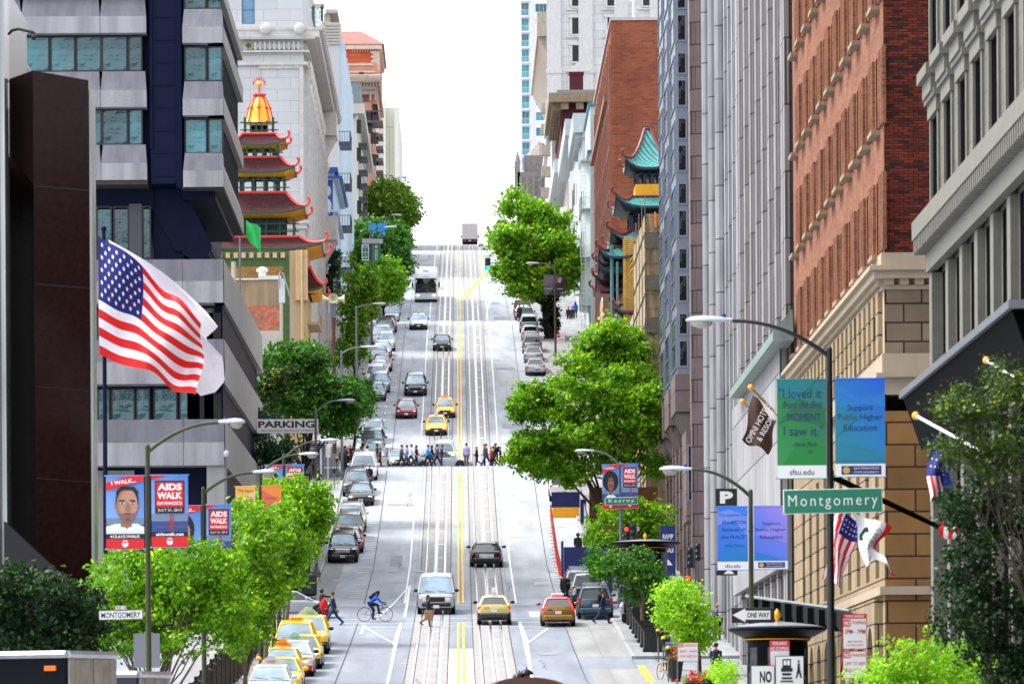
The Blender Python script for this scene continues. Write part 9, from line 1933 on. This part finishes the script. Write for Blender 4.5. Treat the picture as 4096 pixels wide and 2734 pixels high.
surf_flag('bunting_flag','red and white striped cloth showing between leaves at the right edge',f_b4,[F_r,F_w],lambda u,v: int(u*9) % 2,nu=27,nv=6)
# ================================================================ right pagoda building
M_tt = mat_brick('jade_roof_tile',(.16,.42,.40),(.12,.36,.35),(.05,.20,.20),.42,40,.09,.5,.12,2,bump=1.0); M_rM = mat('plum_ridge',(.22,.035,.05),.5,var=.1); M_nb = mat('dark_teal_timber',(.012,.06,.10),.5,var=.15); M_nb2 = mat('navy_timber',(.008,.03,.05),.5,var=.1)
def pagoda_right():
 d = 412.0; K = d/FOC; Z = lambda py: P(1490,py,d).z; X = lambda px: P(px,500,d).x
 b = bld('pagoda_building','yellow brick building with jade tiled pagoda roofs and a gold dragon relief',X(1431),d,G(d))
 Myb = mat_brick('pale_yellow_brick',(.62,.42,.15),(.55,.36,.12),(.38,.27,.12),.5,.16,.02,.85,.12,1); g0 = G(d)-1; x0 = X(1430); x1 = X(1560); zt = Z(545)
 ops = [(X(1462),X(1478),Z(700),Z(640),'dark22')]
 m = MB(); wall_with_openings(m,'S',d,x0,x1,g0,zt,ops,.3); shell(m,x0,x1,d,d+20,g0,zt,skip='S'); 
 m.build('wall',[Myb],b); put_windows(b,'S',d,ops,.25,'dark22')
 m = MB(); m.box(x0-.05,X(1436),d-.12,d-.01,g0,zt-.1); m.box(X(1449),X(1451),d-.08,d-.01,Z(710),Z(560)); m.box(X(1450),X(1560),d-.06,d-.01,Z(562),Z(560)); m.build('brick_pilaster',[Myb],b)
 cx = X(1493); cy = d+6
 pagoda_tier(b,cx,cy,92*K,5.6,Z(552),44*K,3.2,Z(522),.9,M_tt,M_rM,M_nb2,M_nb,sag=.18)
 pagoda_tier(b,cx,cy,80*K,5.2,Z(470),40*K,3.0,Z(443),.9,M_tt,M_rM,M_nb2,M_nb,sag=.18)
 pagoda_tier(b,cx,cy,55*K,3.4,P(1490,385,cy-3).z,7*K,.4,P(1490,298,cy).z,.8,M_tt,M_rM,M_nb2,M_nb,sag=.22)
 m = MB(); m.box(cx-.4,cx+.4,cy-.4,cy+.4,P(1490,299,cy).z,P(1490,291,cy).z); m.build('roof_cap',[M_nb2],b)
 storey(b,cx,cy,46*K,2.8,Z(524),Z(470),(M_nb,M_nb2),rail=False)
 storey(b,cx,cy,30*K,2.3,P(1490,424,cy-2).z,P(1490,385,cy-2).z,(M_nb,M_nb2),rail=False)
 m = MB(); m.box(cx-30*K-.05,cx+30*K+.05,cy-2.4,cy+2.4,Z(443),P(1490,422,cy-2.4).z); m.build('yellow_panel',[M_und],b)
 m = MB(); m.box(cx-42*K,cx+42*K,cy-2.2,cy+2.6,Z(524),Z(488)); m.build('red_brick_core',[MATS['orange_brick']],b)
 for i,(py,px0,w_,dz_) in enumerate(((580,1400,3.0,0),(612,1397,3.2,0))):
  pagoda_tier(b,x0-.3,d+5+i*1.0,1.6,5.2,Z(py+8),.5,4.0,Z(py-16),.7,M_tt,M_rM,M_nb2,M_nb,sag=.18)
 pagoda_tier(b,x0-.6,d+7,1.5,4.6,Z(655),.3,3.8,Z(636),.9,mat('plum_under',(.10,.02,.03),.6,var=.1),M_rM,M_rM,M_nb,sag=.18)
 pagoda_tier(b,X(1436),d+1.5,26*K,2.2,Z(714),18*K,.3,Z(697),.4,M_tt,M_rM,M_nb2,M_rM,sag=.18)
 m = MB(); m.tube([(x0-.9,d+.2,g0),(x0-.9,d+.2,Z(560))],.14,8); m.tube([(x0-.5,d-.1,g0),(x0-.5,d-.1,Z(600))],.09,8); m.build('drain_pipe',[mat('verdigris_pipe',(.13,.27,.26),.6,var=.15)],b)
 m = MB(); pts = []
 for k in range(15):
  t = k/14; pts.append((X(1473+5*math.sin(t*11)),d-.2,Z(582+46*t)))
 m.tube(pts,[.12]+[.34-.012*k for k in range(13)]+[.1],8); m.ell(pts[0],(.5,.25,.42),10,6)
 for k in range(2,14,2): q = pts[k]; m.tube([q,(q[0]+(.7 if k % 4 else -.7),q[1],q[2]+.25),(q[0]+(1.0 if k % 4 else -1.0),q[1],q[2]-.1)],[.12,.09,.03],5)
 m.build('dragon_relief',[mat('gold_relief',(.80,.48,.05),.45,metal=.2,var=.2)],b,smooth=True)
 m = MB(); put_text(m,'Trade',X(1473),Z(562),40*K,15*K,d-.12,0,.02); m.build('lettering',[B_blk],b)
 m = MB()
 for k in range(5): m.ell((X(1464+3.4*k),d-.1,Z(652)),(.09,.06,.09),6,4)
 m.build('window_lamp',[mat('warm_bulb',(1,.45,.12),.4,var=0,emit=1.5)],b)
 m = MB()
 for (py,n_) in ((700,3),(720,3),(740,3),(760,3)):
  for k in range(n_):
   c = (x0-1.6+.0,d+2+k*2.2,Z(py)); m.tube([(c[0],c[1]+.8*math.cos(a),c[2]+.8*math.sin(a)) for a in [2*math.pi*j/10 for j in range(11)]],.06,4)
  m.box(x0-1.65,x0-.02,d+1,d+8,Z(py)-1.0,Z(py)-.85)
 m.build('ornate_balcony',[mat('cream_iron_scroll',(.58,.52,.40),.6,var=.1)],b)
pagoda_right()
# ================================================================ fenced walkway: barriers, channelizer posts, ramp
M_bb = mat('barrier_navy',(.008,.03,.19),.45,var=.08); M_by = mat('barrier_yellow',(.90,.50,.02),.5,var=.08); M_or = mat('orange_delineator',(.92,.08,.02),.45,var=.06); M_ply = mat('plywood_brown',(.26,.13,.05),.8,var=.2,scale=2,streak=True); M_hoard = mat('grey_hoarding',(.40,.42,.44),.6,var=.15)
a = P(1265,1128,366); c = P(1330,1182,366); t = thing('end_barrier','tall dark blue board with a yellow painted kerb across the fenced lane','barrier',(a.x,366,G(366)))
m = MB(); m.box(a.x,c.x,366,366.1,P(1300,1163,366).z,a.z); m.build('board',[M_bb],t); m = MB(); m.box(a.x+.05,c.x-.05,365.6,366.2,G(366)-.3,P(1300,1164,366).z); m.build('yellow_base',[M_by],t)
a = P(1293,1254,307); c = P(1372,1300,307); t = thing('end_barrier','dark blue board with red reflectors closing the near end of the fenced lane','barrier',(a.x,307,G(307)))
m = MB(); m.box(a.x,c.x+.8,307,307.1,G(307),a.z); m.box(a.x-.12,a.x-.01,307,309,G(307),a.z+.35); m.build('board',[M_bb],t)
for k in range(4): m = MB(); m.ell((a.x+.12,306.97,G(307)+.35+k*.33),(.06,.03,.06),8,5); m.build('reflector',[M_tl],t)
m = MB()
for i in range(26):
 y = 309+i*2.2; x = lerp(a.x+.02,P(1262,1150,366).x,i/25); t = thing('delineator_post','orange delineator post lining the fenced lane','traffic post',(x,y,G(y)),0,'orange posts along the fenced walkway')
 if i == 0:
  q = MB(); q.tube([(0,0,.05),(0,0,1.05)],.05,8); pm_ = q.mesh('post',[M_or],None,True); q = MB(); q.bbox(-.2,.2,-.2,.2,0,.06,.02); bm_ = q.mesh('base',[S_wt]); q = MB(); q.tube([(0,0,.72),(0,0,.82)],.052,8); q.tube([(0,0,.9),(0,0,.98)],.052,8); rm_ = q.mesh('reflective_band',[M_pgrey],None,True)
 link('post',pm_,t); link('base',bm_,t); link('reflective_band',rm_,t)
m = MB(); ya,yb = 309,364
for (x_,z_) in ((7.85,1.5),):
 m.box(P(1345,1200,330).x-.1,P(1345,1200,330).x,ya,yb,G(ya),G(ya)+.1)
xw0,xw1 = P(1378,1300,309).x,P(1330,1130,364).x
m = MB()
for k in range(8):
 y0_,y1_ = ya+(yb-ya)*k/8,ya+(yb-ya)*(k+1)/8; x0_,x1_ = lerp(xw0,xw1,k/8),lerp(xw0,xw1,(k+1)/8)
 m.add([(x0_,y0_,G(y0_)+.15),(x1_,y1_,G(y1_)+.15),(x1_,y1_,G(y1_)+2.3),(x0_,y0_,G(y0_)+2.3)],[(0,1,2,3)]); m.add([(x0_+.08,y0_,G(y0_)+.15),(x1_+.08,y1_,G(y1_)+.15),(x1_+.08,y1_,G(y1_)+2.3),(x0_+.08,y0_,G(y0_)+2.3)],[(0,1,2,3)])
o = m.build('hoarding',[M_hoard],None,off=None); tag(o,'long grey hoarding wall along the right of the fenced lane','hoarding')
for (dx_,y_,lab) in ((.3,350,'far brown plywood screen of the building site behind the curly haired woman banner'),(.6,322,'near brown plywood screen of the building site, beside the fenced lane')): m = MB(); m.box(xw1+dx_,12.9,y_,y_+.3,G(y_),G(y_)+3.5); o = m.build('plywood_screen',[M_ply],None,off=None); tag(o,lab,'screen')
sign('site_sign','dark blue panel standing at the foot of the site hoarding',(1331,1345,1145,1200),352,M_bb,[],poles=())
# ================================================================ near right pavement
def kiosk(label,px,ptop,d,r,m_body,sgn=True,zb=None):
 t0 = P(px,ptop,d); z0 = G(d)+.15; t = thing('advertising_kiosk',label,'kiosk',(t0.x,d,z0)); H = t0.z-z0
 m = MB(); m.lathe([(r*.80,0),(r*.86,.1),(r*.86,.45),(r*.78,.5),(r*.78,H-.45),(r*.84,H-.42),(r*.86,H-.36)],0,0,28); link('body',m.mesh('body',[m_body],None,True),t)
 m = MB(); m.lathe([(r*.85,H-.36),(r*1.25,H-.16),(r*1.27,H-.1),(r*1.2,H-.06)],0,0,28); link('cornice',m.mesh('cornice',[mat('kiosk_black_green',(.01,.016,.016),.5,var=0,spec=.1)],None,True),t)
 m = MB(); m.lathe([(r*1.19,H-.055),(r*.9,H-.0),(r*.4,H+.06),(.05,H+.08)],0,0,28); link('roof',m.mesh('roof',[mat('kiosk_zinc_roof',(.42,.46,.52),.3,metal=.5,var=.08)],None,True),t)
 m = MB(); m.lathe([(.03,H+.07),(.05,H+.13),(.10,H+.22),(.09,H+.3),(.02,H+.42)],0,0,12); link('finial',m.mesh('finial',[MATS['gold_paint']],None,True),t)
 m = MB(); m.lathe([(r*.865,H-.40),(r*.875,H-.385),(r*.865,H-.37)],0,0,28); link('gold_band',m.mesh('gold_band',[MATS['gold_paint']],None,True),t)
 m = MB()
 for k in range(3):
  a_ = -math.pi/2+(k-1)*1.15; n = 6; vs = [( r*.79*math.cos(a_+(i/n-.5)*.75),r*.79*math.sin(a_+(i/n-.5)*.75),z) for z in (.7,H-.6) for i in range(n+1)]; m.add(vs,[(i,i+1,n+2+i,n+1+i) for i in range(n)])
 link('poster',m.mesh('poster',[mat_glass('dark_poster',(.012,.03,.05),.1,.1,var=.8,scale=1.5)]),t)
 return t
kiosk('round black kiosk with domed zinc roof and traffic signs on it, nearer of two',1783,1432,141,1.02,mat('kiosk_black',(.01,.012,.014),.5,var=0,spec=.08))
kiosk('round kiosk with pale domed roof behind the tree at Kearny, farther of two',1480,1240,278,1.45,MATS['kiosk_black'])
def shaded(name,label,cat,build,grp=None): t = thing(name,label,cat,(0,0,0),0,grp); return t
t = thing('slatted_canopy','dark curved slatted entrance canopy above the near round kiosk','canopy',P(1730,1375,196)); m = MB(); n = 9
for k in range(n):
 u = k/(n-1); a_ = P(lerp(1728,1935,u),1368+34*u,196-22*u); m.prism([(a_.y-1.6,a_.z-.75),(a_.y+1.2,a_.z-.4),(a_.y+1.2,a_.z+.05),(a_.y-1.6,a_.z-.1)],'x',a_.x-.18,a_.x+.2)
m.build('slat',[mat('dark_slat',(.012,.016,.018),.6,var=0,spec=.08)],t); m = MB(); 
pts = [P(lerp(1712,1950,u),1366+34*u,195.5-22*u) for u in [i/8 for i in range(9)]]; m.tube(pts,[.06]*9,6); m.build('front_rail',[mat('green_grey_edge',(.30,.36,.35),.4,var=.1)],t)
pb = None
for i in range(7):
 y = 252+i*4.1; x = P(1450,1440,y).x*0+ 9.2; t = thing('planter_box','dark green square planter box in the row on the right pavement','planter',(x,y,G(y)+.15),0,'planter boxes along the right kerb')
 if pb is None:
  q = MB(); q.bbox(-.62,.62,-.62,.62,.08,1.0,.03); q.box(-.68,.68,-.68,.68,.98,1.06); q.box(-.66,.66,-.66,.66,0,.1); pb = q.mesh('box',[mat('planter_olive_black',(.022,.024,.018),.5,var=.1)])
  q = MB(); [q.tube([(-.4+.8*k_,-.63,.25),(-.4+.8*k_,-.63,.55),(-.1 if k_ == 0 else .1,-.63,.75)],.02,4) for k_ in (0,1)]; q.tube([(.35*math.cos(a_),-.635,.5+.3*math.sin(a_)) for a_ in [math.pi*k_/8 for k_ in range(9)]],.02,4); po = q.mesh('arched_moulding',[mat('planter_trim',(.05,.055,.045),.5,var=0)])
 link('box',pb,t); link('arched_moulding',po,t)
x,y = at_px(1416,1428); t = thing('fire_hydrant','white fire hydrant on the right corner at Kearny','hydrant',(8.45,y-.5,G(y)+.15)); m = MB(); m.lathe([(.17,0),(.17,.06),(.12,.1),(.12,.62),(.15,.66),(.14,.76),(.08,.86),(.03,.92)],0,0,14); link('barrel',m.mesh('barrel',[mat('hydrant_white',(.62,.60,.58),.5,var=.08)],None,True),t)
m = MB(); m.tube([(-.2,0,.5),(.2,0,.5)],.06,8); m.tube([(0,-.2,.4),(0,.0,.4)],.08,8); link('nozzle',m.mesh('nozzle',[MATS['hydrant_white']],None,True),t)
def meter(x,y,label,head,grp='parking meters'):
 t = thing('parking_meter',label,'parking meter',(x,y,G(y)+.15),0,grp); m = MB(); m.tube([(0,0,0),(0,0,1.15)],.035,8); link('post',m.mesh('post',[M_pgrey]),t)
 m = MB(); m.bbox(-.09,.09,-.06,.06,1.12,1.4,.03); link('housing',m.mesh('housing',[mat('meter_dark',(.03,.04,.05),.4,var=0)]),t); m = MB(); m.ell((0,0,1.42),(.11,.07,.09),10,6); link('dome',m.mesh('dome',[head],None,True),t)
M_mk = mat('meter_yellow',(.85,.60,.03),.4,var=0)
for i,(px,d,c) in enumerate(((1533,226,M_mk),(1522,236,M_mk),(1510,243,M_mk))): meter(P(px,1500,d).x,d,('yellow capped parking meter nearest to the mailbox','middle yellow capped parking meter by the bicycles','farthest yellow capped parking meter of the three')[i],c)
for i,y in enumerate((287,292.5)): meter(8.6,y,('black parking meter nearer to the hydrant','black parking meter behind the nearer one')[i],MATS['meter_dark'])
for i,y in enumerate((362,372,384,392)): meter(-9.0,y,('lowest','second','third','topmost')[i]+' dark parking meter on the left pavement below Grant',MATS['meter_dark'] if i < 3 else M_mk)
t = thing('mailbox','blue rounded street mailbox behind the yellow capped meters','mailbox',(P(1530,1525,236).x+.2,236,G(236)+.15)); m = MB(); pr = [(-.3,.25),(-.3,.95)]+[(.3*math.cos(a_)*-1,.95+.3*math.sin(a_)) for a_ in [math.pi*k/8 for k in range(1,8)]]+[(.3,.95),(.3,.25)]
m.prism(pr,'x',-.28,.28); [m.box(sx-.03,sx+.03,sy-.03,sy+.03,0,.25) for sx in (-.22,.22) for sy in (-.22,.22)]; link('box',m.mesh('box',[mat('mailbox_blue',(.02,.09,.30),.35,var=.08)]),t); m = MB(); m.box(-.2,.2,-.33,-.3,.98,1.06); link('pull_door',m.mesh('pull_door',[S_bk]),t)
bicycle(P(1528,1550,228).x,228,R(25),'yellow bicycle locked to the near parking meter',mat('bike_yellow',(.8,.5,.02),.3,var=0),G(228)+.15); bicycle(P(1546,1545,230).x,230.5,R(200),'black bicycle behind the yellow one',M_trim,G(230)+.15)
M_fl = mat('red_petals',(.75,.02,.07),.6,var=.3,scale=20)
for i,(px,py,d,rx) in enumerate(((1545,1482,230,.55),(1550,1500,226,.4),(1605,1540,214,.5),(1585,1552,210,.6),(1625,1545,212,.5))):
 p = P(px,py+8,d); t = thing('flower_tub','tub of red flowers ' + ('behind the blue mailbox','just below the first tub by the mailbox','right of the no parking sign posts','lowest tub beneath the sign posts','rightmost tub under the lime tree')[i],'planter',(p.x,d,G(d)+.15),0,'red flower tubs')
 H = max(.5,p.z-G(d)-.15); m = MB(); m.lathe([(.2,0),(.28,H*.5),(.32,H-.1)],0,0,12); link('tub',m.mesh('tub',[MATS['planter_olive_black']]),t)
 leaves('blooms',[(p.x,d,G(d)+.15+H,rx*.8,.35,.18)],220,.05,M_fl,t,60+i,.07); leaves('foliage',[(p.x,d,G(d)+.1+H,rx*.8,.35,.15)],260,.05,L_ficus,t,70+i,.07)
t = thing('iron_fence','tall black iron railings behind the taxi rank','fence',(-9.6,190,G(190))); m = MB()
for u in frange(190,262,.16): m.box(-9.62,-9.58,u,u+.04,G(u)+.1,G(u)+2.0)
for u in frange(190,260,4): m.box(-9.66,-9.54,u,u+.12,G(u),G(u)+2.1); m.box(-9.63,-9.57,u,u+4,G(u+2)+1.8,G(u+2)+1.86); m.box(-9.63,-9.57,u,u+4,G(u+2)+.25,G(u+2)+.31)
m.build('railing',[M_trim],t)
t = thing('news_rack','black and teal curved news rack on the left corner beyond Kearny','kiosk',(P(690,1340,306).x,306,G(306)+.15)); m = MB(); m.bbox(-.9,.9,-.5,.5,0,1.2,.08); link('plinth',m.mesh('plinth',[mat('slate_plinth',(.03,.035,.05),.5,var=.1)]),t)
m = MB(); m.bbox(-.5,.55,-.45,.45,1.2,3.2,.1); link('case',m.mesh('case',[M_trim]),t); m = MB(); m.box(-.55,-.0,-.5,-.46,1.3,2.8); link('poster',m.mesh('poster',[mat('poster_teal',(.02,.30,.45),.4,var=.3)]),t)
t = thing('litter_bin','black litter bin with pale lid on the left corner','litter bin',(P(677,1370,300.8).x,301,G(301)+.15)); m = MB(); m.lathe([(.3,0),(.33,.9),(.35,.95)],0,0,14); link('drum',m.mesh('drum',[M_trim],None,True),t); m = MB(); m.lathe([(.36,.96),(.3,1.06),(.1,1.1)],0,0,14); link('lid',m.mesh('lid',[M_lum],None,True),t)
for i,(px,d,h_,lab) in enumerate(((628,255,3.6,'black bollard lamp column left of the taxi rank'),(640,266,4.5,'black column behind the bright left street tree'),(612,244,2.6,'thin black post beside the railings'))):
 p = P(px,1400,d); m = MB(); m.tube([(p.x,d,G(d)),(p.x,d,G(d)+h_)],.11 if i < 2 else .06,8); o = m.build('black_post',[M_pk],None,off=None); tag(o,lab,'post')
t = thing('bus_shelter','glass bus shelter on the left corner by the waiting crowd','shelter',(P(712,1080,390).x,390,G(390)+.15)); m = MB()
for xx in (-.6,.9): 
 for yy in (0,3.5): m.box(xx-.05,xx+.05,yy-.05,yy+.05,0,2.6)
m.box(-.8,1.1,-.3,3.8,2.6,2.72); link('frame',m.mesh('frame',[M_pgrey]),t); m = MB(); m.box(-.5,.8,3.5,3.53,.3,2.4); link('glass_panel',m.mesh('glass_panel',[G_sky]),t); m = MB(); m.box(.7,.85,-.1,.9,.4,2.3); link('poster',m.mesh('poster',[mat('shelter_poster',(.6,.6,.62),.5,var=.2)]),t)
m = MB(); q = P(752,1050,391); m.tube([(q.x,391,G(391)+.15),(q.x,391,G(391)+3.2)],.05,6); m.box(q.x-.15,q.x+.2,390.96,391,G(391)+1.7,G(391)+3.0); o = m.build('bus_stop_sign',[S_wt],None,off=None); tag(o,'white bus stop pole sign beside the glass shelter','sign')
for px,d,h_,lab in ((519,300,0,'small globe lamp on a thin post before the concrete building'),):
 p = P(px,1040,d-2); t = thing('globe_lamp',lab,'street lamp',(p.x,d-2,G(d))); m = MB(); m.tube([(0,0,0),(0,0,p.z-G(d)-.2)],.05,8); link('post',m.mesh('post',[M_pgrey]),t); m = MB(); m.ell((0,0,p.z-G(d)),(.16,.16,.2),12,8); link('globe',m.mesh('globe',[mat('frosted_globe',(.6,.66,.72),.3,var=0)],None,True),t)
t = thing('ivy','dark ivy wrapped round the trunk of the huge plane tree','climbing plant',(P(1262,790,528).x,528,G(528))); p = P(1262,790,528)
leaves('foliage',[(p.x,528,G(528)+1.0+k*1.1,.95-.05*k,.9,.9) for k in range(6)],6000,.14,mat_leaf('ivy_leaf',(.003,.010,.004),(.008,.03,.008),(.02,.07,.015)),t,91,.15,.8)
